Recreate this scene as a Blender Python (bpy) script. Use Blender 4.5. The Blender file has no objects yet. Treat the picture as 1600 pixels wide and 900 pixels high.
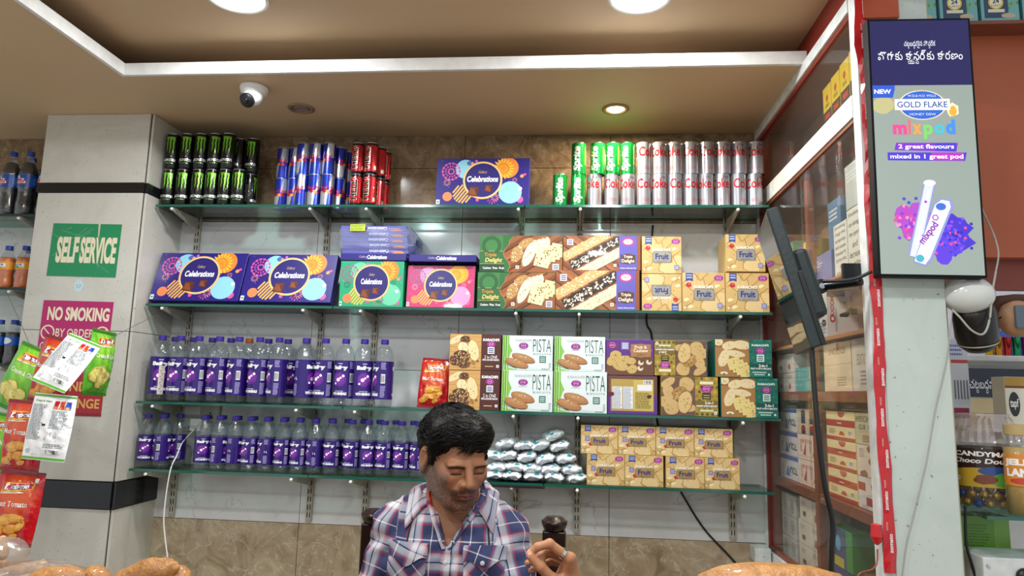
import bpy, bmesh, math, random
import numpy as np
from mathutils import Vector, Matrix

scene = bpy.context.scene
col = scene.collection
R = math.radians
PI = math.pi

# ------------------------------------------------------------------ camera, world, exposure
PITCH, YAW, ROLL, FPX = 0.147658, 0.0913124, 0.0252552, 1091.96
fw = Vector((-math.sin(YAW)*math.cos(PITCH), math.cos(YAW)*math.cos(PITCH), math.sin(PITCH)))
rt0 = Vector((math.cos(YAW), math.sin(YAW), 0)); up0 = rt0.cross(fw)
rt = math.cos(ROLL)*rt0 + math.sin(ROLL)*up0
up = -math.sin(ROLL)*rt0 + math.cos(ROLL)*up0
cam = bpy.data.objects.new('camera', bpy.data.cameras.new('camera'))
cam.data.sensor_width = 36.0; cam.data.lens = FPX/1600*36; cam.data.clip_start = 0.02
cam.matrix_world = Matrix(((rt.x, up.x, -fw.x, 0), (rt.y, up.y, -fw.y, 0), (rt.z, up.z, -fw.z, 1.4), (0, 0, 0, 1)))
col.objects.link(cam); scene.camera = cam

world = bpy.data.worlds.new('shop_world'); scene.world = world; world.use_nodes = True
world.node_tree.nodes['Background'].inputs[0].default_value = (0.93, 0.97, 1.0, 1)
world.node_tree.nodes['Background'].inputs[1].default_value = 0.62
vs = scene.view_settings
vs.view_transform = 'Standard'; vs.look = 'None'; vs.gamma = 1.0; vs.use_curve_mapping = False
vs.exposure = 0.22
scene.cycles.transparent_max_bounces = 40
scene.cycles.max_bounces = 10
scene.cycles.diffuse_bounces = 5
scene.cycles.caustics_reflective = False
scene.cycles.caustics_refractive = False
LED_W = 14.0        # watts of each round ceiling lamp
SPOT_W = 7.0        # watts of the warm spot

# ------------------------------------------------------------------ helpers
def lin(h):
    h = h.lstrip('#'); o = []
    for i in (0, 2, 4):
        c = int(h[i:i+2], 16)/255
        o.append(c/12.92 if c <= .04045 else ((c+.055)/1.055)**2.4)
    return tuple(o)

MATS = {}
def mat(name, color='#808080', rough=.5, metal=0., spec=.5, noise=None, bump=None, coat=0., emit=None):
    """principled material; noise=(scale, colour2, amount) mottles it, bump=(scale, strength) roughens it"""
    if name in MATS: return MATS[name]
    m = bpy.data.materials.new(name); m.use_nodes = True
    nt = m.node_tree; b = nt.nodes['Principled BSDF']
    c = lin(color)+(1,)
    b.inputs['Base Color'].default_value = c
    b.inputs['Roughness'].default_value = rough; b.inputs['Metallic'].default_value = metal
    b.inputs['Specular IOR Level'].default_value = spec; b.inputs['Coat Weight'].default_value = coat
    tc = nt.nodes.new('ShaderNodeTexCoord')
    if noise:
        n = nt.nodes.new('ShaderNodeTexNoise'); n.inputs['Scale'].default_value = noise[0]; n.inputs['Detail'].default_value = 5
        nt.links.new(tc.outputs['Object'], n.inputs['Vector'])
        r = nt.nodes.new('ShaderNodeValToRGB'); r.color_ramp.elements[0].position = .5-noise[2]/2; r.color_ramp.elements[1].position = .5+noise[2]/2
        r.color_ramp.elements[0].color = c; r.color_ramp.elements[1].color = lin(noise[1])+(1,)
        nt.links.new(n.outputs['Fac'], r.inputs[0]); nt.links.new(r.outputs[0], b.inputs['Base Color'])
    if bump:
        n = nt.nodes.new('ShaderNodeTexNoise'); n.inputs['Scale'].default_value = bump[0]; n.inputs['Detail'].default_value = 4
        nt.links.new(tc.outputs['Object'], n.inputs['Vector'])
        bp = nt.nodes.new('ShaderNodeBump'); bp.inputs['Strength'].default_value = bump[1]; bp.inputs['Distance'].default_value = .01
        nt.links.new(n.outputs['Fac'], bp.inputs['Height']); nt.links.new(bp.outputs[0], b.inputs['Normal'])
    if emit:
        b.inputs['Emission Color'].default_value = lin(emit[0])+(1,); b.inputs['Emission Strength'].default_value = emit[1]
    MATS[name] = m
    return m

def attr_mat(name, rough=.4, metal=0., emit=0., coat=0., bump=None, spec=.5):
    """flat print: colour read from the mesh's own colour attribute"""
    if name in MATS: return MATS[name]
    m = bpy.data.materials.new(name); m.use_nodes = True; nt = m.node_tree; b = nt.nodes['Principled BSDF']
    a = nt.nodes.new('ShaderNodeAttribute'); a.attribute_name = 'Col'
    nt.links.new(a.outputs['Color'], b.inputs['Base Color'])
    b.inputs['Roughness'].default_value = rough; b.inputs['Metallic'].default_value = metal; b.inputs['Coat Weight'].default_value = coat
    b.inputs['Specular IOR Level'].default_value = spec
    if emit:
        nt.links.new(a.outputs['Color'], b.inputs['Emission Color']); b.inputs['Emission Strength'].default_value = emit
    if bump:
        tc = nt.nodes.new('ShaderNodeTexCoord')
        n = nt.nodes.new('ShaderNodeTexNoise'); n.inputs['Scale'].default_value = bump[0]; n.inputs['Detail'].default_value = 3
        nt.links.new(tc.outputs['Object'], n.inputs['Vector'])
        bp = nt.nodes.new('ShaderNodeBump'); bp.inputs['Strength'].default_value = bump[1]; bp.inputs['Distance'].default_value = .01
        nt.links.new(n.outputs['Fac'], bp.inputs['Height']); nt.links.new(bp.outputs[0], b.inputs['Normal'])
    MATS[name] = m
    return m

def clear_mat(name, tint='#e8f4f2', gloss=.12, rough=.03, milk=0., milk_col='#ffffff', fres=.5, bump=None):
    """thin clear sheet: see-through, with mirror-like glints that grow at grazing angles and a little haze"""
    if name in MATS: return MATS[name]
    m = bpy.data.materials.new(name); m.use_nodes = True; nt = m.node_tree; nt.nodes.remove(nt.nodes['Principled BSDF'])
    out = nt.nodes['Material Output']
    t = nt.nodes.new('ShaderNodeBsdfTransparent'); t.inputs[0].default_value = lin(tint)+(1,)
    g = nt.nodes.new('ShaderNodeBsdfGlossy'); g.inputs['Roughness'].default_value = rough
    f0 = nt.nodes.new('ShaderNodeLayerWeight'); f0.inputs['Blend'].default_value = .5
    f1 = nt.nodes.new('ShaderNodeMath'); f1.operation = 'POWER'; f1.inputs[1].default_value = 4.; nt.links.new(f0.outputs['Facing'], f1.inputs[0])
    f = nt.nodes.new('ShaderNodeMath'); f.operation = 'MULTIPLY'; f.inputs[1].default_value = fres; nt.links.new(f1.outputs[0], f.inputs[0])
    ad = nt.nodes.new('ShaderNodeMath'); ad.operation = 'ADD'; ad.use_clamp = True; ad.inputs[1].default_value = gloss
    nt.links.new(f.outputs[0], ad.inputs[0])
    if bump:
        tc = nt.nodes.new('ShaderNodeTexCoord'); n = nt.nodes.new('ShaderNodeTexNoise'); n.inputs['Scale'].default_value = bump[0]; n.inputs['Detail'].default_value = 2
        bp = nt.nodes.new('ShaderNodeBump'); bp.inputs['Strength'].default_value = bump[1]; bp.inputs['Distance'].default_value = .01
        nt.links.new(tc.outputs['Object'], n.inputs['Vector']); nt.links.new(n.outputs['Fac'], bp.inputs['Height']); nt.links.new(bp.outputs[0], g.inputs['Normal'])
    d = nt.nodes.new('ShaderNodeBsdfDiffuse'); d.inputs[0].default_value = lin(milk_col)+(1,)
    m1 = nt.nodes.new('ShaderNodeMixShader'); m1.inputs[0].default_value = milk
    nt.links.new(t.outputs[0], m1.inputs[1]); nt.links.new(d.outputs[0], m1.inputs[2])
    m2 = nt.nodes.new('ShaderNodeMixShader')
    nt.links.new(ad.outputs[0], m2.inputs[0]); nt.links.new(m1.outputs[0], m2.inputs[1]); nt.links.new(g.outputs[0], m2.inputs[2])
    nt.links.new(m2.outputs[0], out.inputs[0]); MATS[name] = m
    return m

def link(name, me, parent=None, m=None, loc=None, rot=None):
    o = bpy.data.objects.new(name, me)
    col.objects.link(o)
    if parent is not None: o.parent = parent
    if m is not None and me is not None and len(me.materials) == 0: me.materials.append(m)
    if loc is not None: o.location = loc
    if rot is not None: o.rotation_euler = rot
    return o
def tag(o, label, cat, group=None, kind=None):
    o['label'] = label; o['category'] = cat
    if group: o['group'] = group
    if kind: o['kind'] = kind
    return o
def empty(name, loc=(0, 0, 0), rot=(0, 0, 0)):
    o = bpy.data.objects.new(name, None); col.objects.link(o); o.empty_display_size = .05
    o.location = loc; o.rotation_euler = rot
    return o
def structure(o):
    o['kind'] = 'structure'; return o
ORD = ['first', 'second', 'third', 'fourth', 'fifth', 'sixth', 'seventh', 'eighth', 'ninth', 'tenth', 'eleventh', 'twelfth',
       'thirteenth', 'fourteenth', 'fifteenth', 'sixteenth', 'seventeenth', 'eighteenth']

def mesh_from(verts, faces, name='mesh', smooth=False):
    me = bpy.data.meshes.new(name); me.from_pydata([tuple(v) for v in verts], [], [tuple(f) for f in faces]); me.update()
    if smooth: me.polygons.foreach_set('use_smooth', [True]*len(me.polygons))
    return me
class MB:
    """collects shapes, builds ONE mesh"""
    def __init__(s): s.v = []; s.f = []
    def add(s, v, f):
        n = len(s.v); s.v += [tuple(p) for p in v]; s.f += [tuple(i+n for i in q) for q in f]; return s
    def box(s, x0, x1, y0, y1, z0, z1):
        return s.add([(x, y, z) for z in (z0, z1) for y in (y0, y1) for x in (x0, x1)],
                     [(0, 2, 3, 1), (4, 5, 7, 6), (0, 1, 5, 4), (2, 6, 7, 3), (0, 4, 6, 2), (1, 3, 7, 5)])
    def prism(s, pts, axis, a, b):
        """2-D outline pts extruded along axis from a to b"""
        def P(p, t): return {'x': (t, p[0], p[1]), 'y': (p[0], t, p[1]), 'z': (p[0], p[1], t)}[axis]
        n = len(pts)
        return s.add([P(p, a) for p in pts]+[P(p, b) for p in pts],
                     [tuple(range(n))[::-1], tuple(range(n, 2*n))]+[(i, (i+1) % n, n+(i+1) % n, n+i) for i in range(n)])
    def lathe(s, prof, seg=20, c=(0, 0, 0), cap=True):
        v = []; f = []
        for r, z in prof:
            for i in range(seg):
                a = 2*PI*i/seg; v.append((c[0]+r*math.sin(a), c[1]-r*math.cos(a), c[2]+z))
        for k in range(len(prof)-1):
            for i in range(seg):
                j = (i+1) % seg; f.append((k*seg+i, k*seg+j, (k+1)*seg+j, (k+1)*seg+i))
        if cap: f.append(tuple(range(seg))[::-1]); f.append(tuple(range((len(prof)-1)*seg, len(prof)*seg)))
        return s.add(v, f)
    def tube(s, pts, r, seg=8):
        P = [Vector(p) for p in pts]; v = []; f = []
        rr = r if isinstance(r, (list, tuple)) else [r]*len(P)
        ref = Vector((0, 0, 1)); 
        for i, p in enumerate(P):
            d = (P[min(i+1, len(P)-1)]-P[max(i-1, 0)]).normalized()
            a = d.cross(ref if abs(d.dot(ref)) < .95 else Vector((1, 0, 0))).normalized(); b = d.cross(a)
            for k in range(seg):
                t = 2*PI*k/seg; v.append(p+(a*math.cos(t)+b*math.sin(t))*rr[i])
        for i in range(len(P)-1):
            for k in range(seg):
                j = (k+1) % seg; f.append((i*seg+k, i*seg+j, (i+1)*seg+j, (i+1)*seg+k))
        f.append(tuple(range(seg))[::-1]); f.append(tuple(range((len(P)-1)*seg, len(P)*seg)))
        return s.add(v, f)
    def ball(s, c, r, seg=12, rings=8):
        r = r if isinstance(r, (tuple, list)) else (r, r, r)
        v = []; f = []
        for i in range(rings+1):
            th = PI*i/rings
            for k in range(seg):
                ph = 2*PI*k/seg; v.append((c[0]+r[0]*math.sin(th)*math.cos(ph), c[1]+r[1]*math.sin(th)*math.sin(ph), c[2]+r[2]*math.cos(th)))
        for i in range(rings):
            for k in range(seg):
                j = (k+1) % seg; f.append((i*seg+k, (i+1)*seg+k, (i+1)*seg+j, i*seg+j))
        return s.add(v, f)
    def mesh(s, name='mesh', smooth=False, bevel=0, auto=None):
        me = mesh_from(s.v, s.f, name, smooth)
        bm = bmesh.new(); bm.from_mesh(me)
        bmesh.ops.recalc_face_normals(bm, faces=bm.faces)
        if bevel: bmesh.ops.bevel(bm, geom=[e for e in bm.edges if e.calc_face_angle(0) > .6], offset=bevel, segments=2, affect='EDGES', profile=.5)
        bm.to_mesh(me); bm.free()
        if auto is not None:
            me.polygons.foreach_set('use_smooth', [True]*len(me.polygons))
            me.set_sharp_from_angle(angle=R(auto))
        return me
    def build(s, name, m, parent=None, smooth=False, bevel=0, loc=None, rot=None, auto=None):
        return link(name, s.mesh(name, smooth, bevel, auto), parent, m, loc, rot)
def box(name, m, x0, x1, y0, y1, z0, z1, parent=None, bevel=0):
    return MB().box(x0, x1, y0, y1, z0, z1).build(name, m, parent, bevel=bevel)

# ------------------------------------------------------------------ printed artwork: coloured polygons laid on a face
TXT = {}
def text_shape(s, bold=0., shear=0., space=1.):
    k = (s, bold, shear, space)
    if k not in TXT:
        cu = bpy.data.curves.new('lettering', 'FONT'); cu.body = s; cu.resolution_u = 4; cu.offset = bold; cu.shear = shear; cu.space_character = space
        o = bpy.data.objects.new('lettering', cu); col.objects.link(o)
        me = bpy.data.meshes.new_from_object(o)
        V = np.array([v.co[:2] for v in me.vertices]) if len(me.vertices) else np.zeros((1, 2))
        F = [tuple(p.vertices) for p in me.polygons]
        bpy.data.objects.remove(o); bpy.data.curves.remove(cu); bpy.data.meshes.remove(me)
        lo, hi = V.min(0), V.max(0)
        TXT[k] = (V-lo, F, hi-lo)
    return TXT[k]
def clip_half(pts, i, lim, keep_less):
    out = []; n = len(pts)
    for k in range(n):
        a, b = pts[k], pts[(k+1) % n]
        ia = (a[i] <= lim) if keep_less else (a[i] >= lim); ib = (b[i] <= lim) if keep_less else (b[i] >= lim)
        if ia: out.append(a)
        if ia != ib:
            t = (lim-a[i])/(b[i]-a[i]); out.append((a[0]+(b[0]-a[0])*t, a[1]+(b[1]-a[1])*t))
    return out
class Art:
    STEP = 1.2e-4
    def __init__(s, w, h, seed=1): s.w, s.h = w, h; s.P = []; s.rnd = random.Random(seed)
    def poly(s, pts, c, L=1):
        pts = [(p[0], p[1]) for p in pts]
        for i, lim, kl in ((0, 0, 0), (0, s.w, 1), (1, 0, 0), (1, s.h, 1)):
            pts = clip_half(pts, i, lim, kl)
            if len(pts) < 3: return
        s.P.append((pts, lin(c) if isinstance(c, str) else c, L))
    def rect(s, x0, y0, x1, y1, c, L=1): s.poly([(x0, y0), (x1, y0), (x1, y1), (x0, y1)], c, L)
    def ell(s, cx, cy, rx, ry=None, c='#fff', L=1, n=22, rot=0., a0=0., a1=2*PI):
        ry = rx if ry is None else ry; cr, sr = math.cos(rot), math.sin(rot)
        full = abs(a1-a0-2*PI) < 1e-6
        pts = []
        for i in range(n if full else n+1):
            a = a0+(a1-a0)*i/n; x, y = rx*math.cos(a), ry*math.sin(a); pts.append((cx+x*cr-y*sr, cy+x*sr+y*cr))
        s.poly(pts, c, L)
    def blob(s, cx, cy, rx, ry, c, L=1, n=14, rot=0., jag=.12):
        cr, sr = math.cos(rot), math.sin(rot); pts = []
        for i in range(n):
            a = 2*PI*i/n; q = 1+s.rnd.uniform(-jag, jag); x, y = rx*q*math.cos(a), ry*q*math.sin(a); pts.append((cx+x*cr-y*sr, cy+x*sr+y*cr))
        s.poly(pts, c, L)
    def ring(s, cx, cy, r0, r1, c, L=1, n=28):
        for i in range(n):
            a, b = 2*PI*i/n, 2*PI*(i+1)/n
            s.poly([(cx+r0*math.cos(a), cy+r0*math.sin(a)), (cx+r1*math.cos(a), cy+r1*math.sin(a)), (cx+r1*math.cos(b), cy+r1*math.sin(b)), (cx+r0*math.cos(b), cy+r0*math.sin(b))], c, L)
    def petals(s, cx, cy, r0, r1, n, c, L=1, fat=.5, ph=0.):
        for i in range(n):
            a = ph+2*PI*i/n; d = fat*PI/n*(r0+r1)/2; ux, uy = math.cos(a), math.sin(a); rm = r0*.4+r1*.6
            s.poly([(cx+r0*ux, cy+r0*uy), (cx+rm*ux-d*uy, cy+rm*uy+d*ux), (cx+r1*ux, cy+r1*uy), (cx+rm*ux+d*uy, cy+rm*uy-d*ux)], c, L)
    def line(s, x0, y0, x1, y1, t, c, L=1):
        dx, dy = x1-x0, y1-y0; q = math.hypot(dx, dy) or 1; nx, ny = -dy/q*t/2, dx/q*t/2
        s.poly([(x0+nx, y0+ny), (x1+nx, y1+ny), (x1-nx, y1-ny), (x0-nx, y0-ny)], c, L)
    def dots(s, x0, y0, x1, y1, n, r, cols, L=1, k=5):
        for _ in range(n):
            q = r*s.rnd.uniform(.6, 1.4); s.blob(s.rnd.uniform(x0, x1), s.rnd.uniform(y0, y1), q, q*s.rnd.uniform(.6, 1), s.rnd.choice(cols), L, k, s.rnd.uniform(0, 3))
    def smallprint(s, x0, y0, x1, y1, rows, c, L=2):
        """lines of print too small to read"""
        dh = (y1-y0)/rows
        for i in range(rows):
            x = x0; y = y1-dh*(i+.75); end = x1-(x1-x0)*s.rnd.uniform(0, .25)
            while x < end:
                q = min(s.rnd.uniform(.06, .2)*(x1-x0), end-x); s.rect(x, y, x+q, y+dh*.5, c, L); x += q+.03*(x1-x0)
    def barcode(s, x0, y0, x1, y1, L=2):
        s.rect(x0, y0, x1, y1, '#f4f4f4', L)
        n = 14
        for i in range(n):
            a = x0+(x1-x0)*(.06+.88*i/n); s.rect(a, y0+(y1-y0)*.1, a+(x1-x0)*.88/n*s.rnd.choice((.3, .5, .75)), y1-(y1-y0)*.1, '#222222', L+1)
    def text(s, t, cx, cy, h=None, w=None, c='#ffffff', L=3, bold=0., shear=0., rot=0., space=1.):
        """lettering centred on (cx, cy), cap height h and / or width w"""
        V, F, sz = text_shape(t, bold, shear, space)
        if not F: return
        sy = h/sz[1] if h else w/sz[0]
        sx = w/sz[0] if w else sy
        Q = (V-sz/2)*np.array([sx, sy]); cr, sr = math.cos(rot), math.sin(rot)
        X = cx+Q[:, 0]*cr-Q[:, 1]*sr; Y = cy+Q[:, 0]*sr+Q[:, 1]*cr
        for f in F: s.poly([(X[i], Y[i]) for i in f], c, L)
    def mesh(s, name='print', surf=None, du=None, dv=None, off=4e-4):
        """surf(u, v, o) -> point o metres proud of the face; default: flat, facing -Y, centred on x"""
        w = s.w
        if surf is None: surf = lambda u, v, o: (u-w/2, -o, v)
        V = []; F = []; C = []
        for n_p, (pts, c, L) in enumerate(s.P):
            parts = [pts]
            for i, d in ((0, du), (1, dv)):
                if not d: continue
                new = []
                for p in parts:
                    lo = min(q[i] for q in p); hi = max(q[i] for q in p)
                    if hi-lo <= d: new.append(p); continue
                    k0, k1 = math.floor(lo/d), math.ceil(hi/d)
                    for k in range(k0, k1):
                        q = clip_half(clip_half(p, i, k*d, False), i, (k+1)*d, True)
                        if len(q) >= 3: new.append(q)
                parts = new
            for p in parts:
                n = len(V); o = off+L*s.STEP+(n_p % 40)*2.5e-6
                V += [surf(u, v, o) for u, v in p]; F.append(tuple(range(n, n+len(p)))); C += [c+(1.,)]*len(p)
        me = mesh_from(V, F, name)
        at = me.color_attributes.new('Col', 'FLOAT_COLOR', 'CORNER')
        arr = np.array([C[l.vertex_index] for l in me.loops], dtype=np.float32)
        at.data.foreach_set('color', arr.ravel())
        return me
def wrap(r):
    return lambda u, v, o: ((r+o)*math.sin(u/r), -(r+o)*math.cos(u/r), v)

PRINT = attr_mat('printed_card', .38, coat=.15)
PRINT_FILM = attr_mat('printed_film', .22, coat=.3)
PRINT_TIN = attr_mat('printed_tin', .24, metal=.6, coat=.4)
STICKER = attr_mat('sticker_vinyl', .35)
GLASS = clear_mat('shelf_glass', '#cfe6df', .10, .02)
GLASS_EDGE = mat('glass_edge_green', '#1d5a4c', .12, spec=.8)
ALU = mat('aluminium', '#c9cbcf', .2, 1.)
BLACK = mat('black_plastic', '#0d0f12', .38)
WHITE_P = mat('white_plastic', '#e6e6e2', .35)
STEEL = mat('cream_painted_steel', '#b9b4a6', .45, noise=(40, '#9a9486', .5))
# ------------------------------------------------------------------ stone materials (world-space veins, so neighbouring tiles differ)
def stone(name, base, cols, scale=3., rough=.12, vein=None, speck=None, distort=1.2):
    m = bpy.data.materials.new(name); m.use_nodes = True; nt = m.node_tree; b = nt.nodes['Principled BSDF']
    g = nt.nodes.new('ShaderNodeNewGeometry')
    n = nt.nodes.new('ShaderNodeTexNoise'); n.inputs['Scale'].default_value = scale; n.inputs['Detail'].default_value = 9; n.inputs['Distortion'].default_value = distort
    n.inputs['Roughness'].default_value = .65
    nt.links.new(g.outputs['Position'], n.inputs['Vector'])
    r = nt.nodes.new('ShaderNodeValToRGB'); el = r.color_ramp.elements
    el[0].position = .3; el[0].color = lin(base)+(1,); el[1].position = .72; el[1].color = lin(cols[-1])+(1,)
    for i, c in enumerate(cols[:-1]):
        e = el.new(.3+.42*(i+1)/len(cols)); e.color = lin(c)+(1,)
    nt.links.new(n.outputs['Fac'], r.inputs[0]); out = r.outputs[0]
    def over(fac, c):
        nonlocal out
        mx = nt.nodes.new('ShaderNodeMix'); mx.data_type = 'RGBA'; mx.inputs[7].default_value = lin(c)+(1,)
        nt.links.new(fac, mx.inputs[0]); nt.links.new(out, mx.inputs[6]); out = mx.outputs[2]
    if vein:      # (scale, width, colour, strength)
        n2 = nt.nodes.new('ShaderNodeTexNoise'); n2.inputs['Scale'].default_value = vein[0]; n2.inputs['Detail'].default_value = 6; n2.inputs['Distortion'].default_value = 2.
        nt.links.new(g.outputs['Position'], n2.inputs['Vector'])
        s1 = nt.nodes.new('ShaderNodeMath'); s1.operation = 'SUBTRACT'; s1.inputs[1].default_value = .5; nt.links.new(n2.outputs['Fac'], s1.inputs[0])
        s2 = nt.nodes.new('ShaderNodeMath'); s2.operation = 'ABSOLUTE'; nt.links.new(s1.outputs[0], s2.inputs[0])
        s3 = nt.nodes.new('ShaderNodeMapRange'); s3.inputs[1].default_value = 0; s3.inputs[2].default_value = vein[1]; s3.inputs[3].default_value = vein[3]; s3.inputs[4].default_value = 0
        nt.links.new(s2.outputs[0], s3.inputs[0]); over(s3.outputs[0], vein[2])
    if speck:     # (scale, threshold, colour)
        n3 = nt.nodes.new('ShaderNodeTexNoise'); n3.inputs['Scale'].default_value = speck[0]; n3.inputs['Detail'].default_value = 2
        nt.links.new(g.outputs['Position'], n3.inputs['Vector'])
        s4 = nt.nodes.new('ShaderNodeMapRange'); s4.inputs[1].default_value = speck[1]; s4.inputs[2].default_value = speck[1]+.05; s4.inputs[4].default_value = .8
        nt.links.new(n3.outputs['Fac'], s4.inputs[0]); over(s4.outputs[0], speck[2])
    nt.links.new(out, b.inputs['Base Color']); b.inputs['Roughness'].default_value = rough
    return m
WHITE_TILE = stone('white_marble', '#c9cbc9', ['#d5d6d4', '#dcdddb'], 2.2, .09, vein=(1.1, .004, '#8b8d8a', .45))
BROWN_TILE = stone('brown_marble', '#5d4936', ['#7a634a', '#8d775c', '#a08b70'], 9., .14, vein=(7., .012, '#b9a78c', .5), distort=1.6)
BEIGE_TILE = stone('beige_marble', '#8d7a5c', ['#a8957a', '#b5a487', '#c6b89d'], 8., .16, vein=(6., .014, '#d6cdb8', .6), distort=1.8)
PILLAR_TILE = stone('speckled_tile', '#bdbbb1', ['#c8c6bc', '#cfcdc4'], 3., .16, speck=(130., .69, '#5b5850'))
BLACK_TILE = mat('black_granite', '#0e0f11', .14, noise=(90, '#1b1c1f', .4))
GROUT = mat('dark_grout', '#3a352d', .9)
CEIL = mat('beige_ceiling_paint', '#cdb18c', .6, noise=(1.5, '#c4a782', .5))
FASCIA = mat('white_fascia_paint', '#e9e9e6', .4, noise=(30, '#dededa', .3))
RED_WALL = mat('brick_red_paint', '#8d2f24', .5, noise=(6, '#7c271e', .5))
BROWN_LAM = mat('reddish_brown_laminate', '#80462e', .42, noise=(14, '#6f3a25', .6))

# ------------------------------------------------------------------ floor, walls, ceiling
structure(box('floor', stone('floor_tile', '#a59a88', ['#b4aa99', '#bfb6a6'], 3., .2), -3.4, 2.4, -2.2, 3.0, -.06, 0))
WB = structure(box('wall_back', GROUT, -3.4, 2.4, 2.932, 3.0, 0, 2.66))
g = .002
XC = [-3.05, -2.41, -1.77, -1.13, -.49, .145, .765, 1.40, 2.04]
for x0, x1 in zip(XC[:-1], XC[1:]):
    for z0, z1, m in ((.2, .84, BEIGE_TILE), (.84, 1.48, WHITE_TILE), (1.48, 2.12, WHITE_TILE), (2.12, 2.364, BROWN_TILE), (2.364, 2.514, BROWN_TILE)):
        if x1 < -1.8 and m is WHITE_TILE and z0 > 1.4: m = BROWN_TILE if z0 > 1.9 else WHITE_TILE
        box('tile', m, x0+g/2, x1-g/2, 2.92, 2.933, z0+g/2, z1-g/2, WB, bevel=.0008)
CE = structure(MB().box(-3.4, -1.67, -2.2, 2.932, 2.514, 2.53).box(-1.67, .765, 2.295, 2.932, 2.514, 2.53).build('ceiling', CEIL))
structure(MB().box(-1.9, .80, -2.2, 2.46, 2.63, 2.65).build('ceiling_tray', CEIL))
structure(MB().box(-1.67, .765, 2.28, 2.295, 2.512, 2.558).build('trim_1', FASCIA, bevel=.001))
structure(MB().box(-1.67, -1.655, -2.2, 2.28, 2.512, 2.558).build('trim_2', FASCIA, bevel=.001))
structure(MB().box(-1.9, .80, 2.45, 2.46, 2.53, 2.63).box(-1.9, -1.89, -2.2, 2.45, 2.53, 2.63).build('trim_3', mat('cove_grey', '#6d6660', .8)))
structure(box('wall_right', RED_WALL, .775, .80, -2.2, 2.45, 2.50, 2.63))

# the pillar by the shelves: core + stone slabs
PL = structure(box('wall_pillar', GROUT, -2.228, -1.772, 2.648, 2.92, 0, 2.513))
for z0, z1, m in ((.0, .912, PILLAR_TILE), (.915, 1.015, BLACK_TILE), (1.018, 1.60, PILLAR_TILE), (1.602, 2.172, PILLAR_TILE), (2.175, 2.213, BLACK_TILE), (2.216, 2.513, PILLAR_TILE)):
    e = .006 if m is BLACK_TILE else 0.
    box('slab', m, -2.236-e, -1.777+e, 2.64-e, 2.65, z0, z1, PL, bevel=.001)
    box('slab', m, -1.773, -1.763+e, 2.648-e, 2.92, z0, z1, PL, bevel=.001)
    box('slab', m, -2.238-e, -2.228, 2.652, 2.92, z0, z1, PL, bevel=.001)

# ------------------------------------------------------------------ ceiling lamps
def round_led(x, y, label):
    e = tag(empty('ceiling_light', (x, y, 2.63)), label, 'ceiling light', 'round white lamps in the ceiling tray')
    MB().lathe([(.098, -.0), (.1, -.006), (.092, -.010), (.086, -.004)], 40, cap=False).build('rim', WHITE_P, e, smooth=True)
    MB().lathe([(.088, -.001), (.087, -.005)], 40).build('diffuser', mat('lamp_diffuser', '#ffffff', .4, emit=('#f4f8ff', 16)), e)
    L = bpy.data.lights.new('lamp_glow', 'AREA'); L.shape = 'DISK'; L.size = .17; L.energy = LED_W; L.color = (.95, .98, 1.)
    link('lamp_glow', L, e, loc=(0, 0, -.012))
for i, (x, y, t) in enumerate(((-1.09, 1.985, 'round white ceiling light in the tray above the security camera'), (.19, 2.045, 'round white ceiling light in the tray above the lit warm spotlight'),
                               (-1.09, .75, 'round ceiling light overhead, on the left, nearest the viewer'), (.19, .75, 'round ceiling light overhead, on the right, nearest the viewer'),
                               (-1.09, -.6, 'round ceiling light overhead on the left behind the viewer'), (.19, -.6, 'round ceiling light overhead on the right behind the viewer'))):
    round_led(x, y, t)
def spot(x, y, on):
    e = tag(empty('recessed_spotlight', (x, y, 2.514)), 'small recessed spotlight glowing warm white above the soda cans' if on else 'small recessed spotlight, switched off, beside the security camera', 'spotlight')
    MB().lathe([(.052, 0), (.053, -.004), (.040, -.007), (.036, -.001)], 32, cap=False).build('rim', mat('bronze_rim', '#9b7f62', .4, .3), e, smooth=True)
    MB().lathe([(.034, -.0015), (.026, -.007), (.022, -.004)], 32).build('lens', mat('warm_lens', '#fff2d8', .3, emit=('#ffe2b0', 14)) if on else mat('dead_lens', '#8a7b68', .2), e, smooth=True)
    if on:
        L = bpy.data.lights.new('spot_glow', 'AREA'); L.shape = 'DISK'; L.size = .05; L.energy = SPOT_W; L.color = (1, .84, .62)
        link('spot_glow', L, e, loc=(0, 0, -.012))
spot(.15, 2.644, True); spot(-1.112, 2.60, False)
def dome_cam(x, y, z, rz, label):
    e = tag(empty('security_camera', (x, y, z), (0, 0, rz)), label, 'camera')
    MB().lathe([(.050, 0), (.052, -.008), (.048, -.024), (.036, -.034)], 32).build('base', WHITE_P, e, smooth=True)
    MB().ball((0, -.004, -.038), (.036, .036, .036), 20, 14).build('ball', mat('camera_white_gloss', '#eef0f2', .15), e, smooth=True)
    f = MB().lathe([(.026, 0), (.028, .012), (.027, .016)], 24).build('face', BLACK, e, smooth=True, loc=(-.012, -.022, -.060), rot=(R(128), 0, R(-30)))
    MB().lathe([(.010, 0), (.011, .005), (.006, .008)], 16).build('lens', mat('camera_lens', '#05060a', .05), f, smooth=True, loc=(0, 0, .014))
dome_cam(-1.215, 2.40, 2.514, R(15), 'white dome security camera on the ceiling near the pillar')
dome_cam(-2.46, 2.40, 2.514, R(-10), 'white dome security camera at the far left of the ceiling')

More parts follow.
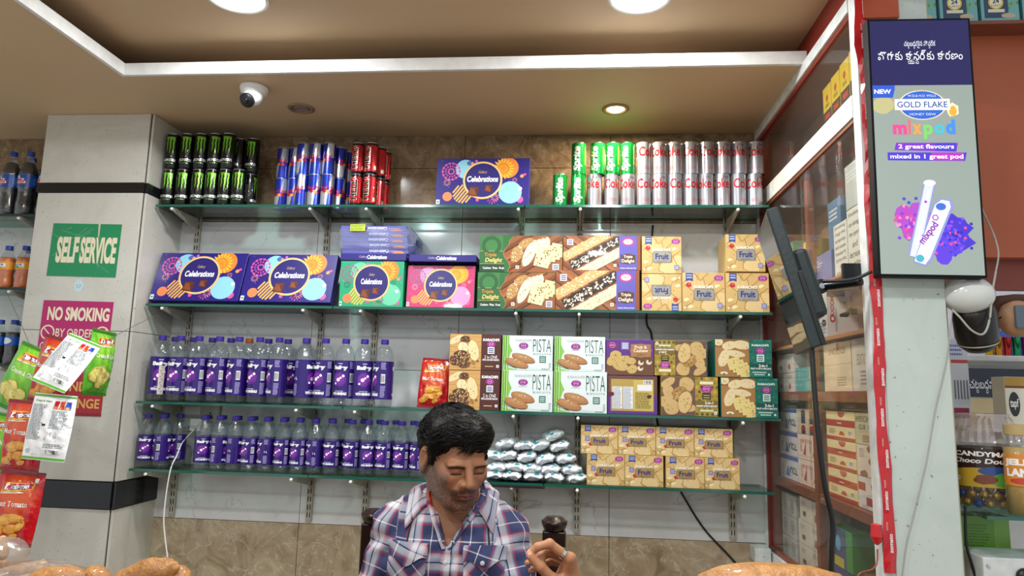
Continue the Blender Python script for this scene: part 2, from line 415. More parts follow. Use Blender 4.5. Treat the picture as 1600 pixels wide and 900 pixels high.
# ------------------------------------------------------------------ rails, brackets, glass shelves
SZ = [2.140, 1.722, 1.327, 1.063]         # top face of each glass shelf
SHN = ['top', 'second', 'third', 'lowest']
RX = [-1.68, -1.086, -.85, -.23, .016, .625]
RN = ['first', 'second', 'third', 'fourth', 'fifth', 'sixth']
rail = MB().box(-.0125, .0125, -.014, 0, 0, 1.29).mesh('rail', bevel=.001)
slots = MB()
for k in range(40):
    z = .018+k*.032
    if z > 1.27: break
    for s in (-.0055, .0055): slots.box(s-.0018, s+.0018, -.0146, -.0135, z, z+.019)
slots = slots.mesh('slots')
br = MB().prism([(0, -.001), (-.200, -.001), (-.205, -.008), (-.198, -.016), (-.03, -.052), (0, -.075)], 'x', -.004, .004).mesh('bracket', bevel=.0008)
tip = MB().lathe([(.006, 0), (.0065, .006), (.004, .010)], 10).mesh('tip', smooth=True)
SLOT = mat('slot_shadow', '#15130f', .9)
for i, x in enumerate(RX):
    r_ = tag(link('shelf_rail', rail, None, STEEL, (x, 2.920, .85)), f'cream slotted steel shelf rail on the back wall, {RN[i]} from the pillar', 'shelf rail', 'slotted wall rails')
    link('slots', slots, r_, SLOT)
    for k, z in enumerate(SZ):
        b_ = tag(link('shelf_bracket', br, None, STEEL, (x, 2.906, z-.010)), f'cream steel bracket under the {SHN[k]} glass shelf, {RN[i]} from the pillar', 'bracket', 'shelf brackets')
        link('tip', tip, b_, WHITE_P, (0, -.204, -.010), (R(90), 0, 0))
def pane(x0, x1, k, label):
    e = tag(empty('glass_shelf', ((x0+x1)/2, 2.81, SZ[k]-.010)), label, 'glass shelf', 'glass shelves')
    w = (x1-x0)/2
    MB().box(-w, w, -.108, .108, 0, .010).build('sheet', GLASS, e)
    MB().box(-w, w, -.1095, -.108, 0, .010).box(-w, w, .108, .1095, 0, .010).build('edge', GLASS_EDGE, e)
for k in range(4):
    cuts = [[-1.755, -1.0, -.205, .745], [-1.755, -.965, -.235, .745], [-1.755, -.90, .0, .765], [-1.755, -1.02, -.11, .735]][k]
    for j in range(3):
        pane(cuts[j]+.002, cuts[j+1]-.002, k, f'green-edged glass pane of the {SHN[k]} shelf, ' + ['next to the pillar', 'in the middle', 'at the cigarette cabinet end'][j])
# ------------------------------------------------------------------ printed boxes
BOXM = {}; ARTM = {}
def carton(name, label, cat, group, key, w, h, d, body, art, loc, lean=0., rz=0., flip=False, pm=None, side=None, sidemat=None):
    """a card box: body, printed front (and printed side); loc = bottom centre of its front face"""
    bk = (round(w, 4), round(h, 4), round(d, 4), body)
    if bk not in BOXM: BOXM[bk] = MB().box(-w/2, w/2, 0, d, 0, h).mesh('card_box', bevel=.0012)
    m = mat('card_'+body.strip('#'), body, .42)
    me = BOXM[bk]
    if len(me.materials) == 0: me.materials.append(m)
    l = list(loc); l[2] += d*math.sin(lean)
    o = tag(link(name, me, None, None, l, (-lean, 0, rz)), label, cat, group)
    ak = (key, round(w, 4), round(h, 4), flip)
    if ak not in ARTM:
        a = Art(w-.002, h-.002, hash(key) % 97 if not isinstance(key, str) else sum(map(ord, key))); art(a)
        W, H = a.w, a.h
        ARTM[ak] = a.mesh('front_print', (lambda u, v, o_: (W/2-u, -o_, H-v+.001)) if flip else (lambda u, v, o_: (u-W/2, -o_, v+.001)))
    link('front_print', ARTM[ak], o, pm or PRINT)
    if side:
        sk = (key, 'side', round(h, 4), round(d, 4))
        if sk not in ARTM:
            a = Art(d-.002, h-.002, 5); side(a); D = d
            ARTM[sk] = a.mesh('side_print', lambda u, v, o_: (w/2+o_, u+.001, v+.001))
        link('side_print', ARTM[sk], o, pm or PRINT)
    return o

def gift_art(bg, disc='#8fd0e6', man='#d9559c', strp='#f0b552', fl='#f29a2e', burst='#ef9a8e'):
    def f(a):
        w, h = a.w, a.h
        a.rect(0, 0, w, h, bg, 0)
        a.ell(.31*w, .77*h, .205*h, c=disc, L=1); a.blob(.36*w, .9*h, .07*h, .05*h, '#4b66b8' if disc == '#8fd0e6' else disc, 2)
        a.ell(.385*w, .885*h, .035*h, c='#f2a052', L=3); a.ell(.425*w, .94*h, .03*h, c='#b76fd0', L=3)
        a.petals(.155*w, .72*h, .15*h, .20*h, 14, man, 2, 1.1); a.petals(.155*w, .72*h, .085*h, .14*h, 14, man, 2, .6)
        a.ring(.155*w, .72*h, .045*h, .07*h, man, 2, 14)
        a.ell(.765*w, .80*h, .225*h, c='#ee8a35' if fl == '#f29a2e' else fl, L=1)
        a.petals(.72*w, .78*h, .09*h, .235*h, 18, '#f7c23c', 2, .75); a.petals(.72*w, .78*h, .03*h, .13*h, 9, '#f3a526', 3, .8); a.ring(.72*w, .78*h, .1*h, .112*h, '#c8761d', 4, 18)
        r = .195*h; cx, cy = .285*w, .235*h
        for i in range(-3, 4):      # slanted stripes inside a disc
            t = i*r*.29; q = math.sqrt(max(r*r-t*t, 0)); ux, uy = .6, .8
            a.line(cx+uy*t-ux*q, cy-ux*t-uy*q, cx+uy*t+ux*q, cy-ux*t+uy*q, r*.17, strp, 1)
        a.ell(.125*w, .18*h, .098*h, c='#f08a55', L=2)
        a.ell(.80*w, .27*h, .235*h, c=disc, L=1); a.ell(.905*w, .12*h, .07*h, c='#e0559a', L=0.5)
        a.ell(.905*w, .35*h, .04*h, c='#dff2fa', L=2)
        for x, y, r_ in ((.45, .11, .03), (.93, .63, .028), (.955, .655, .02)): a.ell(x*w, y*h, r_*h*1.2, c='#e0559a', L=2, n=10)
        a.ell(.92*w, .615*h, .035*h, c='#f4a04c', L=3, n=10)
        for x, y, k in ((.115, .48, .085), (.845, .53, .06), (.64, .16, .1)):
            a.petals(x*w, y*h, .25*k*h, k*h, 10, burst, 3, .45); 
        a.petals(.61*w, .14*h, .05*h, .13*h, 12, '#e34f8d', 2, .35)
        a.dots(0, 0, w, h, 26, .006*h, ['#dfe4ff', '#f3a8c8'], 1)
        a.ell(.5*w, .53*h, .405*h, c='#efb45e', L=4, n=40); a.ell(.5*w, .53*h, .385*h, c='#f7dca0', L=5, n=40); a.ell(.5*w, .53*h, .365*h, c='#2a2170', L=6, n=40)
        a.text('Cadbury', .5*w, .70*h, h=.075*h, w=.24*h*.6*w/h/1.6, c='#d8b884', L=7, shear=.35)
        a.text('Celebrations', .5*w, .555*h, h=.125*h, w=.335*w, c='#ffffff', L=8, bold=.03, shear=.15)
        for x, y, q in ((.405, .3, .115), (.565, .36, .085)):       # chocolate squares
            a.poly([(x*w-q*h, y*h-.8*q*h), (x*w+.75*q*h, y*h-1.1*q*h), (x*w+q*h, y*h+.75*q*h), (x*w-.7*q*h, y*h+.8*q*h)], '#5a2c1c', 8)
            a.poly([(x*w-.75*q*h, y*h-.6*q*h), (x*w+.6*q*h, y*h-.85*q*h), (x*w+.2*q*h, y*h+.2*q*h), (x*w-.5*q*h, y*h+.6*q*h)], '#8a4a30', 9)
            a.poly([(x*w-.5*q*h, y*h+.6*q*h), (x*w+.2*q*h, y*h+.2*q*h), (x*w+.8*q*h, y*h+.6*q*h)], '#74392a', 9)
        a.rect(.006*w, .02*h, .045*w, .115*h, '#e9eef0', 3); a.ell(.026*w, .067*h, .022*h, c='#2c8a4a', L=4, n=8)
    return f
NAVY = '#251b7a'
def spine_art(flipped=False):
    def f(a):
        a.rect(0, 0, a.w, a.h, NAVY, 0); q = PI if flipped else 0
        a.text('Celebrations', .56*a.w, .5*a.h, h=.62*a.h, w=.3*a.w, c='#ffffff', L=2, bold=.03, shear=.15, rot=q)
        a.text('Cadbury', (.76 if flipped else .35)*a.w, .5*a.h, h=.45*a.h, w=.13*a.w, c='#c9b2d8', L=2, shear=.35, rot=q)
        if flipped: a.ell(.86*a.w, 0, .09*a.w, .55*a.h, c='#ee8a4c', L=1)
    return f
GRP = 'chocolate gift boxes'
navy_side = lambda a: a.rect(0, 0, a.w, a.h, '#231a6e', 0)
carton('gift_box', 'blue chocolate gift box standing alone on the top shelf', 'gift box', GRP, 'gift', .382, .202, .05, NAVY, gift_art(NAVY), (-.381, 2.722, SZ[0]), .06)
carton('gift_box', 'blue chocolate gift box leaning next to the pillar on the second shelf', 'gift box', GRP, 'gift', .382, .222, .05, NAVY, gift_art(NAVY), (-1.560, 2.712, SZ[1]), .30)
carton('gift_box', 'blue chocolate gift box leaning beside the green gift box', 'gift box', GRP, 'gift', .382, .218, .05, NAVY, gift_art(NAVY), (-1.172, 2.712, SZ[1]), .30)
carton('gift_box', 'green chocolate gift box under the plastic-wrapped stack', 'gift box', GRP, 'giftg', .262, .188, .05, '#1f9a6c', gift_art('#27a878', '#6fd0a8', '#b0508a', '#e8c84a', '#f29a2e', '#123f4a'), (-.818, 2.722, SZ[1]), .0)
carton('gift_box', 'pink chocolate gift box under a flat navy box', 'gift box', GRP, 'giftp', .275, .172, .05, '#1f7a62', gift_art('#cc2f6e', '#ee9ac8', '#8e6a9a', '#f0b552', '#f4a52a', '#e9b7cc'), (-.538, 2.730, SZ[1]), .07)
carton('gift_box', 'flat navy gift box lying on the green gift box', 'gift box', GRP, 'spine', .272, .028, .18, NAVY, spine_art(), (-.816, 2.718, SZ[1]+.190))
carton('gift_box', 'flat navy gift box lying on the pink gift box', 'gift box', GRP, 'spine', .272, .028, .18, NAVY, spine_art(), (-.531, 2.715, SZ[1]+.187))
for i in range(5):
    carton('gift_box', f'navy gift box in the plastic-wrapped stack, {["bottom one", "second from the bottom", "middle one", "second from the top", "top one"][i]}', 'gift box', GRP, 'spinef',
           .272, .0225, .17, '#6a68b8', lambda a: (a.rect(0, 0, a.w, a.h, '#5a59ae', 0), spine_art(True)(a), a.rect(0, 0, a.w, a.h, '#5a59ae', .2)), (-.812+.004*(i % 2)-.003*i, 2.726, SZ[1]+.2195+i*.0232))
# clear bag round the stack
bagm = clear_mat('clear_film', '#dfe3f4', .10, .12, milk=.16, milk_col='#dfe8ff')
ws = MB(); n = 28
for k, (s, y0) in enumerate(((1.0, 2.718), (1.0, 2.90))): pass
ring_ = []
for i in range(n):
    a = 2*PI*i/n; ring_.append((math.copysign(abs(math.cos(a))**.55, math.cos(a)), math.copysign(abs(math.sin(a))**.55, math.sin(a))))
rs = []
rnd = random.Random(4)
for x, q in ((-.168, .12), (-.15, .55), (-.140, 1.), (-.07, 1.03), (0, 1.02), (.07, 1.03), (.140, 1.), (.155, .72), (.17, .4)):
    rs.append([(x+rnd.uniform(-.004, .004), .092*(.5+.5*min(q, 1))*u*1.02+.092+rnd.uniform(-.002, .002), .0605*q*v+.060+rnd.uniform(-.0015, .0015)) for u, v in ring_])
V = [p for r_ in rs for p in r_]; F = []
for k in range(len(rs)-1):
    for i in range(n): F.append((k*n+i, k*n+(i+1) % n, (k+1)*n+(i+1) % n, (k+1)*n+i))
bag = tag(link('plastic_bag', mesh_from(V, F, 'bag'), None, bagm, (-.818, 2.716, SZ[1]+.2185)), 'clear plastic bag wrapped round a stack of five navy boxes', 'plastic bag')
a = Art(.062, .028); a.rect(0, 0, .062, .028, '#c3d62c', 0); a.smallprint(.003, .015, .06, .026, 2, '#5a6a20', 1); a.smallprint(.003, .002, .06, .013, 2, '#5a6a20', 1)
link('price_sticker', a.mesh('price_sticker'), bag, STICKER, (-.067, -.004, .0915))

# ---- biscuit boxes
def biscuit(a, cx, cy, rx, ry, rot, c='#e9d3a0', edge='#b98a4c', L=2, spots=('#a8743a', '#7d9a4c', '#c9a466'), n=9):
    a.blob(cx, cy, rx*1.06, ry*1.07, edge, L, 16, rot, .05); a.blob(cx, cy, rx, ry, c, L+1, 16, rot, .05)
    for _ in range(n):
        t, q = a.rnd.uniform(0, 2*PI), a.rnd.uniform(0, .75); x, y = rx*q*math.cos(t), ry*q*math.sin(t)
        k = min(rx, ry)*.11*a.rnd.uniform(.6, 1.5); a.blob(cx+x*math.cos(rot)-y*math.sin(rot), cy+x*math.sin(rot)+y*math.cos(rot), k, k*.6, a.rnd.choice(spots), L+2, 6, a.rnd.uniform(0, 3))
def nutty(a, cx, cy, rx, ry, rot, base='#5c3820', cols=('#c79a62', '#e0bb84', '#8a5a32', '#2e1c14'), n=70, L=2):
    a.blob(cx, cy, rx, ry, base, L, 18, rot, .07)
    for _ in range(n):
        t, q = a.rnd.uniform(0, 2*PI), math.sqrt(a.rnd.uniform(0, .9)); x, y = rx*q*math.cos(t), ry*q*math.sin(t); k = min(rx, ry)*.12*a.rnd.uniform(.6, 1.3)
        a.blob(cx+x*math.cos(rot)-y*math.sin(rot), cy+x*math.sin(rot)+y*math.cos(rot), k, k*.75, a.rnd.choice(cols), L+1+(_ % 2), 6, a.rnd.uniform(0, 3), .2)
def slab_(a, cx, cy, q, rot, c, L, spots, n=8, k=.1):
    cr, sr = math.cos(rot), math.sin(rot); P = [(cx+q*(x*cr-y*sr), cy+q*(x*sr+y*cr)) for x, y in ((-.9, -.75), (.85, -.8), (.95, .75), (-.85, .85))]
    a.poly([(x*1.0+.0012, y-.0018) for x, y in P], '#7a5530', L); a.poly(P, c, L+1)
    for _ in range(n): a.blob(cx+a.rnd.uniform(-.7, .7)*q, cy+a.rnd.uniform(-.6, .6)*q, q*k*a.rnd.uniform(.6, 1.5), q*k, a.rnd.choice(spots), L+2, 6, a.rnd.uniform(0, 3), .25)
def planks(a, x0, x1, base='#9a5a30', cols=('#8a4c27', '#a9683a', '#7c421f'), rot=.6, n=9):
    a.rect(x0, 0, x1, a.h, base, 0)
    L_ = a.w+a.h
    for i in range(n):
        t = (i-.5)*a.h*2.6/n-a.h*.6
        q = [(x0-a.h, t-a.h*rot), (x1+a.h, t-a.h*rot+(x1-x0+2*a.h)*rot)]
        for s, c in ((.03, '#54290f'), (.10, a.rnd.choice(cols))):
            p = clip_half(clip_half([(q[0][0], q[0][1]), (q[1][0], q[1][1]), (q[1][0], q[1][1]+s*a.h*1.5), (q[0][0], q[0][1]+s*a.h*1.5)], 0, x0, False), 0, x1, True)
            if len(p) > 2: a.poly(p, c, .4 if s > .05 else .6)
def crest(a, cx, cy, r, L=5, c='#a32b8f'):
    a.ell(cx, cy, r, r*.66, c=c, L=L); a.ring(cx, cy, r*.48, r*.54, '#e8b4dc', L+1, 16); a.text('1953', cx, cy, h=r*.3, c='#f3d4ec', L=L+1)
def veg(a, x, y, q, L=5): a.rect(x, y, x+q, y+q, '#f0f4f0', L); a.ell(x+q/2, y+q/2, q*.25, c='#2d8a4b', L=L+1, n=8)
def stamp(a, x, y, q, bg='#e8edf2', fg='#3a4a78', L=5):
    a.rect(x, y, x+q, y+q, bg, L)
    for i in range(3): a.rect(x+q*.12, y+q*(.16+.26*i), x+q*.88, y+q*(.30+.26*i), fg, L+1)

def triple_green(a):
    w, h = a.w, a.h
    planks(a, 0, w)
    pts = [(0, 0), (.335*w, 0), (.37*w, .15*h), (.34*w, .3*h), (.30*w, .4*h), (.285*w, .5*h), (.30*w, .62*h), (.35*w, .75*h), (.36*w, .88*h), (.42*w, h), (0, h)]
    a.poly([(x+.006*w, y) for x, y in pts], '#c98b4e', 1); a.poly(pts, '#2e6b37', 2)
    a.rect(0, .57*h, .28*w, h, '#3d7f42', 3)
    a.ring(.14*w, .72*h, .17*h, .27*h, '#2a5f34', 4, 24); a.rect(0, .565*h, .285*w, .575*h, '#d3b76a', 4); a.rect(0, .22*h, .30*w, .23*h, '#d3b76a', 4); a.rect(0, 0, .30*w, .215*h, '#1d4527', 3)
    a.text('Triple', .13*w, .46*h, h=.13*h, c='#e49a3a', L=6, bold=.01, shear=.15); a.text('Delight', .17*w, .31*h, h=.15*h, c='#f3d77a', L=6, bold=.02, shear=.2)
    a.text('Cashew  Pista  Fruit', .17*w, .11*h, h=.06*h, w=.26*w, c='#ffffff', L=6, bold=.02)
    nutty(a, .45*w, .5*h, .07*w, .24*h, -.45, '#b98d52', ('#e9cf9a', '#cfa566', '#f4e4bd', '#8a5f30'), 55)
    nutty(a, .56*w, .8*h, .10*w, .12*h, .5, '#b98d52', ('#e9cf9a', '#cfa566', '#f4e4bd', '#8a5f30'), 30)
    for i in range(4): biscuit(a, (.86-.05*i)*w-.06*w, (.76-.025*i)*h, .045*w, .2*h, -.3, '#e3dcc0', '#b29a6c', 5+i*.1)
    biscuit(a, .605*w, .50*h, .065*w, .36*h, -.42, '#e2dcc4', '#ad9468', 8, n=14)
    for i in range(4): slab_(a, (.95-.055*i)*w, (.60-.06*i)*h, .22*h, -.15, '#e6e3a8' if i % 2 else '#dfe0a0', 9+i*.4, ('#8a3030', '#b07a40', '#6d8a3a'), 7)
    slab_(a, .76*w, .32*h, .23*h, -.2, '#e9e8ae', 11.5, ('#8a3030', '#b07a40', '#6d8a3a'), 10)
    veg(a, .44*w, .09*h, .09*h, 12); stamp(a, .885*w, .06*h, .17*h, L=13)
def triple_purple(a):
    w, h = a.w, a.h
    planks(a, 0, w, rot=-.75)
    for j, (cols, base) in enumerate(((('#e9cf9a', '#cfa566', '#f4e4bd'), '#d2a869'), (('#f2ead8', '#6a4a2c', '#e0d0b0', '#d9d2c4'), '#2b1a12'), (('#9a5a40', '#7d8a3a', '#b98d52'), '#ece2b4'))):
        for i in range(6):
            slab_(a, (.06+.115*i+.10*j)*w, (.40+.14*i-.24*j)*h+.03*h, .17*h, .52, base, 2+j*2, cols, 26 if j < 2 else 6, .13 if j < 2 else .08)
    a.rect(.725*w, 0, .955*w, h, '#5f56b0', 9); a.rect(.955*w, 0, w, h, '#8a4c27', 9)
    a.rect(.725*w, .56*h, .955*w, .6*h, '#7a70c6', 9.5)
    a.ell(.84*w, .83*h, .082*w, .12*h, c='#c3317f', L=10); a.ell(.84*w, .83*h, .06*w, .08*h, c='#f1d8ea', L=11); a.text('1953', .84*w, .83*h, h=.06*h, c='#c3317f', L=12)
    a.ell(.84*w, .33*h, .095*w, .16*h, c='#54341c', L=10, n=12); a.rect(.745*w, .2*h, .935*w, .45*h, '#54341c', 10.4); a.text('Triple', .84*w, .385*h, h=.1*h, c='#f4ead8', L=11, bold=.02); a.text('Delight', .84*w, .26*h, h=.12*h, c='#f4ead8', L=11, bold=.02)
    a.text('Cashew | Almond | Fruit', .84*w, .06*h, w=.2*w, c='#ffffff', L=11, bold=.02)
    stamp(a, .05*w, .73*h, .17*h, L=10); veg(a, .655*w, .10*h, .08*h, 10)
def fruit_art(a, badge='#9a9a92', small=False):
    w, h = a.w, a.h
    a.rect(0, 0, w, h, '#c9a765', 0)
    cr = '#a8743a'
    ps = [((0, .72), (.28, 1.0)), ((.28, 1), (.42, .80)), ((.42, .80), (.62, 1)), ((.5, .86), (.55, .62)), ((.05, .7), (.32, .47)), ((.32, .47), (.22, .2)), ((.78, .46), (.98, .62)),
          ((.78, .46), (.9, .2)), ((.46, .3), (.42, .08)), ((.46, .3), (.78, .3)), ((.2, .22), (0, .08)), ((.9, .2), (1, .12)), ((.42, .08), (.56, 0)), ((.55, .62), (.8, .85))]
    k = 0
    for cx, cy, r_ in ((.15, .85, .2), (.62, .85, .24), (.9, .7, .2), (.12, .45, .2), (.3, .1, .2), (.65, .12, .22), (.93, .33, .17), (.4, .62, .2)):
        a.blob(cx*w, cy*h, r_*w, r_*h, a.rnd.choice(['#d9bc80', '#d2b272', '#dfc48c']), .5+k*.05, 9, a.rnd.uniform(0, 3), .1); k += 1
    for (x0, y0), (x1, y1) in ps: a.line(x0*w, y0*h, x1*w, y1*h, .016*w, cr, 1.2)
    a.dots(0, 0, w, h, 40, .011*w, ['#b5552f', '#c9914a', '#9a7a3a', '#f2e4bd'], 1.6)
    for cx, cy in ((.2, .12), (.83, .66), (.1, .3)): a.ell(cx*w, cy*h, .07*w, .05*h, c='#f1dfb2', L=2, n=10, a0=.3, a1=4.3)
    x0 = .08 if not small else .10
    a.poly([(x0*w, .78*h), ((x0+.085)*w, .81*h), ((x0+.17)*w, .78*h), ((x0+.17)*w, h), (x0*w, h)], '#3c4a8c', 3); a.rect((x0+.02)*w, .86*h, (x0+.15)*w, .9*h, '#a9b4dc', 4); a.rect((x0+.02)*w, .93*h, (x0+.15)*w, .96*h, '#a9b4dc', 4)
    crest(a, .86*w, .87*h, .11*w, 3)
    a.text("KARACHI'S", .5*w, .64*h, h=.075*h, w=.46*w, c='#f6efe0', L=5, bold=.05); a.text("KARACHI'S", .503*w, .632*h, h=.08*h, w=.47*w, c='#9a8a6a', L=4, bold=.06)
    bx, by, bw, bh = .51*w, .44*h, .235*w, .145*h
    for s, c, L in ((1.05, '#5a5142', 5), (1., badge, 6)):
        u, v_ = bw*s, bh*s; a.poly([(bx-u, by-v_*.65), (bx-u*.8, by-v_), (bx+u*.8, by-v_), (bx+u, by-v_*.65), (bx+u, by+v_*.65), (bx+u*.8, by+v_), (bx-u*.8, by+v_), (bx-u, by+v_*.65)], c, L)
    a.text('Fruit', bx, by+.02*h, h=.16*h, w=.34*w, c='#2b2a78', L=8, bold=.03); a.text('BISCUITS', bx, by-.11*h, h=.03*h, w=.25*w, c='#4a4668', L=8)
    a.ell((.15 if not small else .27)*w, (.69 if not small else .34)*h, .065*w, .06*h, c='#c02a2e', L=4); a.ell((.16 if not small else .28)*w, .0*h+(.71 if not small else .36)*h, .015*w, c='#f0a0a0', L=5, n=6)
    if small: stamp(a, .11*w, .45*h, .12*w, '#5a5aa0', '#c9c4dc')
    else: stamp(a, .82*w, .1*h, .12*w, '#5566a8', '#c9d0ec')
    a.ell(.05*w, .1*h, .03*w, c='#cfe0d8', L=4, n=8)
def fruit_small(a): fruit_art(a, '#a8894e', True)
def two_brown(a):
    w, h = a.w, a.h
    a.rect(0, 0, .64*w, h, '#d3a35e', 0)
    for i in range(7): a.line(0, h*(.08+.14*i), .64*w, h*(.06+.145*i), .012*h, '#b98545', .5)
    biscuit(a, .12*w, .84*h, .16*w, .09*h, .5); nutty(a, .30*w, .85*h, .10*w, .10*h, 0, n=40, L=5)
    biscuit(a, .26*w, .62*h, .10*w, .16*h, .25, '#f0dfae', L=4); biscuit(a, .47*w, .55*h, .10*w, .29*h, .22, '#efd9a2', L=6)
    nutty(a, .20*w, .33*h, .21*w, .20*h, .35, n=130, L=8); nutty(a, .30*w, .15*h, .12*w, .1*h, .2, n=40, L=10)
    a.dots(.4*w, .05*h, .6*w, .25*h, 6, .03*w, ['#a8743a', '#7a4c28'], 3)
    a.rect(.62*w, 0, w, h, '#54261f', 12)
    x = .81*w
    a.text("KARACHI'S", x, .85*h, h=.075*h, w=.32*w, c='#ffffff', L=14, bold=.05); crest(a, x, .73*h, .085*w, 13)
    stamp(a, x-.065*w, .46*h, .13*w, L=13); a.text('2 in ONE', x, .37*h, h=.085*h, w=.25*w, c='#ffffff', L=14); a.text('PISTA & COCONUT BISCUITS', x, .29*h, h=.045*h, w=.32*w, c='#ffffff', L=14, bold=.04)
    a.rect(.70*w, .1*h, .86*w, .12*h, '#d9c98a', 13); veg(a, .92*w, .08*h, .05*w, 13)
def pista(a):
    w, h = a.w, a.h
    a.rect(0, 0, w, h, '#dfe9e8', 0)
    a.poly([(0, 0), (.33*w, 0), (.2*w, .12*h), (.12*w, .3*h), (.17*w, .5*h), (.2*w, .55*h), (.13*w, .75*h), (.12*w, h), (0, h)], '#8cc152', 1)
    for i, c in enumerate(('#4f9a3a', '#a9d66c', '#3d8432', '#c4e58a', '#6fb04a')):
        q = .025*i; a.poly([(q*w, 0), ((q+.018)*w, 0), ((q*.7+.05)*w, .45*h), ((q+.03)*w, h), ((q+.018)*w, h), ((q*.7+.03)*w, .45*h)], c, 2)
    a.poly([(0, .1*h), (.3*w, 0), (.98*w, 0), (.75*w, .05*h), (.35*w, .1*h), (.05*w, .3*h)], '#c9dcd6', 1.5)
    for i in range(3): a.line(.03*w, (.26-.05*i)*h, .3*w, (.03)*h, .012*h, '#2f6d2d', 3)
    for cx, cy, L in ((.42, .35, 3), (.29, .2, 7)):
        a.blob(cx*w, (cy-.02)*h, .245*w, .115*h, '#7d4e2c', L, 22, -.28, .02); a.blob(cx*w, cy*h, .24*w, .108*h, '#b07a4c', L+1, 22, -.28, .02); a.blob((cx-.01)*w, (cy+.03)*h, .18*w, .06*h, '#bd8a5c', L+2, 18, -.28, .03)
        a.dots((cx-.07)*w, (cy+.02)*h, (cx+.05)*w, (cy+.1)*h, 8, .012*w, ['#c9d08a', '#7d9a4c', '#e0cfa0'], L+3)
    a.text("KARACHI'S", .42*w, .87*h, h=.07*h, w=.33*w, c='#b9c4c6', L=3, bold=.05); crest(a, .42*w, .71*h, .095*w, 4, '#96278c'); a.rect(.33*w, .6*h, .5*w, .61*h, '#8a9a9a', 3)
    # tall thin letters
    a.text('PISTA', .79*w, .72*h, h=.38*h, w=.36*w, c='#1f5a48', L=5, bold=-.012); a.text('BISCUITS', .79*w, .47*h, h=.045*h, w=.34*w, c='#4a7a6c', L=5, space=1.3)
    stamp(a, .74*w, .22*h, .13*w, '#2f6a62', '#bfd8d0', 4); a.smallprint(.93*w, .06*h, .98*w, .22*h, 5, '#7a8a8a', 3); a.smallprint(.78*w, .01*h, .98*w, .05*h, 2, '#3a5a50', 3)
def cashew_purple(a):
    w, h = a.w, a.h
    a.rect(0, .5*h, w, h, '#5d2f86', 0); a.rect(0, 0, w, .52*h, '#6b4630', 0.5)
    for x, y, rx, ry, t in ((.2, .55, .12, .14, .2), (.13, .4, .13, .13, .6), (.35, .42, .17, .12, .3), (.3, .25, .17, .13, -.2), (.52, .4, .11, .1, 0), (.55, .17, .11, .12, .4)):
        biscuit(a, x*w, y*h, rx*w, ry*h, t, '#c9aa66', '#7a5a30', 2+y, ('#7d5a2c', '#5a6a30', '#e0cf9a'), 10)
    for x, y in ((.73, .36), (.9, .38), (.72, .2)):
        a.ell(x*w, y*h, .06*w, .075*h, c='#e0d2b8', L=4, n=12, a0=2.2, a1=6.6); a.ell((x+.015)*w, (y+.03)*h, .03*w, .04*h, c='#6b4630', L=5, n=10)
    crest(a, .13*w, .84*h, .11*w, 3, '#8a2470'); stamp(a, .32*w, .72*h, .16*w, '#8a84b0', '#dad6ec')
    a.ell(.73*w, .7*h, .23*w, .2*h, c='#a8784a', L=3, n=12); a.rect(.52*w, .52*h, .94*w, .88*h, '#a8784a', 3.3)
    a.text('Fruit &', .73*w, .8*h, h=.09*h, c='#f6e6d0', L=5, bold=.02); a.text('Cashew', .73*w, .7*h, h=.095*h, c='#f6e6d0', L=5, bold=.02); a.text('2-in-1', .73*w, .59*h, h=.07*h, c='#3a2416', L=5)
def cashew_back(a):
    w, h = a.w, a.h
    a.rect(0, 0, w, h, '#5d2f86', 0); a.rect(0, .5*h, w, h, '#6b4630', .5); a.rect(.06*w, .08*h, .93*w, .92*h, '#b59a4c', 1)
    a.rect(.52*w, .1*h, .92*w, .9*h, '#c9b45c', 2)
    for x in (.09, .31): a.rect(x*w, .14*h, (x+.2)*w, .72*h, '#e6e8ea', 3); a.smallprint((x+.01)*w, .15*h, (x+.19)*w, .71*h, 14, '#8a90a0', 4)
    a.rect(.6*w, .62*h, .9*w, .78*h, '#e6e8ea', 3); a.barcode(.72*w, .80*h, .9*w, .9*h, 3); a.smallprint(.56*w, .15*h, .9*w, .58*h, 10, '#6a5a2c', 4)
    a.ell(.06*w, .52*h, .07*w, .06*h, c='#6a1a2a', L=5); a.blob(.84*w, .47*h, .05*w, .05*h, '#5a2418', 5)
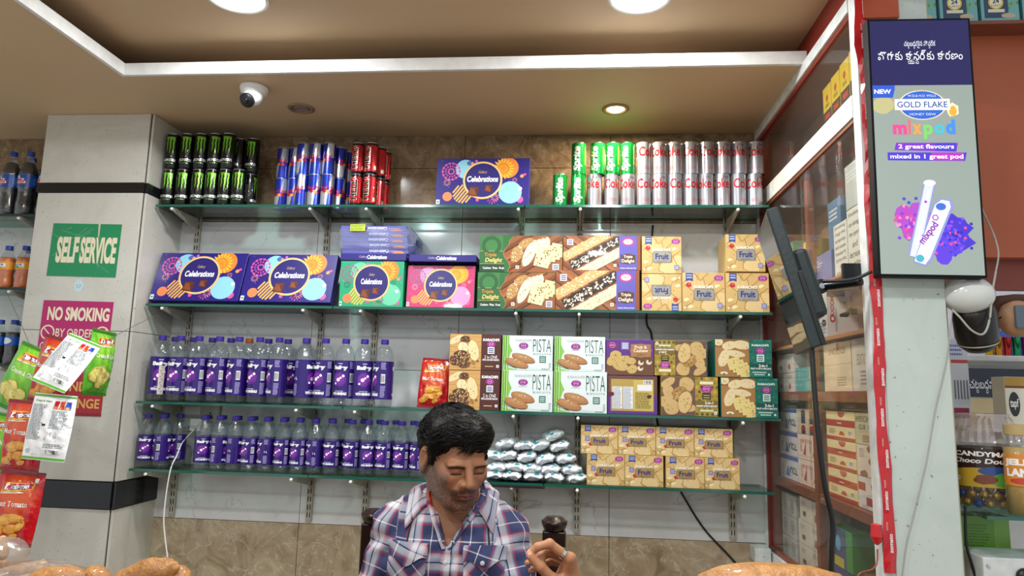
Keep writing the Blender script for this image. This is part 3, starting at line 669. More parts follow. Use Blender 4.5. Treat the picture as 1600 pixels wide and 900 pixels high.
def gold_art(a):
    w, h = a.w, a.h
    a.rect(0, 0, .62*w, h, '#6b5046', 0)
    for x, y, rx, ry, t in ((.12, .85, .14, .1, .5), (.45, .8, .13, .2, .5), (.06, .35, .10, .14, .2), (.18, .22, .14, .2, -.3), (.5, .2, .12, .1, 0), (.13, .6, .1, .2, .4)):
        biscuit(a, x*w, y*h, rx*w, ry*h, t, '#cdac72', '#8a6434', 2+2*x, n=8)
    nutty(a, .33*w, .58*h, .15*w, .17*h, .3, '#b08548', ('#e0bb84', '#8a5a32', '#6d7a34'), 30, L=5); biscuit(a, .42*w, .35*h, .12*w, .29*h, -.2, '#d8b87c', '#8a6434', 8, n=12)
    a.rect(.60*w, 0, w, h, '#a98d35', 12)
    for i in range(5):
        for j in range(9): a.ell((.63+.09*i+(.045 if j % 2 else 0))*w, (.05+.115*j)*h, .03*w, .045*h, c=a.rnd.choice(['#5a5a24', '#c0a648', '#8a7a2c']), L=12.5, n=6)
    x = .8*w
    a.rect(.68*w, .82*h, .92*w, .89*h, '#e6dfc0', 14); crest(a, x, .7*h, .10*w, 14); a.rect(x-.075*w, .43*h, x+.075*w, .6*h, '#2b2618', 14); a.rect(x-.055*w, .52*h, x+.055*w, .55*h, '#b09a50', 15); a.rect(x-.055*w, .46*h, x+.055*w, .49*h, '#b09a50', 15)
    a.rect(.60*w, .22*h, w, .4*h, '#7a6428', 14); a.text('2-in-1', .84*w, .345*h, h=.07*h, c='#ffffff', L=16, bold=.02); a.text('CASHEW & PISTA BISCUITS', x, .26*h, h=.045*h, w=.37*w, c='#ffffff', L=16, bold=.03)
    a.rect(.68*w, .12*h, .92*w, .17*h, '#c9d8b0', 14); veg(a, .93*w, .05*h, .05*w, 14)
def teal_art(a):
    w, h = a.w, a.h
    a.rect(0, 0, .62*w, h, '#a87a48', 0); a.rect(0, .8*h, .62*w, h, '#8a5a34', .5)
    for x, y, rx, ry, t in ((.06, .93, .08, .1, 0), (.25, .84, .13, .11, .2), (.47, .86, .16, .12, -.1), (.15, .5, .09, .24, -.35), (.36, .62, .17, .09, -.15)):
        biscuit(a, x*w, y*h, rx*w, ry*h, t, '#e6d2a4', '#b08850', 2+2*x, n=8)
    for i in range(4): slab_(a, (.33+.07*i)*w, (.36-.07*i)*h, .19*h, .35-.05*i, '#e3cf86', 7+i*1.2, ('#7d8a3a', '#a8602c', '#c9a24c'), 8, .08)
    a.ell(.15*w, .1*h, .07*w, .04*h, c='#efe4c8', L=4, n=10); a.blob(.15*w, .08*h, .03*w, .02*h, '#5a8a3a', 5)
    a.rect(.60*w, 0, w, h, '#1f6f60', 13)
    for i in range(5):
        for j in range(7): a.ell((.63+.085*i+(.04 if j % 2 else 0))*w, (.08+.15*j)*h, .026*w, .04*h, c=a.rnd.choice(['#2a8270', '#185a4e']), L=13.5, n=6)
    x = .8*w
    a.text("KARACHI'S", x, .86*h, h=.06*h, w=.3*w, c='#eaf2ee', L=15, bold=.04); crest(a, x, .71*h, .085*w, 15); stamp(a, x-.065*w, .42*h, .13*w, '#dfeeea', '#2a6a60', 15)
    a.rect(.60*w, .2*h, w, .37*h, '#175448', 14); a.text('2-in-1', .84*w, .315*h, h=.075*h, c='#ffffff', L=16, bold=.03); a.text('FRUIT & PISTA BISCUITS', x, .235*h, h=.045*h, w=.36*w, c='#ffffff', L=16, bold=.03)
    a.rect(.65*w, .12*h, .9*w, .15*h, '#bcd8cc', 15); a.rect(.68*w, .06*h, .87*w, .09*h, '#bcd8cc', 15); a.ell(.94*w, .08*h, .02*w, c='#e8f2ee', L=15, n=8)

BG = 'boxes of biscuits'
def bb(key, art, body, x0, x1, zb, zt, label, Yf=2.722, d=.15, lean=0., flip=False, rz=0.):
    return carton('biscuit_box', label, 'biscuit box', BG, key, x1-x0, zt-zb, d, body, art, ((x0+x1)/2, Yf, zb), lean, rz, flip)
s1, s2, s3 = SZ[1], SZ[2], SZ[3]
bb('tg', triple_green, '#2e6b37', -.387, -.078, s1, s1+.147, 'green triple biscuit box on the second shelf, lower one')
bb('tg', triple_green, '#2e6b37', -.383, -.063+.011, s1+.148, s1+.298, 'green triple biscuit box on the second shelf, upper one', 2.726)
bb('tp', triple_purple, '#8a4c27', -.077, .249, s1, s1+.158, 'wood-print and violet triple biscuit box, lower one', 2.718)
bb('tp', triple_purple, '#8a4c27', -.050, .254, s1+.159, s1+.298, 'wood-print and violet triple biscuit box, upper one', 2.724)
bb('fr', fruit_art, '#c9a765', .258, .410, s1, s1+.147, 'tan fruit biscuit box standing upside down on the second shelf', flip=True)
bb('fr', fruit_art, '#c9a765', .258, .411, s1+.148, s1+.296, 'tan fruit biscuit box on top of the upside-down one')
bb('fr', fruit_art, '#c9a765', .412, .574, s1, s1+.153, 'tan fruit biscuit box under the empty gap on the second shelf')
bb('fr', fruit_art, '#c9a765', .576, .738, s1, s1+.153, 'tan fruit biscuit box by the cabinet on the second shelf, lower one', 2.718)
bb('fr', fruit_art, '#c9a765', .580, .728, s1+.156, s1+.304, 'tan fruit biscuit box in shiny film, tilted, on the second shelf', 2.722, lean=.02)
bb('tb', two_brown, '#54261f', -.488, -.287, s2, s2+.152, 'maroon two in one biscuit box, lower one', 2.72)
bb('tb', two_brown, '#54261f', -.490, -.286, s2+.153, s2+.295, 'maroon two in one biscuit box, upper one', 2.724)
bb('pi', pista, '#cfdcd8', -.280, -.082, s2, s2+.157, 'white and green pistachio biscuit box, lower left of four', 2.718)
bb('pi', pista, '#cfdcd8', -.281, -.084, s2+.158, s2+.292, 'white and green pistachio biscuit box, upper left of four', 2.724)
bb('pi', pista, '#cfdcd8', -.078, .125, s2, s2+.157, 'white and green pistachio biscuit box, lower right of four', 2.716)
bb('pi', pista, '#cfdcd8', -.078, .118, s2+.158, s2+.292, 'white and green pistachio biscuit box, upper right of four', 2.724)
bb('cp', cashew_purple, '#5d2f86', .121, .303, s2+.147, s2+.284, 'purple and brown fruit and cashew biscuit box, front showing', 2.724)
bb('cb', cashew_back, '#5d2f86', .128, .315, s2, s2+.145, 'purple biscuit box turned to show its printed back panel', 2.722)
bb('go', gold_art, '#a98d35', .305, .500, s2+.149, s2+.284, 'gold and brown biscuit box standing upside down', 2.726, flip=True)
bb('go', gold_art, '#a98d35', .328, .540, s2, s2+.147, 'gold and brown biscuit box standing upright', 2.718)
bb('te', teal_art, '#1f6f60', .532, .742, s2+.149, s2+.292, 'teal and wood-print biscuit box, upper one', 2.722)
bb('te', teal_art, '#1f6f60', .550, .758, s2, s2+.147, 'teal and wood-print biscuit box, lower one', 2.714)
for i, (x0, x1) in enumerate(((.051, .192), (.193, .336), (.344, .485), (.486, .614))):
    bb('fs', fruit_small, '#c9a866', x0, x1, s3, s3+.113, f'tan fruit biscuit box on the lowest shelf, lower row, {ORD[i]} from the left', 2.722-.004*(i == 2))
for i, (x0, x1) in enumerate(((.028, .167), (.168, .308), (.309, .450), (.451, .592))):
    bb('fs', fruit_small, '#c9a866', x0, x1, s3+.114, s3+.219, f'tan fruit biscuit box on the lowest shelf, upper row, {ORD[i]} from the left', 2.726)

# ------------------------------------------------------------------ drink cans
def can_meshes(r, h, neck=.88):
    body = MB().lathe([(r*.80, 0), (r*.90, .002), (r, .010), (r, h-.013), (r*neck+.0015, h-.003), (r*neck+.002, h-.0005)], 28).mesh('can_body', auto=40)
    lid = MB().lathe([(r*neck+.0025, h-.002), (r*neck+.0028, h+.0005), (r*neck, h+.001), (r*neck-.002, h-.003)], 28).mesh('can_lid', smooth=True)
    tab = MB().prism([(-.005, -.009), (.005, -.009), (.006, .004), (0, .011), (-.006, .004)], 'z', h-.002, h).mesh('pull_tab')
    return body, lid, tab
CANS = {}
def can_kind(k, r, h, bodycol, art, metal_body=False):
    b, l, t = can_meshes(r, h)
    b.materials.append(ALU if metal_body else mat('tin_'+k, bodycol, .25, .45, coat=.4))
    l.materials.append(ALU); t.materials.append(ALU)
    a = Art(2*PI*r, h, 3); art(a)
    CANS[k] = (b, l, t, a.mesh('printed_wrap', wrap(r), .0065, None, 3e-4), r, h)
def can(k, x, y, z, rz, label, group):
    b, l, t, w, r, h = CANS[k]
    o = tag(link('drink_can', b, None, None, (x, y, z), (0, 0, rz)), label, 'can', group)
    link('lid', l, o); link('pull_tab', t, o); link('printed_wrap', w, o, PRINT_TIN)
    return o
def claw_art(a):
    for off in (0, a.w/2):
        c = off+a.w*.25; h = a.h; q = a.w*.068
        for i, dx in enumerate((-1, 0, 1)):
            x = c+dx*q; bot = (.46, .40, .44)[i]*h; top = .88*h
            a.poly([(x-.5*q, top), (x+.42*q, top+.02*h), (x+.5*q, top-.06*h), (x+.28*q, .70*h), (x+.4*q, .62*h), (x+.2*q, .55*h), (x+.05*q, bot), (x-.12*q, .55*h), (x-.02*q, .62*h), (x-.25*q, .72*h), (x-.05*q, .8*h)], '#7fd13b', 1)
        a.poly([(c-1.55*q, .87*h), (c-1.2*q, .91*h), (c+1.5*q, .9*h), (c+1.5*q, .86*h)], '#6dc030', 1.2)
        a.text('MONSTER', c, .25*h, h=.075*h, w=a.w*.30, c='#f4f6f4', L=2, bold=.03); a.text('ENERGY', c, .165*h, h=.03*h, w=a.w*.18, c='#8fd95a', L=2, space=1.3)
    a.smallprint(.46*a.w, .2*a.h, .54*a.w, .7*a.h, 12, '#7a8a7a', 1)
can_kind('claw', .029, .156, '#0b0d0e', claw_art)
def bull_art(a):
    w, h = a.w, a.h
    a.rect(0, 0, w, h, '#2438a8', 0)
    for off in (0, .5):
        a.poly([((off+.02)*w, .02*h), ((off+.23)*w, .02*h), ((off+.27)*w, .46*h), ((off+.02)*w, .46*h)], '#c2c6cc', 1)
        a.poly([((off+.29)*w, .52*h), ((off+.49)*w, .52*h), ((off+.49)*w, .97*h), ((off+.33)*w, .97*h)], '#c2c6cc', 1)
        c = (off+.25)*w
        a.ell(c, .44*h, .05*w, .045*h, c='#f2c230', L=2)
        for s in (-1, 1): a.poly([(c+s*.015*w, .43*h), (c+s*.06*w, .50*h), (c+s*.13*w, .48*h), (c+s*.15*w, .40*h), (c+s*.11*w, .43*h), (c+s*.08*w, .38*h), (c+s*.05*w, .42*h)], '#d3263a', 3)
        a.text('Red Bull', c, .57*h, h=.10*h, w=.40*w, c='#d3263a', L=3, bold=.03)
    a.rect(0, .985*h, w, h, '#c2c6cc', 1)
can_kind('bull', .0265, .134, '#2438a8', bull_art)
def hell_art(a):
    w, h = a.w, a.h
    a.rect(0, .09*h, w, .91*h, '#c4242c', 0)
    for off in (0, .5):
        x = (off+.2)*w; a.text('HELL', x, .5*h, h=.17*w, w=.66*h, c='#f1ead8', L=2, rot=PI/2, bold=.05); a.text('HELL', x, .5*h, h=.15*w, w=.64*h, c='#15110f', L=3, rot=PI/2, bold=.03)
        a.ring((off+.2)*w, .84*h, .03*w, .045*w, '#f1ead8', 2, 12); a.smallprint((off+.38)*w, .3*h, (off+.46)*w, .75*h, 12, '#7a1418', 1); a.rect((off+.39)*w, .14*h, (off+.46)*w, .26*h, '#d9d4cc', 2)
        a.line((off+.3)*w, .12*h, (off+.34)*w, .88*h, .012*w, '#3a0f10', 1)
can_kind('hell', .0265, .134, '#131112', hell_art)
def lime_art(a):
    w, h = a.w, a.h
    a.rect(0, 0, w, .99*h, '#14913c', 0)
    for off in (0, .5):
        x = (off+.22)*w; a.text('Sprite', x-.012*w, .47*h, h=.21*w, w=.80*h, c='#0a5a26', L=1, rot=PI/2, bold=.05, shear=.2); a.text('Sprite', x, .48*h, h=.21*w, w=.80*h, c='#f7faf4', L=2, rot=PI/2, bold=.045, shear=.2)
        a.rect((off+.40)*w, .3*h, (off+.43)*w, .88*h, '#c8d838', 1); a.smallprint((off+.44)*w, .15*h, (off+.485)*w, .8*h, 14, '#bfe0b0', 1)
can_kind('lime', .0292, .130, '#14913c', lime_art)
def diet_art(a):
    w, h = a.w, a.h
    a.rect(0, 0, w, h, '#a4a8b0', 0)
    for off in (0, .5):
        a.text('Coke', (off+.25)*w, .70*h, h=.30*h, w=.43*w, c='#c01f26', L=2, bold=.02); a.text('Diet', (off+.37)*w, .895*h, h=.07*h, c='#7a1a1e', L=2, shear=.3)
        a.smallprint((off+.16)*w, .12*h, (off+.34)*w, .24*h, 3, '#c86a6c', 1); a.smallprint((off+.44)*w, .1*h, (off+.52)*w, .5*h, 9, '#c87a7c', 1)
can_kind('diet', .0292, .130, '#c4c8ce', diet_art, True)
rnd = random.Random(11)
def J(a): return rnd.uniform(-a, a)
z0 = SZ[0]
N = 'black can with green claw mark, '
FY = 2.738      # front row of cans
g_ = 'black cans with a green claw'
for i, x in enumerate((-1.728, -1.665, -1.597, -1.537, -1.478, -1.419)):
    can('claw', x, FY, z0, R(108)+J(.18), N+f'lower front row, {ORD[i]} from the pillar', g_)
for i, x in enumerate((-1.727, -1.661, -1.598, -1.536, -1.476)):
    can('claw', x, FY, z0+.158, R(108)+J(.25), N+f'upper front row, {ORD[i]} from the pillar', g_)
for i, x in enumerate((-1.462, -1.399)):
    can('claw', x, FY+.062+.0*i, z0, R(160)+J(.5), N+f'lower back row at its right end, {["inner", "outermost"][i]} one', g_)
    can('claw', x, FY+.062, z0+.158, R(84)+J(.4), N+f'upper back row at its right end, {["inner", "outermost"][i]} one', g_)
N = 'slim blue and silver energy can, '; g_ = 'blue and silver cans'
for zz, row in ((z0, 'lower'), (z0+.135, 'upper')):
    for i, x in enumerate((-1.145, -1.089, -1.033)): can('bull', x, FY, zz, R(84)+J(.55), N+f'{row} front row, {ORD[i]} from the left', g_)
    for i, x in enumerate((-1.255, -1.200)): can('bull', x, FY+.054, zz, R(84)+J(.5), N+f'{row} back row left end, {["outer", "inner"][i]} one', g_)
    for i, (x, y) in enumerate(((-1.004, FY+.056), (-.985, FY+.111))): can('bull', x, y, zz, R(150)+J(.6), N+f'{row} row, {["second", "third"][i]} one behind the right corner', g_)
N = 'slim red and black energy can, '; g_ = 'red and black cans'
for zz, row in ((z0, 'lower'), (z0+.135, 'upper')):
    for i, (x, y) in enumerate(((-.909, FY), (-.852, FY), (-.833, FY+.055), (-.825, FY+.110))):
        can('hell', x, y, zz, R(84)+J(.45), N+f'{row} layer, '+['front left', 'front right', 'second row', 'back row'][i], g_)
g_ = 'green soda cans'
N = 'green lemon-lime soda can with white lettering, '
for i, x in enumerate((-.066, .007)): can('lime', x, FY, z0, R(84)+J(.35), N+f'lower row, {ORD[i]} from the left', g_)
for i, x in enumerate((.008, .084, .145, .205)): can('lime', x, FY, z0+.1315, R(84)+J(.25), N+f'upper row, {ORD[i]} from the left', g_)
g_ = 'silver cola cans'; N = 'silver diet cola can with red lettering, '
for i, x in enumerate((.072, .140, .205, .267, .329, .390, .451, .512, .575, .637, .699)): can('diet', x, FY, z0, R(84)+J(.75), N+f'lower row, {ORD[i]} from the left', g_)
for i, x in enumerate((.268, .330, .392, .454, .517, .580, .642, .708)): can('diet', x, FY, z0+.1315, R(84)+J(.75), N+f'upper row, {ORD[i]} from the left', g_)

# ------------------------------------------------------------------ bottles
PET = clear_mat('clear_pet', '#f6fafc', .10, .02, milk=.03, milk_col='#e6eff5', fres=.7, bump=(48, .45))
CAPM = mat('violet_cap', '#39248f', .4)
BOT = {}
def water_label(a):
    w, h = a.w, a.h
    a.rect(0, 0, w, h, '#2d166e', 0)
    for off in (0, .5):
        c = (off+.22)*w
        a.text('Bailey', c, .80*h, h=.135*h, w=.25*w, c='#ffffff', L=2, bold=.055, shear=.05); a.rect(c-.03*w, .905*h, c+.04*w, .925*h, '#cfc8ea', 2)
        a.ell(c, .50*h, .105*w, .185*h, c='#6a1f93', L=1, n=24); a.ell(c-.01*w, .51*h, .08*w, .14*h, c='#7c2aa2', L=1.4, n=20)
        for x, y, q in ((-.02, .0, .05), (.02, .05, .03), (.06, .1, .036), (-.07, -.1, .03)): a.ell(c+x*w, .49*h+y*h, q*h, c='#ffffff', L=3, n=8)
        a.rect(c-.07*w, .185*h, c+.07*w, .2*h, '#cfc8ea', 2); a.text('WITH MINERALS', c, .125*h, h=.075*h, w=.25*w, c='#ffffff', L=2, bold=.06)
        x = (off+.40)*w
        a.smallprint(x-.02*w, .78*h, x+.06*w, .97*h, 5, '#b9aee0', 1)
        if off: a.barcode(x-.015*w, .42*h, x+.05*w, .66*h, 2)
        else: a.text('1 L', x+.02*w, .5*h, h=.07*h, c='#ffffff', L=2, bold=.03)
        a.smallprint(x-.02*w, .05*h, x+.06*w, .36*h, 9, '#b9aee0', 1)
def bottle_kind(k, prof, cap, lab, capc, bodym, art, inner=None, innerm=None):
    """prof: body profile (r, z); cap: (r, z0, z1); lab: (r, z0, z1)"""
    d = {}
    d['body'] = MB().lathe(prof, 26).mesh('bottle_body', smooth=True); d['body'].materials.append(bodym)
    r, a0, a1 = cap
    d['cap'] = MB().lathe([(r, a0), (r*1.03, a0+.001), (r*1.03, a0+.003), (r, a0+.0035), (r, a1-.001), (r*.93, a1)], 20).mesh('cap', auto=40); d['cap'].materials.append(capc)
    r, l0, l1 = lab
    d['label'] = MB().lathe([(r, l0), (r, l1)], 40, cap=False).mesh('label', smooth=True); d['label'].materials.append(mat('label_base_'+k, '#2b1570' if k[0] == 'w' else '#17429c', .35))
    a = Art(2*PI*r, l1-l0, 7); art(a); d['label_print'] = a.mesh('label_print', wrap(r), .006, None, 3e-4)
    d['z'] = l0
    if inner: d['drink'] = MB().lathe(inner, 22).mesh('drink', smooth=True); d['drink'].materials.append(innerm)
    BOT[k] = d
def bottle(k, x, y, z, rz, label, group, cap=None):
    d = BOT[k]; e = tag(empty('water_bottle' if k[0] == 'w' else 'soda_bottle', (x, y, z), (0, 0, rz)), label, 'bottle', group)
    b = link('bottle_body', d['body'], e)
    c = link('cap', d['cap'] if cap is None else d['cap'].copy(), e)
    if cap: c.data.materials.clear(); c.data.materials.append(cap)
    l = link('label', d['label'], e); link('label_print', d['label_print'], l, PRINT_FILM, (0, 0, d['z']))
    if 'drink' in d: link('drink', d['drink'], e)
    return e
def ribs(r, z0, z1, n, dep):
    out = []
    for i in range(n):
        a, b = z0+(z1-z0)*i/n, z0+(z1-z0)*(i+1)/n; out += [(r, a+.0005), (r, a+(b-a)*.55), (r-dep, a+(b-a)*.7), (r-dep, a+(b-a)*.9)]
    return out
def bottle_prof(R_, H, l0, l1, neck, sh):
    p = [(R_*.62, 0), (R_*.86, .001), (R_*.97, .008)]+ribs(R_*.99, .012, l0-.002, 3, .0022)+[(R_*.985, l0), (R_*.985, l1), (R_, l1+.004)]
    for t in (.15, .35, .55, .75, .9, 1.): p.append((neck+(R_-neck)*math.cos(t*PI/2)**.62, l1+.006+(sh-l1-.006)*t))
    p += [(neck, sh+.004), (neck+.002, sh+.006), (neck+.002, sh+.008), (neck, sh+.009), (neck, H-.003)]
    return p
bottle_kind('water_litre', bottle_prof(.0395, .268, .030, .182, .0135, .243), (.0155, .249, .268), (.0395, .031, .180), CAPM, PET, water_label)
bottle_kind('water_half', bottle_prof(.0315, .212, .028, .132, .0125, .190), (.0150, .196, .212), (.0315, .029, .130), CAPM, PET, water_label)
g_ = 'one litre water bottles on the third shelf'; N = 'large violet-label water bottle on the third shelf, '
fr = (-1.697, -1.617, -1.537, -1.449, -1.366, -1.278, -1.196, -1.083, -1.002, -.918, -.841, -.758)
bk = (-1.691, -1.610, -1.526, -1.444, -1.280, -1.195, -1.115)
rnd = random.Random(23)
ang = (1.0, .35, .15, .0, -.25, .1, -.5, 1.75, .05, .25, .8, -.6)
for i, x in enumerate(fr): bottle('water_litre', x, 2.752, s2, R(78)+ang[i], N+f'front row, {ORD[i]} from the pillar', g_)
a = Art(.022, .115, 3); a.rect(0, 0, .022, .115, '#cfc6ba', 0)
for k in range(9): a.ring(.011+.003*(-1)**k, .010+.012*k, .0022, .0034, '#1c1a1c', 1, 7); a.line(.006, .012+.012*k, .015, .016+.012*k, .001, '#1c1a1c', 1.3)
st = link('paper_strip', a.mesh('paper_strip', lambda u, v, o: ((.0403+o)*math.sin(u/.04), -(.0403+o)*math.cos(u/.04), v), .005), [o_ for o_ in bpy.data.objects if o_.name == 'water_bottle'][0], STICKER, (0, 0, .028), (0, 0, R(-78)-1.0+R(28)))
for i, x in enumerate(bk): bottle('water_litre', x, 2.836, s2, rnd.uniform(0, 6), N+f'back row, {ORD[i]} from the pillar', g_)
bottle('water_litre', -1.364, 2.836, s2, 2., 'large clear water bottle with an orange cap among the violet-capped ones', g_, mat('orange_cap', '#b4562c', .4))
g_ = 'half litre water bottles on the lowest shelf'; N = 'small violet-label water bottle on the lowest shelf, '
fr = (-1.722, -1.655, -1.482, -1.416, -1.351, -1.287, -1.219, -1.152, -1.085, -1.019, -.951, -.871, -.805, -.740, -.671, -.603)
bk = (-1.690, -1.624, -1.505, -1.440, -1.374, -1.306, -1.240, -1.174, -1.109, -1.043, -.977, -.911, -.845, -.779, -.713, -.640)
ang = (.8, -.7, .9, -1.0, 2.2, .0, 2.7, .1, .05, 2.6, .3, .2, .7, .05, .15, 2.7)
for i, x in enumerate(fr): bottle('water_half', x, 2.748, s3, R(78)+ang[i], N+f'front row, {ORD[i]} from the pillar', g_)
for i, x in enumerate(bk): bottle('water_half', x, 2.816, s3, rnd.uniform(0, 6), N+f'back row, {ORD[i]} from the pillar', g_)
# ------------------------------------------------------------------ where a sight line meets a wall plane (used to hang cords)
def _ray(px, py): return rt*((px-800)/FPX) - up*((py-450)/FPX) + fw
def at_y(px, py, Y): d = _ray(px, py); return Vector((0, 0, 1.4))+d*(Y/d.y)
def at_x(px, py, X): d = _ray(px, py); return Vector((0, 0, 1.4))+d*(X/d.x)
def cord(name, label, m, pts, r, parent=None, n=8):
    P = [Vector(p) for p in pts]; Q = []
    for i in range(len(P)-1):
        p0, p1, p2, p3 = P[max(i-1, 0)], P[i], P[i+1], P[min(i+2, len(P)-1)]
        for k in range(n):
            t = k/n; Q.append(.5*((2*p1)+(p2-p0)*t+(2*p0-5*p1+4*p2-p3)*t*t+(3*p1-p0-3*p2+p3)*t**3))
    Q.append(P[-1])
    o = MB().tube(Q, r, 8).build(name, m, parent, smooth=True)
    if label: tag(o, label, 'cable')
    return o

# ------------------------------------------------------------------ signs on the pillar
def sign(name, label, w, h, loc, fn, rz=0):
    o = tag(MB().box(-w/2, w/2, 0, .0012, 0, h).build(name, mat('sticker_back', '#d9d4c4', .5), None, loc=loc, rot=(0, rz, 0)), label, 'sign')
    a = Art(w, h, 9); fn(a); link('print', a.mesh('print', off=2e-4), o, STICKER); return o
CREAM = '#e9dfc0'
def self_service(a):
    w, h = a.w, a.h; a.rect(0, 0, w, h, '#1c8a57', 0)
    a.text('SELF', .255*w, .5*h, h=.5*h, w=.32*w, c=CREAM, L=2, bold=.045); a.text('SERVICE', .70*w, .5*h, h=.5*h, w=.52*w, c=CREAM, L=2, bold=.045)
    for i in range(10): a.line(a.rnd.uniform(0, w), a.rnd.uniform(.6*h, h), a.rnd.uniform(0, w), a.rnd.uniform(0, h), .0006, '#bcd6bc', 3)
    a.poly([(.66*w, h), (.69*w, h), (.69*w, .78*h), (.675*w, .7*h), (.67*w, .8*h)], '#c9c4a8', 3)
def no_smoking(a):
    w, h = a.w, a.h; a.rect(0, 0, w, h, '#b01f66', 0)
    a.text('NO SMOKING', .52*w, .77*h, h=.24*h, w=.88*w, c=CREAM, L=2, bold=.04); a.text('BY ORDER', .5*w, .44*h, h=.145*h, w=.54*w, c=CREAM, L=2, bold=.01); a.text('GOVT OF TELANGANA', .5*w, .20*h, h=.135*h, w=.94*w, c=CREAM, L=2, bold=.01)
    for x in (.115, .885):
        a.ring(x*w, .44*h, .105*h, .13*h, CREAM, 2); s = -1 if x < .5 else 1; a.line((x-.065)*w, (.44+s*-.085)*h, (x+.065)*w, (.44+s*.085)*h, .02*h, CREAM, 2)
def change_sign(a):
    w, h = a.w, a.h; a.rect(0, 0, w, h, '#a8182c', 0); a.rect(0, 0, w, .05*h, '#8a1020', 1)
    a.text('TENDER', .56*w, .52*h, h=.17*h, w=.78*w, c='#e4b25c', L=2, bold=.02); a.text('CHANGE', .56*w, .22*h, h=.17*h, w=.78*w, c='#e4b25c', L=2, bold=.02)
sign('wall_sign', 'green self service sign with cream letters on the pillar', .300, .220, (-2.002, 2.6382, 1.820), self_service, R(.8))
sign('wall_sign', 'magenta no smoking sign on the pillar below the green sign', .302, .232, (-2.002, 2.6382, 1.488), no_smoking, R(.8))
sign('wall_sign', 'dark red sign mostly hidden behind the snack packets', .245, .22, (-1.972, 2.6382, 1.264), change_sign)
a = Art(.05, .06, 2); a.blob(.025, .028, .021, .026, '#c3dbe0', 0, 20, 0, .06); a.poly([(.028, .05), (.034, .06), (.037, .05)], '#c3dbe0', .2); a.ell(.018, .03, .0022, c='#1c2a33', L=1, n=8); a.ell(.031, .03, .0022, c='#1c2a33', L=1, n=8)
for i in range(6):
    t0, t1 = PI*1.15+i*.12*PI, PI*1.15+(i+1)*.12*PI; a.line(.0245+.007*math.cos(t0), .027+.007*math.sin(t0), .0245+.007*math.cos(t1), .027+.007*math.sin(t1), .0012, '#1c2a33', 1)
tag(link('smiley_sticker', a.mesh('sticker', off=3e-4), None, STICKER, (-2.008, 2.6398, 1.755)), 'pale blue smiling face sticker between the two pillar signs', 'sticker')

# ------------------------------------------------------------------ left alcove: soda bottles on glass
DARK_GLASS = mat('dark_shelf_edge', '#14231f', .15)
for k, z in enumerate((2.088, 1.772, 1.452)):
    t = ['top', 'middle', 'lowest'][k]
    e = tag(empty('glass_shelf', (-2.50, 2.81, z)), f'{t} glass shelf in the alcove left of the pillar', 'glass shelf', 'alcove shelves')
    MB().box(-.255, .255, -.10, .108, 0, .010).build('sheet', GLASS, e); MB().box(-.255, .255, -.102, -.10, 0, .010).build('edge', DARK_GLASS, e)
    b_ = tag(link('shelf_bracket', br, None, STEEL, (-2.36, 2.906, z)), f'cream bracket under the {t} alcove shelf', 'bracket', 'shelf brackets'); link('tip', tip, b_, WHITE_P, (0, -.204, -.010), (R(90), 0, 0))
def cola_label(a):
    w, h = a.w, a.h; a.rect(0, 0, w, h, '#1c4fa3', 0)
    for off in (.0, .5):
        c = (off+.25)*w; a.rect(c-.14*w, .22*h, c+.14*w, .48*h, '#c3202c', 2); a.rect(c-.13*w, .27*h, c+.13*w, .43*h, '#f4f0ee', 3); a.rect(c-.11*w, .31*h, c+.11*w, .40*h, '#c3202c', 3.5)
        a.poly([(c-.12*w, .48*h), (c+.08*w, .48*h), (c+.11*w, .62*h), (c+.02*w, .66*h), (c+.0*w, .9*h), (c-.04*w, .86*h), (c-.05*w, .68*h), (c-.12*w, .6*h)], '#f4f0ee', 2); a.poly([(c-.10*w, .48*h), (c+.06*w, .48*h), (c+.08*w, .6*h), (c-.01*w, .63*h), (c-.01*w, .82*h), (c-.03*w, .8*h), (c-.035*w, .65*h), (c-.10*w, .57*h)], '#d02a34', 3)
        a.ell((off+.03)*w, .5*h, .05*w, .3*h, c='#3d7cc8', L=1)
def orange_label(a):
    w, h = a.w, a.h; a.rect(0, 0, w, h, '#e89a2a', 0)
    for off in (0, .5):
        c = (off+.25)*w; a.rect(c-.17*w, .28*h, c+.17*w, .74*h, '#e9f0e2', 1); a.text('FANTA', c, .55*h, h=.26*h, w=.26*w, c='#1f3f8a', L=2, bold=.04); a.ell(c, .27*h, .08*w, .16*h, c='#4f9a3a', L=3)
def pepper_label(a):
    w, h = a.w, a.h; a.rect(0, 0, w, h, '#1d57b4', 0); a.ell(.25*w, .5*h, .12*w, .36*h, c='#d9e6f4', L=1); a.rect(.15*w, .4*h, .35*w, .55*h, '#c8323a', 2); a.ell(.75*w, .5*h, .12*w, .36*h, c='#d9e6f4', L=1)
COLA = mat('dark_cola', '#120805', .12, spec=.6); ORANGE = mat('orange_soda', '#e0701a', .18)
def shape_prof(R_, H, neck):
    return [(R_*.7, 0), (R_*.92, .003), (R_, .015), (R_*.98, H*.18), (R_*.90, H*.30), (R_*.93, H*.36), (R_*.985, H*.42), (R_*.985, H*.62), (R_, H*.64), (R_*.9, H*.72), (R_*.6, H*.82), (neck, H*.89), (neck, H*.91), (neck+.002, H*.915), (neck, H*.925), (neck, H-.003)]
bottle_kind('cola_tall', shape_prof(.036, .285, .0125), (.0145, .266, .285), (.0362, .121, .176), mat('blue_cap', '#1d3f9c', .4), PET, cola_label, [(r*.96, z) for r, z in shape_prof(.036, .285, .0125) if z < .235], COLA)
bottle_kind('fanta', shape_prof(.031, .182, .0125), (.0145, .164, .182), (.0312, .077, .112), mat('blue_cap', '#1d3f9c', .4), PET, orange_label, [(r*.96, z) for r, z in shape_prof(.031, .182, .0125) if z < .145], ORANGE)
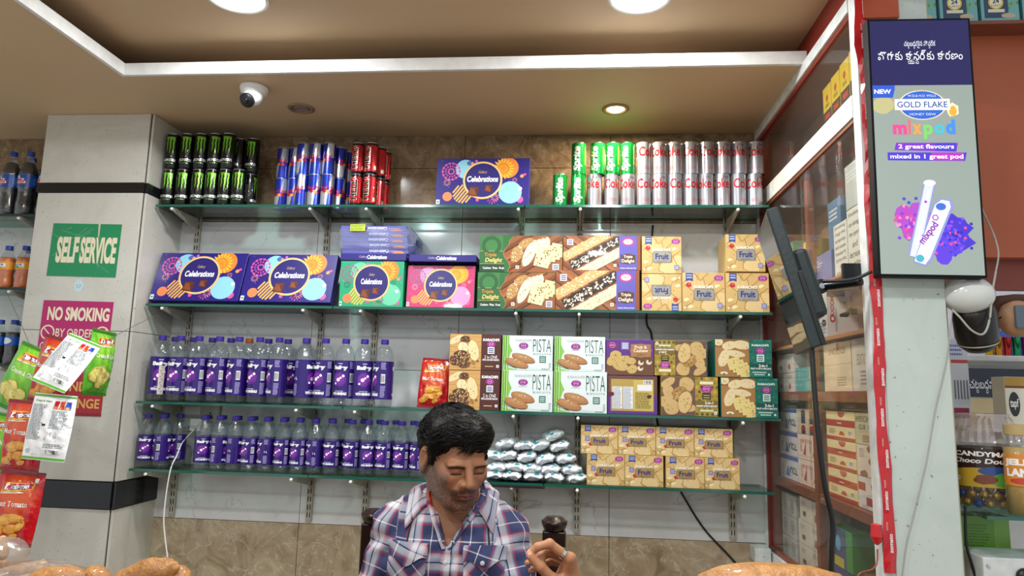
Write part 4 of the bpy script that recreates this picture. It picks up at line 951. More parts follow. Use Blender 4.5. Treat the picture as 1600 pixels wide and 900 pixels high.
bottle_kind('cola_small', shape_prof(.029, .185, .0125), (.0145, .167, .185), (.0292, .078, .114), mat('blue_cap', '#1d3f9c', .4), PET, pepper_label, [(r*.96, z) for r, z in shape_prof(.029, .185, .0125) if z < .15], COLA)
for i, (x, y) in enumerate(((-2.452, 2.735), (-2.372, 2.735), (-2.287, 2.745), (-2.43, 2.815), (-2.345, 2.82))):
    bottle('cola_tall', x, y, 2.098, R(60)+.2*i, 'tall dark cola bottle with blue label in the alcove, '+['front, at the picture edge', 'front, middle one', 'front, against the pillar', 'back row, left', 'back row, right'][i], 'cola bottles in the alcove')
for i, (x, y) in enumerate(((-2.415, 2.735), (-2.335, 2.732), (-2.268, 2.745), (-2.375, 2.80), (-2.30, 2.81))):
    bottle('fanta', x, y, 1.782, R(60)+.15*i, 'orange soda bottle with blue cap, alcove middle shelf, '+['front left', 'front middle', 'front right', 'back left', 'back right'][i], 'orange soda bottles')
for i, (x, y) in enumerate(((-2.41, 2.735), (-2.345, 2.735), (-2.28, 2.74), (-2.375, 2.80), (-2.31, 2.80))):
    bottle('cola_small', x, y, 1.462, R(60)+.3*i, 'small dark cola bottle on the lowest alcove shelf, '+['front left', 'front middle', 'front right', 'back left', 'back right'][i], 'small cola bottles')

# ------------------------------------------------------------------ snack packets
def pillow(w, h, T, seed, seal=.06, waist=.05):
    r_ = random.Random(seed); ph = [r_.uniform(0, 6) for _ in range(8)]
    def H(u, v):
        a = min(max(u/w, 0), 1); b = min(max((v/h-seal)/(1-2*seal), 0), 1)
        t = T*(math.sin(PI*a)**.55)*(math.sin(PI*b)**.5)
        cr = .0035*(math.sin(26*a+ph[0]+5*b)*math.sin(9*b+ph[1])+.7*math.sin(40*a*b+ph[2])*math.sin(17*b+ph[3]))*min(1, 4*b*(1-b)*3)*min(1, a*(1-a)*10)
        return max(t+cr, .0006)
    def X(u, v): b = v/h; return (u-w/2)*(1-waist*math.sin(PI*b)**2*0-waist*(1-math.sin(PI*b)))
    return H, X
SNACK = {}
def packet(label, key, w, h, T, base, edge, art, loc, rot, back='#cfd3d6', film=None, glow=None):
    if key not in SNACK:
        H, X = pillow(w, h, T, len(SNACK)+3)
        nu, nv = 26, 36; V = []; F = []; C = []
        for s in (-1, 1):
            for j in range(nv+1):
                for i in range(nu+1):
                    u, v = w*i/nu, h*j/nv; V.append((X(u, v), s*H(u, v), v))
        n1 = (nu+1)*(nv+1)
        for s in range(2):
            for j in range(nv):
                for i in range(nu):
                    a_ = s*n1+j*(nu+1)+i; q = (a_, a_+1, a_+nu+2, a_+nu+1); F.append(q if s == 0 else q[::-1]); C.append(lin(base if s == 0 else back) if .03 < j/nv < .96 else lin(edge))
        me = mesh_from(V, F, 'packet', True); at = me.color_attributes.new('Col', 'FLOAT_COLOR', 'CORNER')
        cols = np.array([C[p.index]+(1.,) for p in me.polygons for _ in p.vertices], dtype=np.float32)
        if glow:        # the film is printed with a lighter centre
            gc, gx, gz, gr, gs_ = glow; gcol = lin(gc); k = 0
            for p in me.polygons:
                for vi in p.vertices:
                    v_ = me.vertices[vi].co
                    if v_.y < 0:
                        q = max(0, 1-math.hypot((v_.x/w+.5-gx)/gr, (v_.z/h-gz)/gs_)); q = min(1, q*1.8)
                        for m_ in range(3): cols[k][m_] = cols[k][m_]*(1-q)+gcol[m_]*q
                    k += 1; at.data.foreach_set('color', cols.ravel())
        a_ = Art(w, h, len(key)); art(a_)
        pm = a_.mesh('front_print', lambda u, v, o: (X(u, v), -(H(u, v)+o*1.6+.0004), v), .009, .009, 5e-4)
        SNACK[key] = (me, pm)
    me, pm = SNACK[key]
    film = film or attr_mat('snack_film', .2, coat=.5, bump=(45, .35))
    o = tag(link('snack_packet', me, None, film, loc, rot), label, 'snack packet', 'snack packets')
    link('front_print', pm, o, PRINT_FILM); return o
def brand_flash(a, cx, cy, s):
    a.poly([(cx-.5*s, cy-.14*s), (cx+.45*s, cy+.02*s), (cx+.5*s, cy+.2*s), (cx-.35*s, cy+.2*s)], '#f2b13a', 1.2)
    a.poly([(cx-.42*s, cy-.04*s), (cx+.42*s, cy+.04*s), (cx+.44*s, cy+.19*s), (cx-.38*s, cy+.14*s)], '#c3202c', 2); a.line(cx-.45*s, cy-.12*s, cx+.25*s, cy-.07*s, .03*s, '#f6efe0', 2)
    a.text('Diamond', cx, cy+.09*s, h=.15*s, w=.72*s, c='#ffffff', L=4, bold=.05, shear=.25, rot=.1); a.text('Diamond', cx+.01*s, cy+.08*s, h=.16*s, w=.74*s, c='#233a86', L=3, bold=.08, shear=.25, rot=.1)
def chip(a, cx, cy, r, rot, L, c='#e8a23c'):
    a.blob(cx, cy, r*1.05, r*.62, '#b5691e', L, 14, rot, .08); a.blob(cx, cy+.03*r, r, r*.56, c, L+.6, 14, rot, .08); a.blob(cx-.1*r, cy+.12*r, r*.6, r*.28, '#f0b658', L+1.1, 10, rot, .1)
def red_chips(a):
    w, h = a.w, a.h; 
    brand_flash(a, .5*w, .76*h, .72*w); a.text('Mast Tomato', .47*w, .57*h, h=.075*h, w=.66*w, c='#f6efe6', L=3, bold=.02)
    for x, y, r_, t in ((.3, .2, .17, .9), (.62, .38, .16, -.2), (.42, .36, .2, .3), (.55, .24, .17, .2), (.72, .28, .13, .9), (.2, .15, .14, .3), (.6, .14, .1, .4)): chip(a, x*w, y*h, r_*w, t, 2+x*5)
    a.rect(.82*w, .86*h, .9*w, .92*h, '#f0f0ee', 2)
    a.rect(0, .955*h, w, .985*h, '#8e1320', 1); a.rect(0, .012*h, w, .04*h, '#8e1320', 1)
def green_chips(a):
    w, h = a.w, a.h; brand_flash(a, .5*w, .79*h, .72*w); a.text('Cream & Onion', .5*w, .6*h, h=.07*h, w=.7*w, c='#f4fbe8', L=3, bold=.03)
    for x, y, r_ in ((.25, .3, .2), (.45, .22, .2), (.35, .36, .18), (.6, .3, .16)):
        a.ell(x*w, y*h, r_*w, r_*w*.85, c='#b9a83a', L=2+x*4); a.ell(x*w, y*h, r_*w*.92, r_*w*.78, c='#e3d67a', L=2.5+x*4)
    a.rect(0, .955*h, w, .985*h, '#3f8a1c', 1); a.rect(0, .012*h, w, .04*h, '#3f8a1c', 1)
def back_print(a):
    w, h = a.w, a.h
    a.smallprint(.07*w, .30*h, .42*w, .84*h, 26, '#7c8488', 1); a.text('Cream & Onion', .28*w, .89*h, w=.4*w, c='#4f9a3a', L=2, bold=.02)
    a.rect(.40*w, .52*h, .48*w, .55*h, '#151515', 2)
    for i, c in enumerate(('#c3202c', '#d94f2a', '#2b4fa8')): a.rect((.55+.13*i)*w, .78*h, (.66+.13*i)*w, .9*h, c, 2); a.ell((.605+.13*i)*w, .8*h, .045*w, .02*h, c='#f0a23c', L=3)
    a.smallprint(.55*w, .48*h, .92*w, .76*h, 14, '#8a9296', 1); a.dots(.5*w, .3*h, .75*w, .44*h, 60, .009*w, ['#9aa2a6', '#aab2b6'], 1); a.barcode(.55*w, .10*h, .86*w, .17*h, 2); a.smallprint(.5*w, .19*h, .9*w, .26*h, 3, '#7c8488', 1)
    a.ell(.12*w, .13*h, .05*w, c='#b9c0c4', L=1); a.rect(0, .955*h, w, .985*h, '#58b02c', 2); a.rect(0, .012*h, w, .045*h, '#58b02c', 2)
PY = 2.20
packet('red tomato chips packet, lowest of the hanging strip', 'red', .150, .232, .026, '#c2161f', '#9a1018', red_chips, (-1.795, PY-.02, .872), (R(-4), R(3), R(8)), glow=('#dd5a24', .5, .68, .5, .36))
packet('red tomato chips packet in the middle of the hanging strip', 'red', .150, .232, .026, '#c2161f', '#9a1018', red_chips, (-1.797, PY-.01, 1.102), (R(3), R(3), R(-4)), glow=('#dd5a24', .5, .68, .5, .36))
packet('red tomato chips packet at the top of the strip, partly covered', 'red', .150, .232, .026, '#c2161f', '#9a1018', red_chips, (-1.762, PY+.02, 1.315), (R(3), R(14), R(-6)), glow=('#dd5a24', .5, .68, .5, .36))
packet('bright green chips packet tilted at the left picture edge', 'grn', .150, .232, .026, '#5fb82a', '#4a9a1f', green_chips, (-1.915, PY+.06, 1.292), (R(2), R(22), R(6)), glow=('#8fd63c', .45, .7, .5, .36))
packet('bright green chips packet hanging lowest at the left picture edge', 'grn', .150, .232, .026, '#5fb82a', '#4a9a1f', green_chips, (-1.985, PY+.06, 1.06), (R(2), R(10), R(12)), glow=('#8fd63c', .45, .7, .5, .36))
packet('silver back of a chips packet, hanging lower, below another', 'bak', .140, .205, .020, '#bcc0c3', '#58b02c', back_print, (-1.648, PY-.10, 1.152), (R(-2), R(4), R(6)), back='#5fb82a')
packet('silver back of a chips packet, tilted, over the no smoking sign', 'bak', .140, .205, .020, '#bcc0c3', '#58b02c', back_print, (-1.638, PY-.13, 1.380), (R(-24), R(20), R(4)), back='#5fb82a').scale = (.88, .88, .88)
packet('bright green chips packet turned sideways behind the silver backs', 'grn', .150, .232, .026, '#5fb82a', '#4a9a1f', green_chips, at_y(146, 618, PY+.16), (R(2), R(3), R(94)), glow=('#8fd63c', .45, .7, .5, .36))
packet('red tomato chips packet leaning beside the maroon biscuit boxes', 'red2', .130, .200, .024, '#c2161f', '#9a1018', red_chips, (-.560, 2.765, s2+.001), (R(-7), R(3), R(-6)), glow=('#dd5a24', .5, .68, .5, .36))
THREAD = mat('grey_thread', '#6b665c', .7)
cord('thread', 'thin grey thread tied from the packets to the second shelf', THREAD, [at_y(150, 542, 2.3), at_y(200, 514, 2.5), at_y(246, 492, 2.70)], .0011)
cord('thread', 'thin grey thread tied from the alcove shelf to the packets', THREAD, [at_y(8, 452, 2.69), at_y(30, 500, 2.45), at_y(49, 545, 2.22)], .0011)

# ------------------------------------------------------------------ silver foil packs in a heap
def foil_pack(seed):
    r_ = random.Random(seed); n = 26; rings = []
    prof = [(0, .95, .10), (.007, .96, .34), (.013, .98, .70), (.026, 1., .95), (.06, .99, 1.), (.09, 1., .98), (.115, .98, .9), (.13, .95, .5), (.136, .93, .1), (.146, .9, .06)]
    for y, sx, sz in prof:
        ring = []
        for i in range(n):
            a = 2*PI*i/n; c, s = math.cos(a), math.sin(a)
            x = .038*sx*math.copysign(abs(c)**.7, c); z = .0185*sz*math.copysign(abs(s)**.75, s)
            j = .0024 if sz > .2 else .001
            if sz < .2: z += .004*math.sin(c*5+seed)
            ring.append((x+r_.uniform(-j, j), y+r_.uniform(-j, j), z+r_.uniform(-j, j)*1.6+.0185))
        rings.append(ring)
    V = [p for q in rings for p in q]; F = [(k*n+i, k*n+(i+1) % n, (k+1)*n+(i+1) % n, (k+1)*n+i) for k in range(len(rings)-1) for i in range(n)]
    F += [tuple(range(n))[::-1], tuple(range((len(rings)-1)*n, len(rings)*n))]
    me = mesh_from(V, F, 'foil_pack', True); me.set_sharp_from_angle(angle=R(28)); return me
FOIL = mat('silver_foil_film', '#eef2f4', .32, .05, noise=(55, '#d2d9de', .4), bump=(60, .9), coat=.3)
TEAL = mat('teal_print', '#1a9aa6', .35)
packs = [foil_pack(k) for k in range(5)]
tri = []
for q in range(2):
    a = Art(.03, .03); 
    if q == 0: a.poly([(.004, .004), (.026, .004), (.015, .024)], '#1a9aa6', 0)
    else: a.ell(.015, .015, .011, c='#1a9aa6', L=0); a.ell(.019, .018, .006, c='#dfe6ea', L=.5)
    a.smallprint(.003, .025, .027, .03, 1, '#5a6a7a', 0); tri.append(a.mesh('teal_mark', lambda u, v, o: (u-.015, v-.015, o)))
hp = [(145, 738), (365, 740), (630, 752), (875, 756), (1160, 752), (185, 608), (395, 600), (615, 622), (845, 632), (1095, 636), (130, 470), (320, 470), (560, 486), (790, 512), (1030, 508),
      (290, 330), (510, 350), (725, 345), (960, 360), (905, 235)]
rows = [0]*5+[1]*5+[2]*5+[3]*4+[4]
tilts = [2, 0, 2, -6, 8, 3, -2, 4, 8, 6, -4, 14, 16, 20, 10, 14, 10, 22, 20, 26]
POS = {0: 'first', 1: 'second', 2: 'third', 3: 'fourth', 4: 'fifth'}
rown = ['bottom row', 'second row up', 'third row up', 'fourth row up', 'very top']
for i, ((qx, qy), rw) in enumerate(zip(hp, rows)):
    p = at_y(750+qx/7.5, 650+qy/7.5, 2.735)
    k = [j for j in range(len(rows)) if rows[j] == rw].index(i)
    z = SZ[3]+.0005 if rw == 0 else p.z-.0185
    o = tag(link('foil_snack_pack', packs[i % 5], None, FOIL, (p.x, 2.722+.006*rw, z), (0, R(-tilts[i]*.8), R((-8, 10, -4, 12, 3)[(i*2) % 5]))), 'white silver foil pack in the heap, '+(f'{rown[rw]}, {POS[k]} from the left' if rw < 4 else 'lying on the very top'), 'foil pack', 'heap of silver foil packs')
    t = link('teal_mark', tri[i % 2], o, PRINT_FILM, (.012*(-1)**i, .0175, .0335), (R(24), 0, 0))
tray = tag(MB().box(-.115, .115, -.10, .09, 0, .006).box(-.115, .115, -.10, -.097, .006, .010).build('display_tray', BLACK, None, loc=(-.22, 2.79, SZ[3]-.0175), bevel=.001), 'thin black tray edge under the heap of foil packs', 'tray')

# ------------------------------------------------------------------ switch plate, charger, cords
sw = tag(MB().box(-.085, .085, -.014, 0, 0, .12).build('switch_plate', mat('switch_plate_grey', '#b9b8b0', .4), None, bevel=.003, loc=(-1.59, 2.919, 1.20)), 'grey switch plate on the wall behind the small water bottles', 'switch plate')
MB().box(-.07, .0, -.017, -.013, .07, .105).box(-.07, .0, -.017, -.013, .02, .055).build('switch', WHITE_P, sw, bevel=.002)
MB().lathe([(.004, 0), (.004, .002)], 10).lathe([(.004, 0), (.004, .002)], 10, (.02, 0, 0)).lathe([(.004, 0), (.004, .002)], 10, (.01, .018, 0)).build('socket_holes', BLACK, sw, loc=(.035, -.0135, .06), rot=(R(90), 0, 0))
ad = tag(MB().box(-.026, .026, 0, .045, 0, .052).build('phone_charger', WHITE_P, None, bevel=.004, loc=(-1.578, 2.852, 1.205)), 'white phone charger plugged in among the small water bottles', 'charger')
MB().box(-.006, .006, -.002, .0005, .006, .010).build('port', BLACK, ad)
cord('charging_cable', 'white charging cable hanging from the charger past the lowest shelf', mat('white_cable', '#eceae6', .4), [Vector((-1.578, 2.850, 1.213)), at_y(286, 690, 2.80), at_y(276, 712, 2.72), at_y(267, 732, 2.690), at_y(260, 770, 2.688), at_y(256, 810, 2.686), at_y(258, 840, 2.684), at_y(263, 880, 2.68)], .0024)
BC = mat('black_cable', '#0c0c0d', .45)
cord('wall_cable', 'black cable running down the back wall behind the biscuit boxes', BC, [at_y(1020, 352, 2.912), at_y(1015, 420, 2.912), at_y(1010, 500, 2.912), at_y(1019, 530, 2.912), at_y(1026, 650, 2.912), at_y(1045, 735, 2.912), at_y(1066, 772, 2.912), at_y(1100, 826, 2.912), at_y(1146, 876, 2.912), at_y(1190, 930, 2.912)], .004)
# ------------------------------------------------------------------ cigarette cabinet on the right
WHT = mat('white_enamel', '#dfe2e0', .35, noise=(25, '#c9ccc8', .3))
CG = clear_mat('cabinet_glass', '#fbfaf7', .02, .015, milk=.02, milk_col='#d8d2c8', fres=.3)
X0 = .765
cab = tag(empty('display_cabinet', (.93, 2.38, 0)), 'glass-fronted cigarette cabinet with white rails and brown shelves on the right', 'cabinet')
def cbox(name, m, x0, x1, y0, y1, z0, z1, bevel=.001): return MB().box(x0-.93, x1-.93, y0-2.38, y1-2.38, z0, z1).build(name, m, cab, bevel=bevel)
cbox('back_panel', mat('tan_laminate', '#cba482', .45, noise=(8, '#bf9470', .5)), 0.945, .955, 1.90, 2.915, .0, 2.515)
cbox('end_panel', BROWN_LAM, .80, .945, 2.895, 2.915, .0, 2.515)
cbox('top_panel', BROWN_LAM, .80, .945, 1.90, 2.895, 2.50, 2.515)
for z, th, nm in ((1.075, .03, 'shelf_board'), (1.395, .03, 'shelf_board'), (1.583, .012, 'shelf_board'), (1.762, .008, 'shelf_board'), (2.219, .02, 'shelf_board'), (.79, .03, 'shelf_board')):
    cbox(nm, BROWN_LAM if th > .015 else mat('tan_shelf_board', '#a9764e', .5), .782, .945, 1.90, 2.895, z, z+th)
cbox('plinth', WHT, .775, .945, 1.90, 2.915, 0, .79)
cbox('upright', BROWN_LAM, .778, .80, 2.375, 2.405, .82, 2.19)
cbox('upright', mat('red_frame', '#7a2418', .45), .757, .80, 2.880, 2.905, .80, 2.515)
cbox('upright', WHT, .748, .760, 2.900, 2.916, .80, 2.2)
cbox('rail', WHT, .750, .775, 1.897, 2.895, 2.167, 2.231); cbox('rail_edge', BROWN_LAM, .755, .778, 1.897, 2.895, 2.155, 2.167)
cbox('rail', WHT, .749, .775, 1.897, 2.92, 2.476, 2.516); cbox('rail_edge', mat('red_frame', '#7a2418', .45), .757, .778, 1.897, 2.895, 2.462, 2.476)
cbox('rail', WHT, .750, .775, 1.897, 2.90, .785, .825); cbox('rail_edge', BROWN_LAM, .757, .778, 1.897, 2.895, .825, .84)
for y0, y1, z0, z1, t in ((2.385, 2.88, .84, 2.155, 'far'), (1.897, 2.385, .84, 2.155, 'near'), (1.897, 2.88, 2.231, 2.462, 'top')):
    cbox('glass_pane', CG, .764 if t != 'near' else .7595, .7675 if t != 'near' else .763, y0, y1, z0, z1, 0)
tag(MB().box(-.03, .03, -.04, .04, 0, .05).ball((.0, -.041, .025), .004, 8, 6).build('junction_box', WHT, None, bevel=.002, loc=(.715, 2.86, .79)), 'small white junction box at the foot of the cabinet', 'junction box')

CX = .802
def pk(label, key, y_far, y_near, z0, z1, body, art, d=.09, x=CX, name='cigarette_carton', cat='carton'):
    return carton(name, label, cat, 'cartons in the cigarette cabinet', key, y_far-y_near, z1-z0, d, body, art, (x, (y_far+y_near)/2, z0), 0, -PI/2)
def art_tola(a):
    w, h = a.w, a.h; a.rect(0, 0, w, h, '#d8dbe2', 0); a.rect(0, .82*h, w, h, '#3d63b0', 1); a.poly([(.3*w, .12*h), (.55*w, .12*h), (.42*w, .6*h)], '#3d78c0', 1); a.text('TOLA', .72*w, .4*h, h=.3*h, w=.46*w, c='#2a3348', L=2, bold=.03, rot=PI); a.smallprint(.05*w, .1*h, .25*w, .6*h, 6, '#8a90a0', 1)
def art_pink(a):
    w, h = a.w, a.h; a.rect(0, 0, w, h, '#ead9d2', 0)
    for x in (.3, .75): a.poly([((x-.06)*w, .2*h), ((x+.08)*w, .15*h), ((x+.1)*w, .75*h)], '#b9574c', 1); a.smallprint((x-.2)*w, .3*h, (x-.08)*w, .8*h, 6, '#a98a84', 1)
    a.text('BRISTOL', .45*w, .75*h, h=.14*h, w=.5*w, c='#c04a5a', L=2)
    a.line(0, .1*h, w, .16*h, .02*h, '#c9a89c', 1)
def art_fig(a):
    w, h = a.w, a.h; a.rect(0, 0, w, h, '#dcd2c4', 0)
    for x in (.12, .5, .86):
        a.rect((x-.1)*w, 0, (x+.1)*w, h, '#cfc0ac', .5)
    for x in (.3, .7): a.rect((x-.1)*w, .42*h, (x+.1)*w, .9*h, '#2e3450', 1); a.ell(x*w, .9*h, .1*w, .1*h, c='#6a2a2a', L=1); a.rect((x-.1)*w, 0, (x+.1)*w, .24*h, '#2e3450', 1); a.ell(x*w, .25*h, .1*w, .12*h, c='#9a3030', L=2)
def art_stripe(a):
    w, h = a.w, a.h; a.rect(0, 0, w, h, '#ded0a0', 0); a.rect(0, .48*h, w, .72*h, '#a83a30', 1); a.rect(0, 0, w, .12*h, '#a83a30', 1); a.smallprint(.4*w, .56*h, .6*w, .64*h, 1, '#e6d8b8', 2); a.ell(.55*w, .18*h, .1*w, .14*h, c='#b5483a', L=2, a0=0, a1=PI, n=12); a.ell(.55*w, .95*h, .12*w, .14*h, c='#b5483a', L=2); a.smallprint(.1*w, .2*h, .35*w, .4*h, 4, '#8a6a4a', 1); a.barcode(.78*w, .2*h, .9*w, .38*h)
def art_club(a):
    w, h = a.w, a.h; a.rect(0, 0, w, h, '#c6c0a0', 0); a.text('AMERICAN', .22*w, .82*h, h=.2*h, w=.42*w, c='#2e3228', L=2); a.text('CLUB', .2*w, .56*h, h=.16*h, w=.2*w, c='#2e3228', L=2); a.text('AMERI', .82*w, .82*h, h=.2*h, w=.34*w, c='#2e3228', L=2); a.barcode(.38*w, .5*h, .5*w, .65*h)
    for i in range(4): a.rect(.2*w, (.08+.06*i)*h, .4*w, (.11+.06*i)*h, '#a83a30' if i % 2 else '#2e4a6a', 1); a.rect(.6*w, (.08+.06*i)*h, .8*w, (.11+.06*i)*h, '#a83a30' if i % 2 else '#2e4a6a', 1)
    a.ell(.5*w, .2*h, .07*w, .16*h, c='#3a6a7a', L=2); a.ell(.5*w, .18*h, .045*w, .1*h, c='#c9703a', L=3)
def art_wb(a):
    w, h = a.w, a.h; a.rect(0, 0, w, h, '#d9d0c8', 0)
    for x, y in ((.42, .9), (.45, .5), (.2, .08), (.8, .08), (.97, .5)): a.blob(x*w, y*h, .12*w, .12*h, '#8a4a38', 1, 10, 0, .15)
    a.smallprint(.08*w, .6*h, .25*w, .9*h, 5, '#9a8a84', 1); a.smallprint(.6*w, .62*h, .85*w, .9*h, 4, '#9a8a84', 1); a.smallprint(.62*w, .42*h, .88*w, .48*h, 1, '#a84a4a', 2)
def art_wr(a):
    w, h = a.w, a.h; a.rect(0, 0, w, h, '#d6d4d8', 0)
    for x, y in ((.08, .7), (.88, .6), (.35, .25)): a.rect((x-.12)*w, (y-.13)*h, (x+.14)*w, (y+.13)*h, '#a5362e', 1)
    a.ell(.45*w, .75*h, .07*w, .12*h, c='#7a3a34', L=1); a.smallprint(.1*w, .02*h, .3*w, .12*h, 3, '#8a8a90', 1)
def art_white(a):
    w, h = a.w, a.h; a.rect(0, 0, w, h, '#d8d4cc', 0); a.smallprint(.1*w, .65*h, .3*w, .85*h, 4, '#9a948c', 1); a.rect(.15*w, .2*h, .3*w, .4*h, '#6a5a50', 1); a.blob(.75*w, .3*h, .07*w, .18*h, '#a8584a', 1); a.smallprint(.6*w, .7*h, .9*w, .9*h, 3, '#8a8480', 1)
def art_gray(a):
    w, h = a.w, a.h; a.rect(0, 0, w, h, '#bdbfbe', 0)
    for x in (.25, .75): a.ring(x*w, .5*h, .28*h, .34*h, '#7d8284', 1, 16); a.ell(x*w, .5*h, .2*h, c='#8f9496', L=1)
def art_teal(a):
    w, h = a.w, a.h; a.rect(0, 0, w, h, '#58a4ac', 0); a.rect(0, .5*h, w, .54*h, '#8cc4c8', 1)
    for x in (.2, .7): a.poly([((x-.04)*w, .5*h), ((x+.04)*w, .5*h), (x*w, .95*h)], '#b9a084', 1)
def art_cream(a):
    w, h = a.w, a.h; a.rect(0, 0, w, h, '#d9c8ac', 0); a.text('EDITIONS', .5*w, .82*h, h=.12*h, w=.6*w, c='#8a6a48', L=1, rot=PI); a.line(0, .55*h, w, .55*h, .01*h, '#b9a488', 1); a.ell(.55*w, .92*h, .06*w, .1*h, c='#b5683a', L=1); a.smallprint(.5*w, .1*h, .85*w, .3*h, 4, '#a99478', 1)
def art_edit(a):
    w, h = a.w, a.h; a.rect(0, 0, w, h, '#c4c2bf', 0); a.text('EDITIONS', .36*w, .6*h, h=.2*h, w=.4*w, c='#7a6a4c', L=1); a.ring(.8*w, .9*h, .2*h, .26*h, '#4a6a8a', 1, 18); a.smallprint(.25*w, .1*h, .45*w, .4*h, 4, '#8a8884', 1); a.smallprint(.65*w, .1*h, .9*w, .5*h, 5, '#8a8884', 1); a.line(0, .5*h, w, .5*h, .008*h, '#a9a7a4', 1)
def warn(lines):
    def f(a):
        w, h = a.w, a.h; a.rect(0, 0, w, h, '#cfd0c8', 0); a.rect(0, 0, .02*w, h, '#9a9a94', 1)
        for i, t in enumerate(lines): a.text(t, .5*w, h*(1-(i+.6)/(len(lines)+.2)), h=.62*h/(len(lines)+.2), w=.78*w if len(t) > 4 else None, c='#4a4c50', L=2)
    return f
def art_yb(a):
    w, h = a.w, a.h; a.rect(0, 0, w, .5*h, '#2e2a24', 0); a.rect(0, .5*h, w, h, '#c9ae1e', 0); a.blob(.5*w, .75*h, .14*w, .08*h, '#a83a1e', 1); a.rect(.25*w, .08*h, .75*w, .2*h, '#c9c4b4', 1); a.rect(.2*w, .33*h, .8*w, .43*h, '#a82a1e', 1); a.smallprint(.25*w, .56*h, .75*w, .64*h, 2, '#3a2a12', 2)
def flat(c):
    return lambda a: (a.rect(0, 0, a.w, a.h, c, 0), a.smallprint(.1*a.w, .6*a.h, .8*a.w, .85*a.h, 3, '#c9ccd0', 1))
zb = 1.106
cols3 = [((2.865, 2.645), [(art_tola, 'tl', '#c9ccd4', 'white and blue carton')]*3), ((2.640, 2.420), [(art_pink, 'pk', '#ddc9c0', 'pink and white carton'), (art_pink, 'pk', '#ddc9c0', 'pink and white carton'), (art_fig, 'fg', '#cfc0ac', 'cream carton with dark figures')]),
         ((2.345, 2.115), [(art_stripe, 'st', '#d6c68e', 'yellow and red striped carton')]*3), ((2.110, 1.885), [(art_wr, 'wr', '#cccacf', 'white carton with red blocks'), (art_wb, 'wb', '#d0c8c0', 'white carton with brown shapes'), (art_club, 'cl', '#bcb696', 'olive carton with dark capitals')])]
lv = ['bottom', 'middle', 'top']
for ci, ((yf, yn), its) in enumerate(cols3):
    for k, (f, key, body, t) in enumerate(its):
        hh = .086
        pk(f'{t} on the middle cabinet shelf, {lv[k]}, {ORD[ci]} column from the wall', key, yf, yn, zb+k*(hh+.001), zb+k*(hh+.001)+hh, body, f)
for k in range(3): pk(f'grey carton with ring marks low in the cabinet corner, {lv[k]} one', 'gr', 2.865, 2.690, .821+k*.076, .821+k*.076+.075, '#a9abaa', art_gray)
for k in range(3): pk(f'plain white carton low in the cabinet, {lv[k]} of the stack by the upright', 'wh', 2.665-.02*(k == 2), 2.425, .821+k*.081, .821+k*.081+.080, '#ccc8c0', art_white)
pk('green and blue carton at the bottom of the near cabinet bay', 'gb', 2.345, 2.175, .905, 1.02, '#2a7a3c', lambda a: (a.rect(0, 0, a.w, a.h, '#2c4a7a', 0), a.rect(.72*a.w, 0, a.w, a.h, '#2f8a44', 1), a.rect(0, 0, .6*a.w, .25*a.h, '#b9b04a', 1), a.ell(.35*a.w, .6*a.h, .12*a.w, .2*a.h, c='#5aa0c8', L=1)), .12)
pk('dark blue carton under the green and blue one', 'db', 2.345, 2.150, .821, .903, '#27406e', lambda a: (a.rect(0, 0, a.w, a.h, '#2b477c', 0), a.poly([(0, .5*a.h), (.5*a.w, .3*a.h), (.5*a.w, .45*a.h), (0, .65*a.h)], '#c9703a', 1), a.rect(.55*a.w, .3*a.h, a.w, .4*a.h, '#c9c04a', 1)), .12)
pk('red-brown carton with white print low beside the taped post', 'rb', 2.10, 1.90, .821, .93, '#7a3422', lambda a: (a.rect(0, 0, a.w, a.h, '#83402c', 0), a.smallprint(.05*a.w, .4*a.h, .5*a.w, .8*a.h, 5, '#c9a08c', 1), a.dots(.5*a.w, .75*a.h, a.w, .95*a.h, 40, .02*a.w, ['#e0d4c4'], 1), a.rect(0, 0, .6*a.w, .25*a.h, '#c9bcb0', 1)), .12)
zb = 1.426
for k in range(2): pk(f'white carton above the upper board, by the wall, {["lower", "upper"][k]} one', 'wh2', 2.865, 2.660, zb+k*.071, zb+k*.071+.070, '#d0ccc4', art_white)
pk('teal carton above the upper cabinet board', 'te2', 2.640, 2.425, zb, zb+.085, '#4c949c', art_teal)
pk('cream carton with upside-down lettering on the upper cabinet board', 'cr', 2.345, 2.120, zb, zb+.150, '#cbb998', art_cream)
pk('grey-white carton lettered in gold on the upper cabinet board', 'ed', 2.115, 1.885, zb, zb+.150, '#b9b7b4', art_edit)
